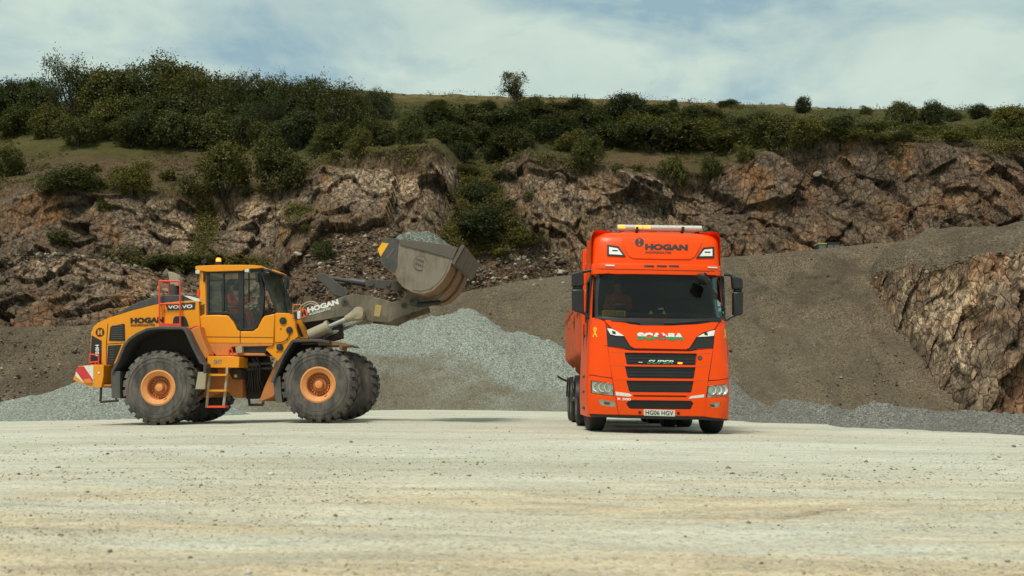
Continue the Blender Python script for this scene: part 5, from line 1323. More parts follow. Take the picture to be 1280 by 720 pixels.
patch('name_plate', [(752.6, 388.6), (754, 387.8), (781, 388.4), (782, 389.4), (781.8, 395.6), (752.4, 395.4)], 0, .004, M_YPLATE, fn=yp)
lettering('plate_lettering', 'GODRWR', [(755, 395.2), (780.4, 395.6), (780.4, 389.4), (755, 389)], lambda a, b: Ty(a, b, .326), M_TEXTB, truck, 0.01)
for x in (813.5, 830):
    patch('warning_triangle', [(x - 2.6, 392.6), (x + 2.6, 392.6), (x + .9, 389.4), (x, 387.6), (x - .9, 389.4)], 0, .003, M_YPLATE, fn=yp)
patch('screen_sticker', [(822.5, 385), (829.5, 385.2), (829.5, 387), (822.5, 386.8)], 0, .003, M_LAMP, fn=yp)
mb = MB(); a = Ty(900, 388.5, .42); mb.lathe([(.001, .05), (.025, .04), (.038, 0), (.03, -.04), (.001, -.05)], a, (0, 0, 1), 12); mb.box(a + Vector((0, 0, .10)), (.02, .02, .10)); mb.box(a + Vector((.04, 0, -.04)), (.05, .02, .05)); mb.build('air_freshener', M_TEAL, truck)
# side windows
for s in (-1, 1):
    mb = MB(); mb.prism([(s * 1.212, .58, 2.06), (s * 1.212, 1.55, 2.06), (s * 1.18, 1.55, 2.84), (s * 1.18, .58, 2.84)], (s * -.006, 0, 0)); mb.build('side_window', M_SCREEN, truck)
    mb = MB()
    for a, b in (((1.222, .58, 2.06), (1.222, 1.55, 2.06)), ((1.195, .58, 2.84), (1.195, 1.55, 2.84)), ((1.222, .58, 2.06), (1.195, .58, 2.84)), ((1.222, 1.55, 2.06), (1.195, 1.55, 2.84))):
        mb.tube((s * a[0], a[1], a[2]), (s * b[0], b[1], b[2]), .022, seg=6)
    mb.build('window_seal', M_TBLACK, truck)
    mb = MB(); mb.box((s * 1.262, 1.35, 1.78), (.03, .18, .05)); mb.build('door_handle', M_TBLACK, truck, 35, .01)
    for yy in (.58, 1.60):
        mb = MB(); mb.box((s * 1.258, yy, 1.5), (.02, .012, 1.05)); mb.build('door_gap', M_TBLACK, truck)
    for z in (.42, .72, 1.0):
        mb = MB(); mb.box((s * 1.262, 1.05, z), (.06, .55, .05)); mb.build('cab_step', M_TBLACK, truck, 35, .008)
    # side fairing behind the cab
    mb = MB(); mb.prism([(s * 1.20, 2.24, .8), (s * 1.20, 2.24, 3.58), (s * 1.20, 2.72, 3.64), (s * 1.20, 2.62, .8)], (s * .05, 0, 0)); mb.build('side_fairing', M_TORANGE, truck, 35, .01)
mb = MB(); mb.prism([(-1.16, 1.35, 3.66), (-1.16, 2.7, 3.80), (-1.16, 2.7, 3.72), (-1.16, 1.45, 3.55)], (2.32, 0, 0)); mb.build('roof_spoiler', M_TORANGE, truck, 35, .03)
# ---- roof front: inset panel line, lamps, lettering
M_SEAM = M_TBLACK
def seam(pts, off=.004, w=.6, mat=None, name='panel_gap'):
    n = len(pts); a = []; b = []
    for i, (x, y) in enumerate(pts):
        p, q = pts[max(i - 1, 0)], pts[min(i + 1, n - 1)]; dx, dy = q[0] - p[0], q[1] - p[1]; l = math.hypot(dx, dy)
        a.append((x - dy / l * w / 2, y + dx / l * w / 2)); b.append((x + dy / l * w / 2, y - dx / l * w / 2))
    return patch(name, a + b[::-1], off, .01, mat or M_SEAM)
rfp = [(776.5, 290), (778, 300), (781.5, 312), (786, 320), (791, 322.8), (830, 323.8), (862, 324), (868, 321), (873, 313), (877, 304), (878.5, 293), (850, 290.2), (800, 289.4)]
patch('roof_panel', rfp, .018, .02, M_TORANGE, bevel=.006)
for pts, inn in (([(759, 305.6), (773.4, 307.9), (782.2, 320.6), (759, 319.2)], [(761.4, 308.6), (772, 310.4), (778.4, 318.6), (761.4, 317.6)]), ([(892.9, 308.4), (879, 309.4), (870.3, 322.4), (892.9, 322)], [(890.6, 311), (880.4, 312), (874.4, 320.2), (890.6, 320)])):
    h = patch('roof_lamp_housing', pts, .022, .03, M_TBLACK, bevel=.004); patch('lens', inn, .03, .01, M_HEAD, parent=h); 
    cx = sum(p[0] for p in inn) / 4; cy = sum(p[1] for p in inn) / 4; patch('reflector_bar', [(cx - 3, cy - 1.5), (cx + 4, cy - 1.2), (cx + 4, cy + .2), (cx - 3, cy)], .034, .01, M_TBLACK, parent=h)
def tbadge(px, py, r, off):
    ring = [(px + r * math.cos(a), py + r * math.sin(a)) for a in np.linspace(0, 2 * math.pi, 25)[:-1]]
    inn = [(px + r * .8 * math.cos(a), py + r * .8 * math.sin(a)) for a in np.linspace(0, 2 * math.pi, 25)[:-1]]
    b = patch('round_badge', ring, off, .004, M_TEXTB, [inn])
    for s in (-1, 1): patch('badge_mark', [(px + s * r * a, py + r * c) for a, c in ((.78, -.5), (.78, .5), (.45, .74), (.2, .7), (.14, .15), (.14, -.15), (.2, -.7), (.45, -.74))], off, .004, M_TEXTB, parent=b)
    patch('badge_bar', [(px - r * .2, py - r * .14), (px + r * .2, py - r * .14), (px + r * .2, py + r * .14), (px - r * .2, py + r * .14)], off + .001, .004, M_TEXTB, parent=b)
tbadge(799.2, 302.7, 5.6, .022)
lettering('company_lettering', 'HOGAN', [(806.3, 312.2), (859.6, 313.2), (859.8, 305.6), (806.5, 304.4)], tmap(.024), M_TEXTB, truck, 0.065)
lettering('trade_lettering', 'AGGREGATES', [(806.4, 316.6), (839, 317.2), (839, 314.6), (806.4, 314)], tmap(.024), M_TEXTB, truck, 0.02)
for pts, m in (([(757, 330.6), (768.2, 331), (768.2, 332.8), (757, 332.4)], M_LAMP), ([(885, 333.2), (896.6, 333.6), (896.6, 335.4), (885, 335)], M_LAMP)): patch('marker_lamp', pts, .014, .02, m)
for x in (805.2, 821, 836.3): patch('visor_slot', [(x, 331.2), (x + 12.4, 331.6), (x + 12.4, 333.8), (x, 333.4)], .006, .01, M_TBLACK)
seam([(745, 336), (800, 337), (850, 338), (906, 339.4)], .004, .5)
# light bar
a, b = Ty(771.5, 284.6, .85), Ty(877, 286.2, .85)
mb = MB(); mb.tube(a, b, .060, seg=14); lb = mb.build('light_bar', paint('light_bar_shell', (0.52, 0.50, 0.42), .25, .2, coat=.4), truck)
for k in range(10):
    t0, t1 = (k + .1) / 10, (k + .9) / 10; mb = MB(); p0 = a + (b - a) * t0 + Vector((0, -.03, .008)); p1 = a + (b - a) * t1 + Vector((0, -.03, .008)); mb.tube(p0, p1, .038, seg=10); mb.build('beacon_module', M_AMBERLIT if k in (0, 2, 3) else M_LAMP, lb)
for x in (796, 853): mb = MB(); p = Ty(x, 287.4, .85); mb.box(p, (.05, .16, .10)); mb.build('light_bar_mount', M_TBLACK, lb, 35, .008)
mb = MB(); p = Ty(743, 306, .75); mb.tube(p, p + Vector((0, 0, .35)), .006, seg=5); mb.lathe([(.001, -.06), (.035, -.04), (.03, .02), (.008, .06)], p, (0, 0, 1), 10); mb.build('roof_antenna', M_TBLACK, truck)
# ---- lower front
hood = [(758, 399.8), (779, 402.2), (787, 405), (800, 406.8), (838, 407), (872, 405.4), (890, 402.8), (898, 403), (893, 411.4), (879, 415.4), (870.5, 421), (862, 434.6), (858, 436.4), (793, 435.2), (788, 432.5), (780, 419.4), (764, 409.4), (756, 401)]
patch('bonnet_panel', hood, .045, .05, M_TORANGE, bevel=.008)
def corner(pts, name, **k): return patch(name, pts, .030, .04, M_TORANGE, bevel=.006, **k)
corner([(738.5, 399), (746, 398), (754, 401), (757.6, 409.4), (759.2, 432), (764.8, 472), (753, 470.6), (738, 468), (736.6, 440)], 'corner_panel')
corner([(907, 401), (899.6, 403.4), (894, 412), (892, 434), (886, 475), (898, 474.6), (909.6, 472.6), (911, 440)], 'corner_panel')
for px, py in ((743.8, 415.2), (906.4, 417.2)):
    s = 1.0 if px < 800 else .62
    mb = [(0, -6.4), (1.5, -6), (2.4, -4), (1.6, -1.4), (.6, 0.2), (3.0, 5.4), (1.8, 6.4), (-.2, 2), (-2.0, 6.4), (-3.2, 5.4), (-.6, .2), (-1.6, -1.6), (-2.2, -4), (-1.4, -6)]
    patch('yellow_ribbon', [(px + a * s, py + b) for a, b in mb], .036, .004, M_RIBBON, [[(px, py - 4.6), (px + .9 * s, py - 3.6), (px, py - 1.4), (px - .9 * s, py - 3.6)]])
# black V either side of the bonnet with day lamps
patch('lamp_surround', [(757.6, 409), (764, 409.8), (780, 419.8), (788, 433), (793, 435.6), (788, 437.4), (781, 435.2), (760, 432.4)], .022, .03, M_TBLACK)
patch('lamp_surround', [(894.6, 411.6), (880, 415.8), (871, 421.4), (863, 434.6), (858, 437), (864, 438.2), (871, 436), (892, 434.6)], .022, .03, M_TBLACK)
for pts in ([(758.6, 410.2), (765, 411), (779.5, 417.4), (780.3, 420), (770, 419.6), (763, 417.8)], [(893.8, 412.6), (887, 414), (879.4, 417), (871.6, 421), (882, 420.8), (892.6, 419.6)]):
    h = patch('day_lamp', pts, .04, .02, M_HEAD, bevel=.003); cx = sum(p[0] for p in pts) / 6; cy = sum(p[1] for p in pts) / 6 + .2
    patch('lamp_insert', [(cx - 4.4, cy - 3), (cx, cy - 1.6), (cx + .4, cy + 1.6), (cx - 3.8, cy + .8)], .044, .01, M_TBLACK, parent=h)
patch('seam_strip', [(781, 435.6), (793, 436.2), (858, 437.4), (871, 436.6), (870, 438.6), (782, 437.6)], .012, .01, M_TBLACK)  # black strip in the joint between bonnet and grille panel
lettering('maker_lettering', 'SCANIA', [(796.4, 424.6), (855.6, 425.8), (855.6, 416.6), (796.4, 415.4)], tmap(.052), [M_TEXTW, M_GREEN], truck, 0.075, 0.0, 1.02, split=.48)
patch('red_emblem', [(822, 423.6), (823.2, 420.8), (821.6, 419.6), (823, 418.2), (825.2, 418.6), (826.6, 416.6), (828.6, 417), (828, 419), (830.4, 419.8), (831.6, 418.6), (832.6, 420.8), (831, 422), (832.2, 424.4), (830.2, 424.2), (828.6, 422.4), (826.4, 422.4), (825.6, 424.4), (824, 424.2), (824.4, 422.4)], .055, .003, M_REDL)
# grille panel with four openings, mesh behind
g1 = [(782.8, 441.8), (869.2, 443), (867.6, 454.8), (866, 455.4), (787.4, 454.6), (785.4, 453.4)]
g2 = [(783.4, 459), (867.4, 460.2), (865.2, 471.4), (864, 472.4), (788, 471.4), (786.2, 470)]
g3 = [(785, 476.8), (865, 477.4), (862.4, 488.4), (861, 489.6), (790, 489), (788.4, 487.6)]
g4 = [(784.8, 505.4), (788, 502.2), (791, 501.2), (861, 502), (863, 503), (864.6, 505.8), (861.4, 510), (860, 510.4), (791, 509.8), (788, 508.4)]
gp = [(760, 433.6), (781, 437), (790, 438.4), (862, 439.4), (871, 437.8), (891.4, 436), (888, 455), (885, 475), (882.6, 495), (880.6, 520.2), (773.6, 518), (769.2, 492), (766, 475), (762.6, 455)]
def grow(P, a, b):
    cx = sum(p[0] for p in P) / len(P); cy = sum(p[1] for p in P) / len(P)
    return [(x + (a if x > cx else -a), y + (b if y > cy else -b)) for x, y in P]
g1, g2, g3, g4 = (grow(g, 2.2, 1.2) for g in (g1, g2, g3, g4))
g5 = [(791, 493.8), (860, 494.6), (857, 496.4), (793, 495.8)]
patch('grille_panel', gp, .042, .055, M_TORANGE, [g1, g2, g3, g4, g5], bevel=.007)
gm = patch('grille_mesh', [(780, 440), (870, 441), (866, 512), (783, 511)], .006, .006, M_TBLACK)
for g in (g1, g2, g3, g4):
    y0 = min(p[1] for p in g); y1 = max(p[1] for p in g); x0 = min(p[0] for p in g) + 4; x1 = max(p[0] for p in g) - 4
    for k in range(3):
        y = y0 + (y1 - y0) * (k + 1) / 4; patch('grille_slat', [(x0, y - .5), (x1, y + .6), (x1, y + 1.3), (x0, y + .2)], .020, .012, M_CHASSIS, parent=gm)
for y in (440.6, 457, 474.6): 
    for (x0, x1) in ((763.5, 781.5), (870, 888)): seam([(x0 + (y - 440) * .12 if x0 < 800 else x0 - (y - 440) * .08, y + (0 if x0 < 800 else 1.6)), (x1 if x0 < 800 else x1 - (y - 440) * .14, y + (.6 if x0 < 800 else 1.0))], .0435, .45, M_RUST)
lettering('slogan_lettering', 'SUPER', [(808.6, 454.6), (841.4, 455.2), (842.6, 450.4), (809.8, 449.8)], tmap(.030), [M_TEXTW, M_GREEN], truck, 0.03, 0.25, split=.62)
patch('small_badge', [(798, 452.2), (803, 452.4), (803, 453.4), (798, 453.2)], .03, .004, M_LAMP)
patch('strobe_lamp', [(847.4, 452.8), (852.8, 453), (852.8, 455), (847.4, 454.8)], .03, .02, M_AMBERLIT)
rb = patch('round_emblem', [(875 + 2.9 * math.cos(a), 447.4 + 2.9 * math.sin(a)) for a in np.linspace(0, 2 * math.pi, 17)[:-1]], .048, .006, M_TBLACK); patch('emblem_face', [(875 + 1.9 * math.cos(a), 447.4 + 1.9 * math.sin(a)) for a in np.linspace(0, 2 * math.pi, 13)[:-1]], .051, .004, M_STEELDK, parent=rb)
for pts in ([(769.4, 489.6), (786.6, 491.8), (790.2, 494.4), (787, 495.9), (769.6, 494.2)], [(880.4, 493), (864, 495.2), (860.4, 498.4), (880, 496.6)]): patch('white_flash', pts, .047, .006, M_WHITE)
lettering('model_lettering', 'R 500', [(772, 500), (788.6, 500.8), (788.6, 497.8), (772, 497)], tmap(.049), M_TEXTW, truck, 0.03)
# seam lines and bumper corners with headlamps
hl1 = [(738.4, 475.4), (752, 477.4), (766, 480), (768, 495.4), (753, 493.8), (738.4, 491.4)]
hl2 = [(883.2, 483), (896, 481.4), (909.3, 480), (909.3, 494.8), (896, 496.6), (881.6, 498.4)]
fg1 = [(746.6, 498.7), (758, 500.2), (769, 502), (769.6, 509), (760, 508), (751, 506.6)]
fg2 = [(880.8, 505), (890, 503.8), (901.4, 502.6), (899, 508.6), (890, 510.4), (880.2, 511.4)]
corner([(738, 469.2), (753, 471.6), (765, 473.4), (768.6, 492), (773, 518.2), (757, 518), (735.6, 516.8), (736.4, 495)], 'bumper_corner', holes=[hl1, fg1])
corner([(910, 473.6), (898, 475.8), (885.6, 476.4), (882, 497), (880.6, 520.4), (895, 522.6), (910.6, 523.4), (910.8, 497)], 'bumper_corner', holes=[hl2, fg2])
for hl, fgp in ((hl1, fg1), (hl2, fg2)):
    h = patch('headlamp', hl, .006, .01, M_TBLACK)
    cx = sum(p[0] for p in hl) / 6; cy = sum(p[1] for p in hl) / 6
    shr = lambda P, k: [((x - sum(p[0] for p in P) / len(P)) * k + sum(p[0] for p in P) / len(P), (y - sum(p[1] for p in P) / len(P)) * k + sum(p[1] for p in P) / len(P)) for x, y in P]
    patch('reflector', shr(hl, .90), .010, .006, M_HEAD, parent=h)
    for dx in (-6.5, 1.0, 8.0):
        c = T(cx + dx, cy - 1.5, .014); mb = MB(); mb.lathe([(.085, 0), (.08, -.02), (.05, .005), (.02, .02), (.0001, .02)], c, (0, 1, 0), 16); mb.build('lamp_unit', M_LAMP, h)
    patch('indicator', [(hl[0][0] + (hl[1][0] - hl[0][0]) * .2 + (12 if hl is hl1 else 1), cy + 4.6), (cx + 8, cy + (6 if hl is hl1 else 4.2)), (cx + 8, cy + (7 if hl is hl1 else 5.4)), (cx - 4, cy + 6.4)], .016, .004, M_AMBER, parent=h)
    patch('lens', hl, .030, .004, M_LENS, parent=h)
    f = patch('fog_lamp', fgp, .008, .01, M_HEAD); fx = sum(p[0] for p in fgp) / 6; fy = sum(p[1] for p in fgp) / 6
    patch('lamp_bar', [(fx - 4, fy - 2), (fx + 3, fy - 1), (fx + 3, fy + 2), (fx - 4, fy + 1)], .016, .006, M_STEELDK, parent=f); patch('lens', fgp, .026, .004, M_LENS, parent=f)
np_ = patch('number_plate', [(804.8, 511.6), (843.8, 512.8), (843.8, 520.6), (804.8, 519.4)], .056, .008, M_NPLATE, bevel=.002)
lettering('plate_lettering', 'HG06 HGV', [(807, 518.4), (841.6, 519.4), (841.6, 513.8), (807, 512.8)], tmap(.060), M_TEXTB, truck, 0.012)
for px, py in ((799.8, 515.6), (848, 516.6)): patch('tow_eye_cover', [(px + 2 * math.cos(a), py + 2 * math.sin(a)) for a in np.linspace(0, 2 * math.pi, 13)[:-1]], .047, .006, M_TBLACK)
patch('lower_valance', [(737, 517.4), (773, 519), (880, 521.2), (910, 524), (909, 526), (880, 525), (773, 522.6), (738, 520.6)], .012, .05, M_TBLACK)
for pts in (((757.4, 407), (758.6, 412), (760, 432.6), (765.4, 473), (773.2, 518.4)), ((894.6, 411), (892, 434.6), (885.4, 476), (880.7, 520.2)), ((737, 468.8), (752, 471.2), (765.4, 473.6)), ((910.4, 473.2), (898, 475.2), (885.6, 476))):
    seam(pts, .026, 1.5)
# ---- mirrors
def tmirror(px, name='mirror', y=.55, mat=None):
    mb = MB(); q = [Ty(a, b, y) for a, b in px]; mb.prism(q, (0, .16, 0)); return mb.build(name, mat or M_TBLACK, truck, 35, .03)
tmirror([(714.8, 342.6), (717, 341), (729.6, 338.4), (730, 357), (715, 357.6)]); tmirror([(714.8, 361.6), (730, 361.2), (730, 390.6), (726, 391.4), (715.4, 388)])
tmirror([(914.8, 344.4), (927, 347.4), (929, 350), (929.2, 361), (916.6, 361.4)]); tmirror([(916.8, 364.6), (929.6, 364.6), (929.2, 392.4), (926, 394), (916.8, 395.4)])
for pts in (((722, 342), (730, 339.6), (741, 337.2)), ((722, 388), (731, 392), (739.6, 399)), ((905, 343.4), (911, 343.6), (919, 347)), ((907.6, 400.4), (912, 397.4), (919, 394))):
    mb = MB(); mb.path([Ty(a, b, .60) for a, b in pts], .028, 8); mb.build('mirror_arm', M_TBLACK, truck, 60)
for (a, b, c, d) in ((716, 357, 729, 362), (918, 361, 928.4, 365)): tmirror([(a, b), (c, b), (c, d), (a, d)], 'mirror_joint', .6)
mb = MB(); mb.path([T(883, 343, .05), T(880, 341.6, .22), T(878, 347, .30)], .02, 8); fm = mb.build('front_mirror_arm', M_TBLACK, truck, 60)
mb = MB(); c = Ty(878.5, 350, .10); mb.lathe([(.0001, -.05), (.09, -.04), (.135, .0), (.125, .03), (.0001, .035)], c, (.45, .35, .8), 18); mb.build('front_mirror', M_TBLACK, truck)
tmirror([(872, 341.6), (876, 341), (889.6, 349.6), (886, 352.4), (872.6, 348)], 'front_mirror_hood', .10)
# ---- wheels and chassis
def truck_wheel(x, y, side, R=.50, Wd=.31, steer=0.0, dual=False):
    w = empty('wheel', (x, y, R), truck); w.rotation_euler = (0, 0, steer); a = Vector((side, 0, 0)); h = Wd / 2
    mb = MB(); prof = [(.29, h - .03), (.31, h), (R * .8, h + .008), (R * .93, h - .005), (R * .985, h - .03)]
    for k in range(4):
        x0 = h - .05 - k * (Wd - .1) / 4; prof += [(R, x0 + .008), (R, x0 - .048), (R - .014, x0 - .052), (R - .014, x0 - .058)]
    prof += [(R * .985, -h + .03), (R * .93, -h + .005), (R * .8, -h - .008), (.31, -h), (.29, -h + .03)]
    mb.lathe(prof, (0, 0, 0), a, 48); mb.build('tyre', M_TRUCKTYRE, w, 40)
    rm = MB(); rm.lathe([(.30, h - .01), (.285, h + .005), (.27, h - .02), (.25, h - .08), (.20, h - .10 if not dual else h - .16), (.12, h - .02 if not dual else h - .15), (.09, h + .03 if not dual else h - .05), (.0001, h + .035 if not dual else h - .045)], (0, 0, 0), a, 32); rm.build('rim', M_STEELDK, w, 40)
    nb = MB()
    for k in range(10):
        an = 2 * math.pi * k / 10; p = Vector((0, math.sin(an) * .165, math.cos(an) * .165)); nb.tube(p + a * (h - .12), p + a * (h - .02), .016, seg=6)
    nb.build('wheel_nut', M_CHROME, w, 30)['kind'] = 'stuff'
    return w
for s in (-1, 1): truck_wheel(s * 1.08, .98 if s > 0 else .98, s, steer=math.radians(3))
for y in (4.3, 6.7, 8.0):
    for s in (-1, 1):
        truck_wheel(s * 1.09, y, s, dual=True); 
        if y > 4: truck_wheel(s * .76, y, s, dual=True)
for s in (-1, 1):
    mb = MB(); mb.box((s * .42, 5.2, .82), (.09, 9.0, .28)); mb.build('chassis_rail', M_CHASSIS, truck)
    for y in (4.3, 6.7, 8.0):                           # mudguards
        mb = MB(); mb.lathe([(.56, -.33), (.585, -.33), (.585, .33), (.56, .33), (.56, -.33)], (s * .95, y, .5), (1, 0, 0), 20, math.radians(-80), math.radians(80)); mb.build('mudguard', M_TBLACK, truck)
    mb = MB(); mb.prism([(s * 1.0, 2.4, .45), (s * 1.22, 2.4, .45), (s * 1.22, 2.4, 1.0), (s * 1.0, 2.4, 1.0)], (0, 1.25, 0)); mb.build('fuel_tank' if s > 0 else 'side_locker', M_CHASSIS, truck, 35, .05)
    mb = MB()
    for z in (.55, .85): mb.box((s * 1.23, 6.0, z), (.04, 2.0, .10))
    mb.build('side_guard', M_CHASSIS, truck, 35, .01)
    for k in range(4):                                  # pale marker blocks beside the rear wheels
        mb = MB(); mb.box((s * 1.245, 5.2, .62 + .20 * k), (.02, .30, .10)); mb.build('side_marker', M_LAMP, truck)
mb = MB(); mb.box((0, .98, .5), (1.9, .14, .16)); mb.lathe([(.0001, -.3), (.16, -.24), (.2, 0), (.16, .24), (.0001, .3)], (0, 4.3, .5), (1, 0, 0), 14); mb.build('front_axle', M_CHASSIS, truck)
for y in (4.3, 6.7, 8.0): mb = MB(); mb.tube((-1, y, .5), (1, y, .5), .11, seg=12); mb.build('axle', M_CHASSIS, truck)
mb = MB(); mb.box((0, 1.2, .78), (1.1, 1.6, .6)); mb.build('engine', M_CHASSIS, truck, 35, .05)
for s in (-1, 1): mb = MB(); mb.lathe([(.54, -.22), (.57, -.22), (.57, .22), (.54, .22), (.54, -.22)], (s * 1.04, .98, .5), (1, 0, 0), 20, math.radians(-95), math.radians(95)); mb.build('wheel_arch', M_CHASSIS, truck)
mb = MB(); mb.prism([(-.52, .42, .36), (-.1, .42, .30), (.35, .42, .28), (.40, .42, .36), (.34, .42, .33), (-.1, .42, .35)], (0, .08, 0)); mb.build('under_guard', M_WHITE, truck, 35, .006)
mb = MB(); mb.box((0.1, .6, .30), (1.3, .1, .06)); mb.build('front_beam', M_CHASSIS, truck, 35, .01)
# ---- tipping body
def tipper():
    y0, y1 = 2.95, 8.7; zt, zm, zb = 2.62, 1.55, 1.12; wt, wb = 1.25, .82
    sec = [(-wt, zt), (-wt, zm), (-wb, zb), (wb, zb), (wt, zm), (wt, zt)]
    mb = MB(); n = 6; V = []
    for (y, lift, zz) in ((y0, 0, 0), (y1, 0, 0)): V += [(x, y + (0.25 if (z < 1.3 and y == y0) else (-.9 if (z < 1.3 and y == y1) else 0)), z) for x, z in sec]
    inn = [(x * .95, z + .08) for x, z in sec]
    V += [(x, y0 + .08, z if i in (1, 2, 3, 4) else zt) for i, (x, z) in enumerate(inn)] + [(x, y1 - .08 - (.9 if z < 1.3 else 0), z if i in (1, 2, 3, 4) else zt) for i, (x, z) in enumerate(inn)]
    F = [(i, i + 1, 6 + i + 1, 6 + i) for i in range(5)] + [(12 + i, 18 + i, 18 + i + 1, 12 + i + 1) for i in range(5)]
    F += [(0, 1, 2, 3, 4, 5), (6, 7, 8, 9, 10, 11), (12, 13, 14, 15, 16, 17), (18, 19, 20, 21, 22, 23), (0, 6, 18, 12), (5, 11, 23, 17), (0, 12, 17, 5), (6, 18, 23, 11)]
    mb.add(V, F); body = mb.build('tipping_body', M_TBODY, truck, 30, .01)
    for s in (-1, 1):
        mb = MB(); mb.box((s * (wt + .02), (y0 + y1) / 2, zt - .02), (.12, y1 - y0 + .1, .14)); mb.build('top_rail', M_TBODY, body, 35, .02)
        for k in range(9):
            y = y0 + .15 + k * (y1 - y0 - .3) / 8; mb = MB()
            mb.prism([(s * (wt + .003), y, zt - .1), (s * (wt + .07), y, zt - .1), (s * (wt + .06), y, zm), (s * (wb + .05), y + .0, zb - .02), (s * (wb - .02), y, zb)], (0, .10, 0)); mb.build('side_rib', M_TBODY, body, 35, .008)
        for k in range(8):
            y = y0 + .25 + k * (y1 - y0 - .3) / 8; mb = MB()
            mb.prism([(s * (wt + .004), y + .06, zt - .14), (s * (wt + .004), y + .66, zt - .14), (s * (wt + .004), y + .62, zm + .04), (s * (wt + .004), y + .02, zm + .04)], (s * .012, 0, 0)); mb.build('side_panel', M_TPANEL, body, 35, .004)
        for k, y in enumerate((y0 + .2, y0 + 1.5, y0 + 3)):
            mb = MB(); mb.box((s * (wt + .09), y, zt - .25 - .05 * k), (.06, .16, .16)); mb.build('sheet_hook', M_TBODY, body, 35, .01)
    mb = MB(); mb.tube((-wt, y0 + .15, zt + .13), (wt, y0 + .15, zt + .13), .11, seg=12); mb.build('sheet_roll', M_TPANEL, body)
    mb = MB(); mb.box((0, (y0 + y1) / 2 - .3, zb - .09), (1.0, y1 - y0 - 1.5, .14)); mb.build('subframe', M_CHASSIS, body)
    mb = MB(); mb.path([(-1.15, 8.4, .95), (-1.4, 8.4, 1.05), (-1.52, 8.4, 1.12)], .03, 6); mb.build('marker_stalk', M_TBLACK, truck)
tipper()
seated_person('truck driver in orange hi-vis clothing behind the windscreen', T_O + T_R @ Vector((-.62, 1.34, 2.06)), T_YAW - math.pi / 2, 1.0, reach=.38, hand_z=.22)
# ================================================================== VEGETATION
def mat_leaf(name, dark, light, hue=0.0):
    m, nt, b = new_mat(name); N = NT(nt)
    nt.nodes.remove(b); out = nt.nodes['Material Output']
    rnd = N.node('ShaderNodeNewGeometry').outputs['Random Per Island']
    ob = N.node('ShaderNodeObjectInfo').outputs['Random']
    c = N.mix(rnd, dark, light)
    c = N.mix(1.0, c, N.ramp(ob, [(0.0, (0.75, 0.85, 0.85)), (0.35, (1.0, 1.05, 0.95)), (0.7, (1.25, 1.15, 0.9)), (1.0, (1.7, 1.45, 0.95))]), 'MULTIPLY')
    d = N.node('ShaderNodeBsdfDiffuse', {'Color': c}); t = N.node('ShaderNodeBsdfTranslucent', {'Color': N.mix(0.5, c, (0.10, 0.11, 0.02))})
    g = N.node('ShaderNodeBsdfGlossy', {'Color': (0.5, 0.55, 0.5), 'Roughness': 0.5})
    m1 = N.node('ShaderNodeMixShader', {0: 0.22, 1: d.outputs[0], 2: t.outputs[0]}); m2 = N.node('ShaderNodeMixShader', {0: 0.025, 1: m1.outputs[0], 2: g.outputs[0]})
    nt.links.new(m2.outputs[0], out.inputs['Surface'])
    return m
M_LEAFD = mat_leaf('leaf_dark', (0.018, 0.022, 0.008), (0.070, 0.074, 0.023))
M_LEAFO = mat_leaf('leaf_olive', (0.030, 0.034, 0.010), (0.108, 0.106, 0.030))
M_LEAFG = mat_leaf('leaf_bright', (0.036, 0.044, 0.010), (0.115, 0.115, 0.028))
M_SCRUB = mat_leaf('scrub_leaf', (0.024, 0.026, 0.009), (0.090, 0.085, 0.028))
M_BARK = paint('bark', (0.045, 0.034, 0.024), 0.9, 0.4, (0.09, 0.075, 0.055), 4.0)
RNG = np.random.default_rng(5)
def leaf_quads(C, Nn, size, rng, aspect=0.62):
    """one diamond leaf (or leaf spray) per centre"""
    n = len(C)
    T1 = np.cross(Nn, rng.normal(size=(n, 3))); T1 /= np.linalg.norm(T1, axis=1)[:, None] + 1e-9
    T2 = np.cross(Nn, T1); T2 /= np.linalg.norm(T2, axis=1)[:, None] + 1e-9
    s = size * rng.uniform(0.6, 1.35, (n, 1)); bend = Nn * s * 0.18
    V = np.stack([C - T1 * s, C + T2 * s * aspect - bend, C + T1 * s, C - T2 * s * aspect - bend], 1).reshape(-1, 3)
    return V, np.arange(4 * n).reshape(-1, 4)
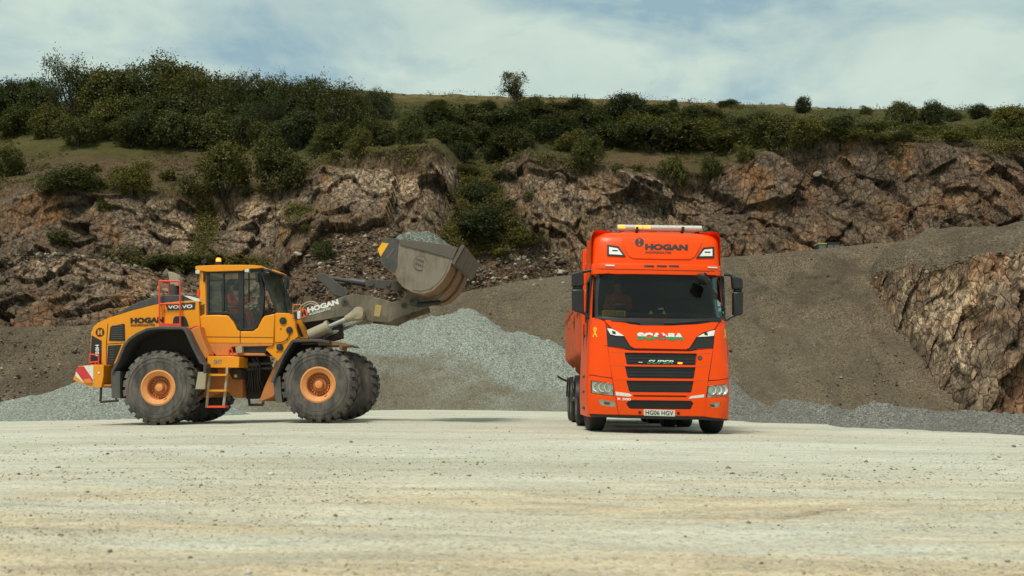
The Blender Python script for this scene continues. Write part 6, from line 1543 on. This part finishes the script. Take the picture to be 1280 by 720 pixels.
def crown_mesh(name, seed, lobes, clumps, per, leaf, mat, open_=False, low=0.12, top=1.0):
    """crown of unit half-width and about unit height times 1.6, grown from leaf clumps over uneven lobes"""
    rng = np.random.default_rng(seed)
    L_ = []
    for k in range(lobes):
        a = rng.uniform(0, 2 * math.pi); r = 0.62 * math.sqrt(rng.uniform(0.0, 1)); z = rng.uniform(0.28, 1.05) * top
        if k == 0: r = 0.1; z = 0.62 * top
        rad = rng.uniform(0.26, 0.50) * (1.0 if not open_ else .50) * (1.15 - 0.35 * z / top)
        L_.append((r * math.cos(a), r * math.sin(a), z, rad))
    if not open_: L_.append((0, 0, .45 * top, .62))
    L_ = np.array(L_)
    w = L_[:, 3] ** 2; pick = rng.choice(len(L_), clumps, p=w / w.sum())
    D = rng.normal(size=(clumps, 3)); D[:, 2] += 0.35; D /= np.linalg.norm(D, axis=1)[:, None]
    rr = L_[pick, 3] * rng.uniform(0.72, 1.08, clumps) * np.where(rng.random(clumps) < .05, 1.14, 1.0)
    C = L_[pick, :3] + D * rr[:, None] * np.array([1, 1, .95])
    deep = np.zeros(clumps, bool)
    for l in L_: deep |= (np.linalg.norm(C - l[:3], axis=1) < l[3] * .62) & (rng.random(clumps) < .8)
    C, D = C[~deep], D[~deep]
    keep = C[:, 2] > low * .3; C, D = C[keep], D[keep]
    cs = rng.uniform(.05, .13, (len(C), 1))
    P = np.repeat(C, per, 0) + rng.normal(size=(len(C) * per, 3)) * np.repeat(cs, per, 0) * .75 + np.repeat(D * cs, per, 0) * rng.uniform(-.3, 1.0, (len(C) * per, 1))
    Nn = np.repeat(D, per, 0) + rng.normal(size=P.shape) * .75; Nn[:, 2] += .35; Nn /= np.linalg.norm(Nn, axis=1)[:, None]
    P[:, 2] = np.maximum(P[:, 2], 0.0)
    V, Q = leaf_quads(P, Nn, leaf, rng)
    me = bpy.data.meshes.new(name); raw_mesh(me, V, Q); me.materials.append(mat)
    z = V[:, 2].max(); return me, z, L_
def trunk_mesh(name, seed, lobes, thick=.05, stems=1):
    rng = np.random.default_rng(seed); mb = MB()
    for s in range(stems):
        o = Vector((rng.uniform(-.12, .12), rng.uniform(-.12, .12), -.15)) if stems > 1 else Vector((0, 0, -.15))
        fork = Vector((o.x * 1.4, o.y * 1.4, .30))
        mb.path([o, (o + fork) / 2 + Vector((.02, 0, 0)), fork], [thick * 1.3, thick, thick * .8], 7)
        for l in lobes[s::stems][:5]:
            t = Vector(l[:3]); mb.path([fork - Vector((0, 0, .05)), fork.lerp(t, .55) + Vector((rng.uniform(-.05, .05), rng.uniform(-.05, .05), .03)), t], [thick * .7, thick * .45, thick * .15], 6)
    me = bpy.data.meshes.new(name); me.from_pydata(mb.v, [], mb.f); me.materials.append(M_BARK)
    me.polygons.foreach_set('use_smooth', np.ones(len(me.polygons), bool))
    return me
PROTO = {}
def proto(kind):
    if kind in PROTO: return PROTO[kind]
    k, i = kind
    seed = hash_of = (ord(k[0]) * 131 + ord(k[-1]) * 17 + i * 7919) % 100003
    spec = {'dark': (8, 500, 24, .033, M_LEAFD), 'olive': (7, 460, 24, .033, M_LEAFO), 'bright': (6, 260, 24, .038, M_LEAFG), 'big': (12, 520, 26, .024, M_LEAFD), 'bigolive': (12, 520, 26, .024, M_LEAFO)}
    if k == 'open': me, z, Lb = crown_mesh('crown', seed, 13, 210, 20, .032, M_LEAFO, True, top=1.35)
    elif k == 'small': me, z, Lb = crown_mesh('crown', seed, 5, 150, 10, .075, M_LEAFO)
    else:
        a = spec[k]; me, z, Lb = crown_mesh('crown', seed, *a)
    tr = trunk_mesh('trunk', seed + 1, Lb, .055 if k == 'open' else .05, 2 if k == 'open' else 3)
    PROTO[kind] = (me, tr, z)
    return PROTO[kind]
NB = [0]
def bush(name, cat, label, px, base, w, h, kind, group=None, sink=0.0, loc=None):
    """px, base: where it stands; w, h: its width and height in photograph pixels"""
    if loc is None:
        loc, nor = hit(px, base)
        if loc is None:
            loc, nor = hit(px, base + 6)
            if loc is None: return None
    d = loc.y; NB[0] += 1
    me, tr, z = proto((kind, NB[0] % 4))
    sx = w / F_PX * d / 2.0 / 0.92; sz = h / F_PX * d / z
    root = empty(name, loc - Vector((0, 0, .1 + sink))); root.rotation_euler = (0, 0, random.uniform(0, 6.28)); root.scale = (sx, sx * random.uniform(.85, 1.1), sz)
    tag(root, label, cat, group)
    for nm, m in (('crown', me), ('trunk', tr)):
        o = bpy.data.objects.new(nm, m); COL.objects.link(o); o.parent = root
    return root
B = lambda *a, **k: bush('bush', 'bush', *a, **k)
TR = lambda *a, **k: bush('tree', 'tree', *a, **k)
# --- ones that can be pointed out
TR('lone tree with an open airy crown on the central skyline', 643, 131, 50, 52, 'open')
B('rounded dark bush alone on the skyline right of the truck', 1005, 141, 32, 27, 'dark')
B('leafy bush, leftmost of the pair on the right skyline', 1129, 155, 42, 37, 'olive')
B('leafy bush, rightmost of the pair on the right skyline', 1168, 157, 44, 38, 'dark')
B('small dark bush tucked against the right skyline pair', 1192, 152, 22, 20, 'dark')
B('low dark bush on the skyline near the right edge', 1224, 148, 38, 25, 'dark')
B('broad green bush cut by the right edge of the picture', 1268, 163, 54, 42, 'olive')
B('tiny round bush on the skyline above the right cliff', 1082, 143, 20, 14, 'olive')
B('low dark bush on the skyline above the truck roof', 910, 134, 30, 13, 'dark')
B('small upright bush on the skyline left of the truck roof', 842, 139, 19, 18, 'olive')
B('wide dark bush on the skyline between lone tree and truck', 785, 152, 62, 42, 'dark')
B('rounded olive bush on the cliff edge above the loader cab', 280, 238, 88, 76, 'olive')
B('rounded dark bush on the cliff edge just right of another', 351, 243, 84, 82, 'dark')
B('dark bush at the left edge of the picture on bare soil', 8, 221, 54, 52, 'dark')
B('low spreading olive bush on reddish soil at far left', 88, 240, 88, 40, 'olive')
B('twin-lobed bush on reddish soil above the left ledge', 168, 244, 54, 52, 'olive')
B('olive bush on the cliff edge left of the truck', 730, 208, 50, 44, 'olive')
B('green bush hanging over the cliff edge above the truck', 843, 236, 42, 46, 'bright')
B('small olive bush at the cliff edge right of a hanging one', 890, 223, 36, 34, 'olive')
B('pale green bush at the foot of the big thicket on the right', 933, 201, 30, 26, 'bright')
B('tall bush above the soil corner of the central cliff', 512, 180, 46, 44, 'olive')
B('slim grey-green bush left of the soil corner', 447, 192, 34, 40, 'olive')
B('small bush on the soil shelf right of the twin rounded bushes', 396, 197, 26, 28, 'bright')
B('small bush growing on the scree left of the raised bucket', 405, 324, 30, 30, 'olive')
B('big dark bush filling the gully behind the bucket', 606, 300, 92, 56, 'dark')
B('dark bush halfway up the gully', 597, 252, 46, 34, 'dark')
B('small dark bush at the head of the gully', 585, 222, 30, 22, 'dark')
B('low green bush at the gully foot nearest the truck', 655, 305, 50, 24, 'olive')
B('low bush on the ledge behind the loader cab', 255, 335, 70, 22, 'olive')
B('low bush left of the loader cab on the ledge', 200, 333, 50, 18, 'olive')
B('big dark green bush right of the truck above the cliff', 968, 189, 74, 52, 'dark')
B('olive bush leaning beside the big dark one', 1012, 180, 56, 44, 'olive')
B('low olive bush at the crest of the right cliff', 1046, 168, 46, 30, 'olive')
# --- dense thicket on the left ridge
TG = 'thicket on the left ridge'
for (px, base, w, h, kd, lab) in (
    (88, 150, 66, 98, 'big', 'tallest tree crown of the left thicket'), (180, 150, 120, 92, 'bigolive', 'broad tree crown at the middle of the left thicket'),
    (305, 150, 50, 76, 'big', 'narrow dark tree crown right of the broad one'), (358, 152, 60, 72, 'big', 'dark domed tree crown above the cliff-edge bushes'),
    (425, 175, 86, 92, 'big', 'spreading dark tree at the right end of the left thicket'), (478, 150, 40, 46, 'big', 'last low dark crown where the left thicket ends')):
    TR(lab, px, base, w, h, kd, group=TG)
random.seed(21)
def lab_thicket(px, base):
    if base >= 178: return 'rounded bush in the front row of the left thicket, above the grass bank'
    if base <= 155: return 'dark crown in the back row of the left thicket, against the sky'
    return 'dark green bush in the middle of the dense left thicket'
for (px, base, w, h) in ((12, 152, 70, 66), (50, 150, 50, 60), (20, 170, 60, 46), (62, 172, 50, 44), (100, 181, 48, 50), (135, 172, 60, 56), (130, 150, 70, 76), (160, 182, 50, 40), (195, 184, 62, 56), (232, 186, 60, 60), (265, 186, 66, 62),
                         (240, 155, 80, 80), (300, 184, 60, 60), (330, 172, 60, 62), (340, 186, 50, 44), (375, 186, 60, 60), (400, 160, 60, 66), (410, 190, 50, 40), (455, 172, 56, 52), (215, 165, 70, 60), (275, 165, 60, 62), (170, 168, 60, 52), (480, 182, 50, 40), (-20, 160, 70, 70), (-40, 175, 60, 50), (30, 146, 60, 62), (125, 142, 60, 76), (150, 146, 56, 80), (210, 142, 70, 78), (255, 140, 60, 66), (280, 146, 56, 60), (332, 146, 50, 60), (385, 146, 56, 58), (440, 146, 50, 48)):
    B(lab_thicket(px, base), px, base, w * 1.18, h * random.uniform(.9, 1.08), random.choice(('dark', 'olive', 'dark', 'olive', 'big')), group=TG)
# --- scrub belt across the middle
def lab_scrub(px, base):
    if base < 152: return 'low bush of the scrub belt just under the central skyline'
    return 'dark scrub bush in the belt right above the central cliff edge' if base >= 176 else 'dark scrub bush in the middle of the belt behind the lone skyline tree slope'
for (px, base, w, h) in ((540, 158, 70, 34), (560, 182, 60, 34), (590, 162, 70, 36), (600, 186, 60, 34), (620, 205, 50, 30), (632, 168, 70, 40), (645, 190, 66, 36), (680, 156, 60, 32), (690, 178, 76, 42), (715, 188, 50, 30), (730, 168, 66, 40), (755, 186, 70, 40),
                         (790, 178, 70, 42), (815, 188, 76, 42), (850, 166, 60, 36), (860, 186, 80, 42), (895, 178, 60, 40), (910, 190, 60, 34), (935, 170, 60, 34), (700, 140, 40, 16), (665, 136, 36, 20), (725, 138, 36, 18), (820, 150, 50, 26), (880, 152, 50, 24), (575, 200, 40, 30), (610, 145, 40, 22), (655, 150, 50, 26), (760, 150, 40, 24), (545, 140, 40, 16)):
    B(lab_scrub(px, base), px, base, w * 1.1, h, random.choice(('dark', 'dark', 'olive')), group='scrub belt above the central cliff')
lab_r = 'low green scrub bush on the grassy slope above the right cliff'
for k in range(26):
    px = 1040 + k * 10 + random.uniform(-6, 6); base = random.uniform(160, 178) + (px - 1060) * .012
    B(lab_r, px, base, random.uniform(26, 44), random.uniform(12, 20), random.choice(('bright', 'olive', 'bright')), group='low scrub above the right cliff')
lab_c = 'small low bush clinging to the cliff top'
for (px, base, w, h) in ((120, 215, 26, 12), (210, 225, 30, 18), (235, 240, 30, 24), (240, 262, 24, 24), (310, 245, 20, 14), (395, 310, 16, 12), (420, 196, 20, 10), (445, 228, 14, 8), (640, 225, 16, 14), (660, 250, 16, 16), (770, 212, 18, 10), (800, 214, 20, 10), (640, 260, 22, 18), (625, 320, 30, 14), (372, 268, 20, 14), (384, 290, 18, 12), (130, 262, 22, 16), (75, 305, 34, 22), (300, 335, 40, 20), (560, 300, 24, 18), (545, 310, 20, 14)):
    B(lab_c, px, base, w, h, 'small', group='small bushes on the cliff')

# --- undergrowth: leaf sprays over the hillside, gully and ledges (nobody could count it)
def undergrowth():
    rng = np.random.default_rng(77); C = []; S = []
    H = hillP[:110]; R, Cn = H.shape[:2]
    n = 9000
    i = rng.integers(2, R, n); j = rng.integers(0, Cn, n); P = H[i, j] + rng.normal(size=(n, 3)) * np.array([.4, .3, .02])
    nz = fbm(P * .12, 4, 140)
    keep = nz > -0.12 + rng.normal(size=n) * .15; P = P[keep]; hgt = np.clip(.25 + .5 * nz[keep], .10, .7) * rng.uniform(.5, 1.4, keep.sum())
    per = 16
    X = np.repeat(P, per, 0); hh = np.repeat(hgt, per)
    X += rng.normal(size=X.shape) * np.stack([hh * .7, hh * .7, hh * 0], -1); X[:, 2] += rng.uniform(0, 1, len(X)) * hh
    Nn = rng.normal(size=X.shape); Nn[:, 2] = np.abs(Nn[:, 2]) + .4; Nn[:, 1] -= .4; Nn /= np.linalg.norm(Nn, axis=1)[:, None]
    V, Q = leaf_quads(X, Nn, .10, rng, .45)
    me = bpy.data.meshes.new('undergrowth'); raw_mesh(me, V, Q)
    o = link('undergrowth', me, M_SCRUB, None, None); tag(o, 'low scrub and rough grass covering the hillside above the cliff', 'undergrowth', None, 'stuff')
    # on the cliff where the traced zones are green
    me2 = cliff.data; a = np.zeros(len(me2.vertices), np.float32); me2.attributes['veg'].data.foreach_get('value', a)
    co = np.zeros(len(me2.vertices) * 3); me2.vertices.foreach_get('co', co); co = co.reshape(-1, 3)
    p = np.clip(a - .45, 0, 1); idx = rng.choice(len(co), 3200, p=p / p.sum())
    P = co[idx]; per = 14; X = np.repeat(P, per, 0) + rng.normal(size=(len(P) * per, 3)) * np.array([.28, .2, .12]); X[:, 2] += .15; X[:, 1] -= .15
    Nn = rng.normal(size=X.shape); Nn[:, 2] = np.abs(Nn[:, 2]) + .4; Nn[:, 1] -= .6; Nn /= np.linalg.norm(Nn, axis=1)[:, None]
    V, Q = leaf_quads(X, Nn, .085, rng, .5)
    me = bpy.data.meshes.new('cliff_weeds'); raw_mesh(me, V, Q)
    o = link('cliff_weeds', me, M_SCRUB, None, None); tag(o, 'weeds and tufts growing in the cracks of the cliff', 'weeds', None, 'stuff')
undergrowth()

# ================================================================== STONES
def rock_mesh(name, seed, sub=2):
    rng = np.random.default_rng(seed); bm = bmesh.new(); bmesh.ops.create_icosphere(bm, subdivisions=sub, radius=1.0)
    nn = rng.normal(size=(9, 3)); nn /= np.linalg.norm(nn, axis=1)[:, None]; dd = rng.uniform(.55, .9, 9)
    for v in bm.verts:
        p = np.array(v.co); 
        for a, d in zip(nn, dd):
            k = p @ a
            if k > d: p = p - a * (k - d)
        v.co = p * np.array([1.0, .85, .68])
    me = bpy.data.meshes.new(name); bm.to_mesh(me); bm.free(); return me
M_STONE = paint('loose_stone', (0.21, 0.175, 0.135), 0.9, 0.7, (0.10, 0.082, 0.064), 5.0, bump=.4)
M_STONEP = paint('pale_loose_stone', (0.40, 0.35, 0.27), 0.9, 0.6, (0.22, 0.18, 0.135), 5.0, bump=.4)
ROCKS = [rock_mesh('boulder', 900 + i) for i in range(5)]
for r in ROCKS: r.materials.append(M_STONEP)
def boulder(label, px, py, w, group=None, flat=False):
    loc, n = hit(px, py)
    if loc is None: return
    me = ROCKS[int(px) % 5]; o = bpy.data.objects.new('boulder', me); COL.objects.link(o); o.location = loc
    s = w / F_PX * loc.y / 2; o.scale = (s, s, s * .9); o.rotation_euler = (random.uniform(-.4, .4), random.uniform(-.4, .4), random.uniform(0, 6)); tag(o, label, 'boulder', group)
for (lab, px, py, w) in (('pale boulder on the scree just left of the truck roof', 700, 340, 13), ('pale boulder on the scree above the bucket lip', 655, 322, 12), ('angular boulder on the scree left of the bell crank', 372, 318, 13), ('pale boulder high on the right cliff face', 1022, 218, 13),
                         ('boulder perched on scree right of the scree bush', 430, 322, 11)): boulder(lab, px, py, w)
random.seed(5)
for k in range(40):
    boulder('small pale block lying on the scree below the central cliff', random.uniform(390, 480) if k % 2 else random.uniform(560, 715), random.uniform(285, 345) if k % 2 else random.uniform(318, 356), random.uniform(4, 9), 'blocks on the scree')
for k in range(26):
    boulder('small pale block among the rubble along the left ledge', random.uniform(5, 240), random.uniform(314, 334), random.uniform(3, 7), 'blocks on the left ledge')
OCT_F = np.array([(0, 2, 4), (2, 1, 4), (1, 3, 4), (3, 0, 4), (2, 0, 5), (1, 2, 5), (3, 1, 5), (0, 3, 5)])
def stones(name, label, P, size, mat, rng, cols=None):
    n = len(P); base = np.array([(1, 0, 0), (-1, 0, 0), (0, 1, 0), (0, -1, 0), (0, 0, 1), (0, 0, -1)], float)
    V = base[None] * rng.uniform(.55, 1.25, (n, 6, 1)) * np.array([1, .85, .6]) + rng.normal(size=(n, 6, 3)) * .12
    a = rng.uniform(0, 6.28, n); ca, sa = np.cos(a)[:, None], np.sin(a)[:, None]
    V = np.stack([V[..., 0] * ca - V[..., 1] * sa, V[..., 0] * sa + V[..., 1] * ca, V[..., 2]], -1) * size[:, None, None] + P[:, None]
    Q = (OCT_F[None] + 6 * np.arange(n)[:, None, None]).reshape(-1, 3)
    me = bpy.data.meshes.new(name); raw_mesh(me, V.reshape(-1, 3), Q)
    o = link(name, me, mat, None, None); return tag(o, label, 'stones', None, 'stuff')
def mat_pebble(name, stops):
    m, nt, b = new_mat(name); N = NT(nt)
    N.set(b.inputs['Base Color'], N.ramp(N.node('ShaderNodeNewGeometry').outputs['Random Per Island'], stops)); b.inputs['Roughness'].default_value = .95; b.inputs['Specular IOR Level'].default_value = .1
    return m
rng = np.random.default_rng(31)
GBVH = bvh_of(ground)
def ground_z(x, y):
    h = GBVH.ray_cast(Vector((x, y, 5)), Vector((0, 0, -1)), 20); return h[0].z if h[0] is not None else float(gz(x))
def yard_stones():
    n = 52000
    row = 490 + 8 + 232 * rng.uniform(0.04, 1, n) ** 0.9; d = np.clip(CAM_Z * F_PX / (row - 490), 3.2, 42)
    px = rng.uniform(-60, 1340, n); X = (px - 640) / F_PX * d
    clus = fbm(np.stack([X * .5, d * 1.6, 0 * X], -1), 4, 15) + .35 * np.exp(-((d - 6.9) / .7) ** 2) + .3 * np.exp(-((d - 4.3) / .5) ** 2)
    k = clus > rng.normal(size=n) * .35 - .05; X, d = X[k], d[k]
    size = np.exp(rng.normal(size=len(X)) * .52) * .0036 * np.clip(d / 6, .8, 1.7)
    Z = np.array([ground_z(a, b) for a, b in zip(X, d)])
    stones('yard_stones', 'loose pebbles strewn over the pale gravel yard', np.stack([X, d, Z + size * .2], -1), size,
           mat_pebble('yard_pebble', [(0.0, (0.14, 0.105, 0.065)), (0.3, (0.30, 0.22, 0.13)), (0.5, (0.44, 0.37, 0.26)), (0.8, (0.52, 0.50, 0.42)), (1.0, (0.62, 0.61, 0.53))]), rng)
yard_stones()
def one_stone(label, px, py, w):
    d = ray(px, py); h = GBVH.ray_cast(Vector(CAM), Vector(d).normalized(), 200)
    me = rock_mesh('stone', int(px), 2); me.materials.append(M_STONE); o = bpy.data.objects.new('stone', me); COL.objects.link(o)
    s = w / F_PX * h[0].y / 2; o.location = h[0] + Vector((0, 0, s * .3)); o.scale = (s, s, s * .9); tag(o, label, 'stone')
one_stone('dark brown stone lying by the curved rut in the yard', 935.5, 654, 7)
one_stone('flat stone on the yard near the right berm', 1267, 559, 7)
one_stone('small dark stone in front of the wheel loader front wheel', 439, 553, 5)
one_stone('dark stone near the bottom right corner of the yard', 1260, 703, 8)
one_stone('dark stone near the bottom left of the yard', 137, 690, 8)
def scree():
    me2 = cliff.data; a = np.zeros(len(me2.vertices), np.float32); me2.attributes['soil'].data.foreach_get('value', a)
    co = np.zeros(len(me2.vertices) * 3); me2.vertices.foreach_get('co', co); co = co.reshape(-1, 3)
    p = np.clip(a - .3, 0, 1) * (co[:, 2] < 15); idx = rng.choice(len(co), 6000, p=p / p.sum())
    stones('scree_stones', 'loose broken stones covering the scree under the cliff', co[idx] + rng.normal(size=(6000, 3)) * .05 - np.array([0, .0, 0]), np.exp(rng.normal(size=6000) * .6) * .075, mat_pebble('scree_pebble', [(0, (0.06, 0.046, 0.034)), (.5, (0.125, 0.096, 0.068)), (.85, (0.22, 0.178, 0.13)), (1, (0.36, 0.30, 0.225))]), rng)
    P = ledgeP[-3:].reshape(-1, 3); P = P[rng.integers(0, len(P), 2500)] + rng.normal(size=(2500, 3)) * np.array([.1, .4, .08]); 
    P2 = outP[-3:].reshape(-1, 3); P2 = P2[rng.integers(0, len(P2), 260)] + rng.normal(size=(260, 3)) * np.array([.3, .9, .10]) - np.array([0, .2, .15])
    P = np.concatenate([P, P2])
    stones('ledge_rubble', 'broken rubble along the rock ledge tops', P, np.exp(rng.normal(size=len(P)) * .6) * .085, bpy.data.materials['scree_pebble'], rng)
scree()
def slope_stones():
    V = np.zeros(len(spoil.data.vertices) * 3); spoil.data.vertices.foreach_get('co', V); V = V.reshape(-1, 3)
    p = np.clip(1.2 - V[:, 2] / 5, .12, 1.2) * np.clip(.4 + fbm(V * .3, 3, 19), 0.02, 1) * (V[:, 1] < 66); idx = rng.choice(len(V), 7000, p=p / p.sum())
    stones('slope_stones', 'coarse stones rolled down onto the brown spoil slope', V[idx] + rng.normal(size=(7000, 3)) * .06, np.exp(rng.normal(size=7000) * .5) * .040, bpy.data.materials['scree_pebble'], rng)
slope_stones()
# ================================================================== crates on the haul road, fence posts on the skyline
def crate(label, x0, x1, y0, y1, d, lidm, panels):
    a, b = at(x0, y1, d), at(x1, y0, d); c = (a + b) / 2; sx, sz = b[0] - a[0], b[2] - a[2] + .5
    root = empty('crate', (c[0], d + .5, b[2] - sz)); tag(root, label, 'crate', None)
    dk = paint('crate_dark_green', (0.012, 0.022, 0.018), .6, .2)
    mb = MB(); mb.box((0, 0, sz * .45), (sx, .9, sz * .9)); mb.build('body', dk, root, 35, .02)
    mb = MB(); mb.box((0, 0, sz * .95), (sx * 1.03, .95, sz * .10)); mb.build('lid', lidm, root, 35, .01)
    for k in range(panels):
        mb = MB(); mb.box((-sx / 2 + sx * (k + .5) / panels, -.46, sz * .62), (sx / panels * .78, .03, sz * .38)); mb.build('panel', paint('crate_grey', (0.10, 0.115, 0.125), .6, .2), root, 35, .005)
M_LID = paint('lime_lid', (0.38, 0.40, 0.06), .6, .2)
crate('dark crate with a yellow-green lid on the haul road', 1023, 1033.5, 303.6, 310.5, 68.5, M_LID, 1)
crate('dark green crate with two grey panels on the haul road', 1034.5, 1050, 303, 310, 69.5, paint('crate_lid_dark', (0.015, 0.024, 0.02), .6, .2), 2)
for px in (716, 722, 731):
    loc, n = hit(px, 126)
    if loc is not None:
        mb = MB(); mb.tube((0, 0, -.3), (0, 0, .85), .05, seg=6); mb.tube((0, 0, .85), (0, 0, .9), .05, .02, seg=6); o = mb.build('fence_post', M_BARK, None); o.location = loc
        tag(o, 'thin wooden fence post on the skyline right of the lone tree', 'fence post', 'skyline fence posts')
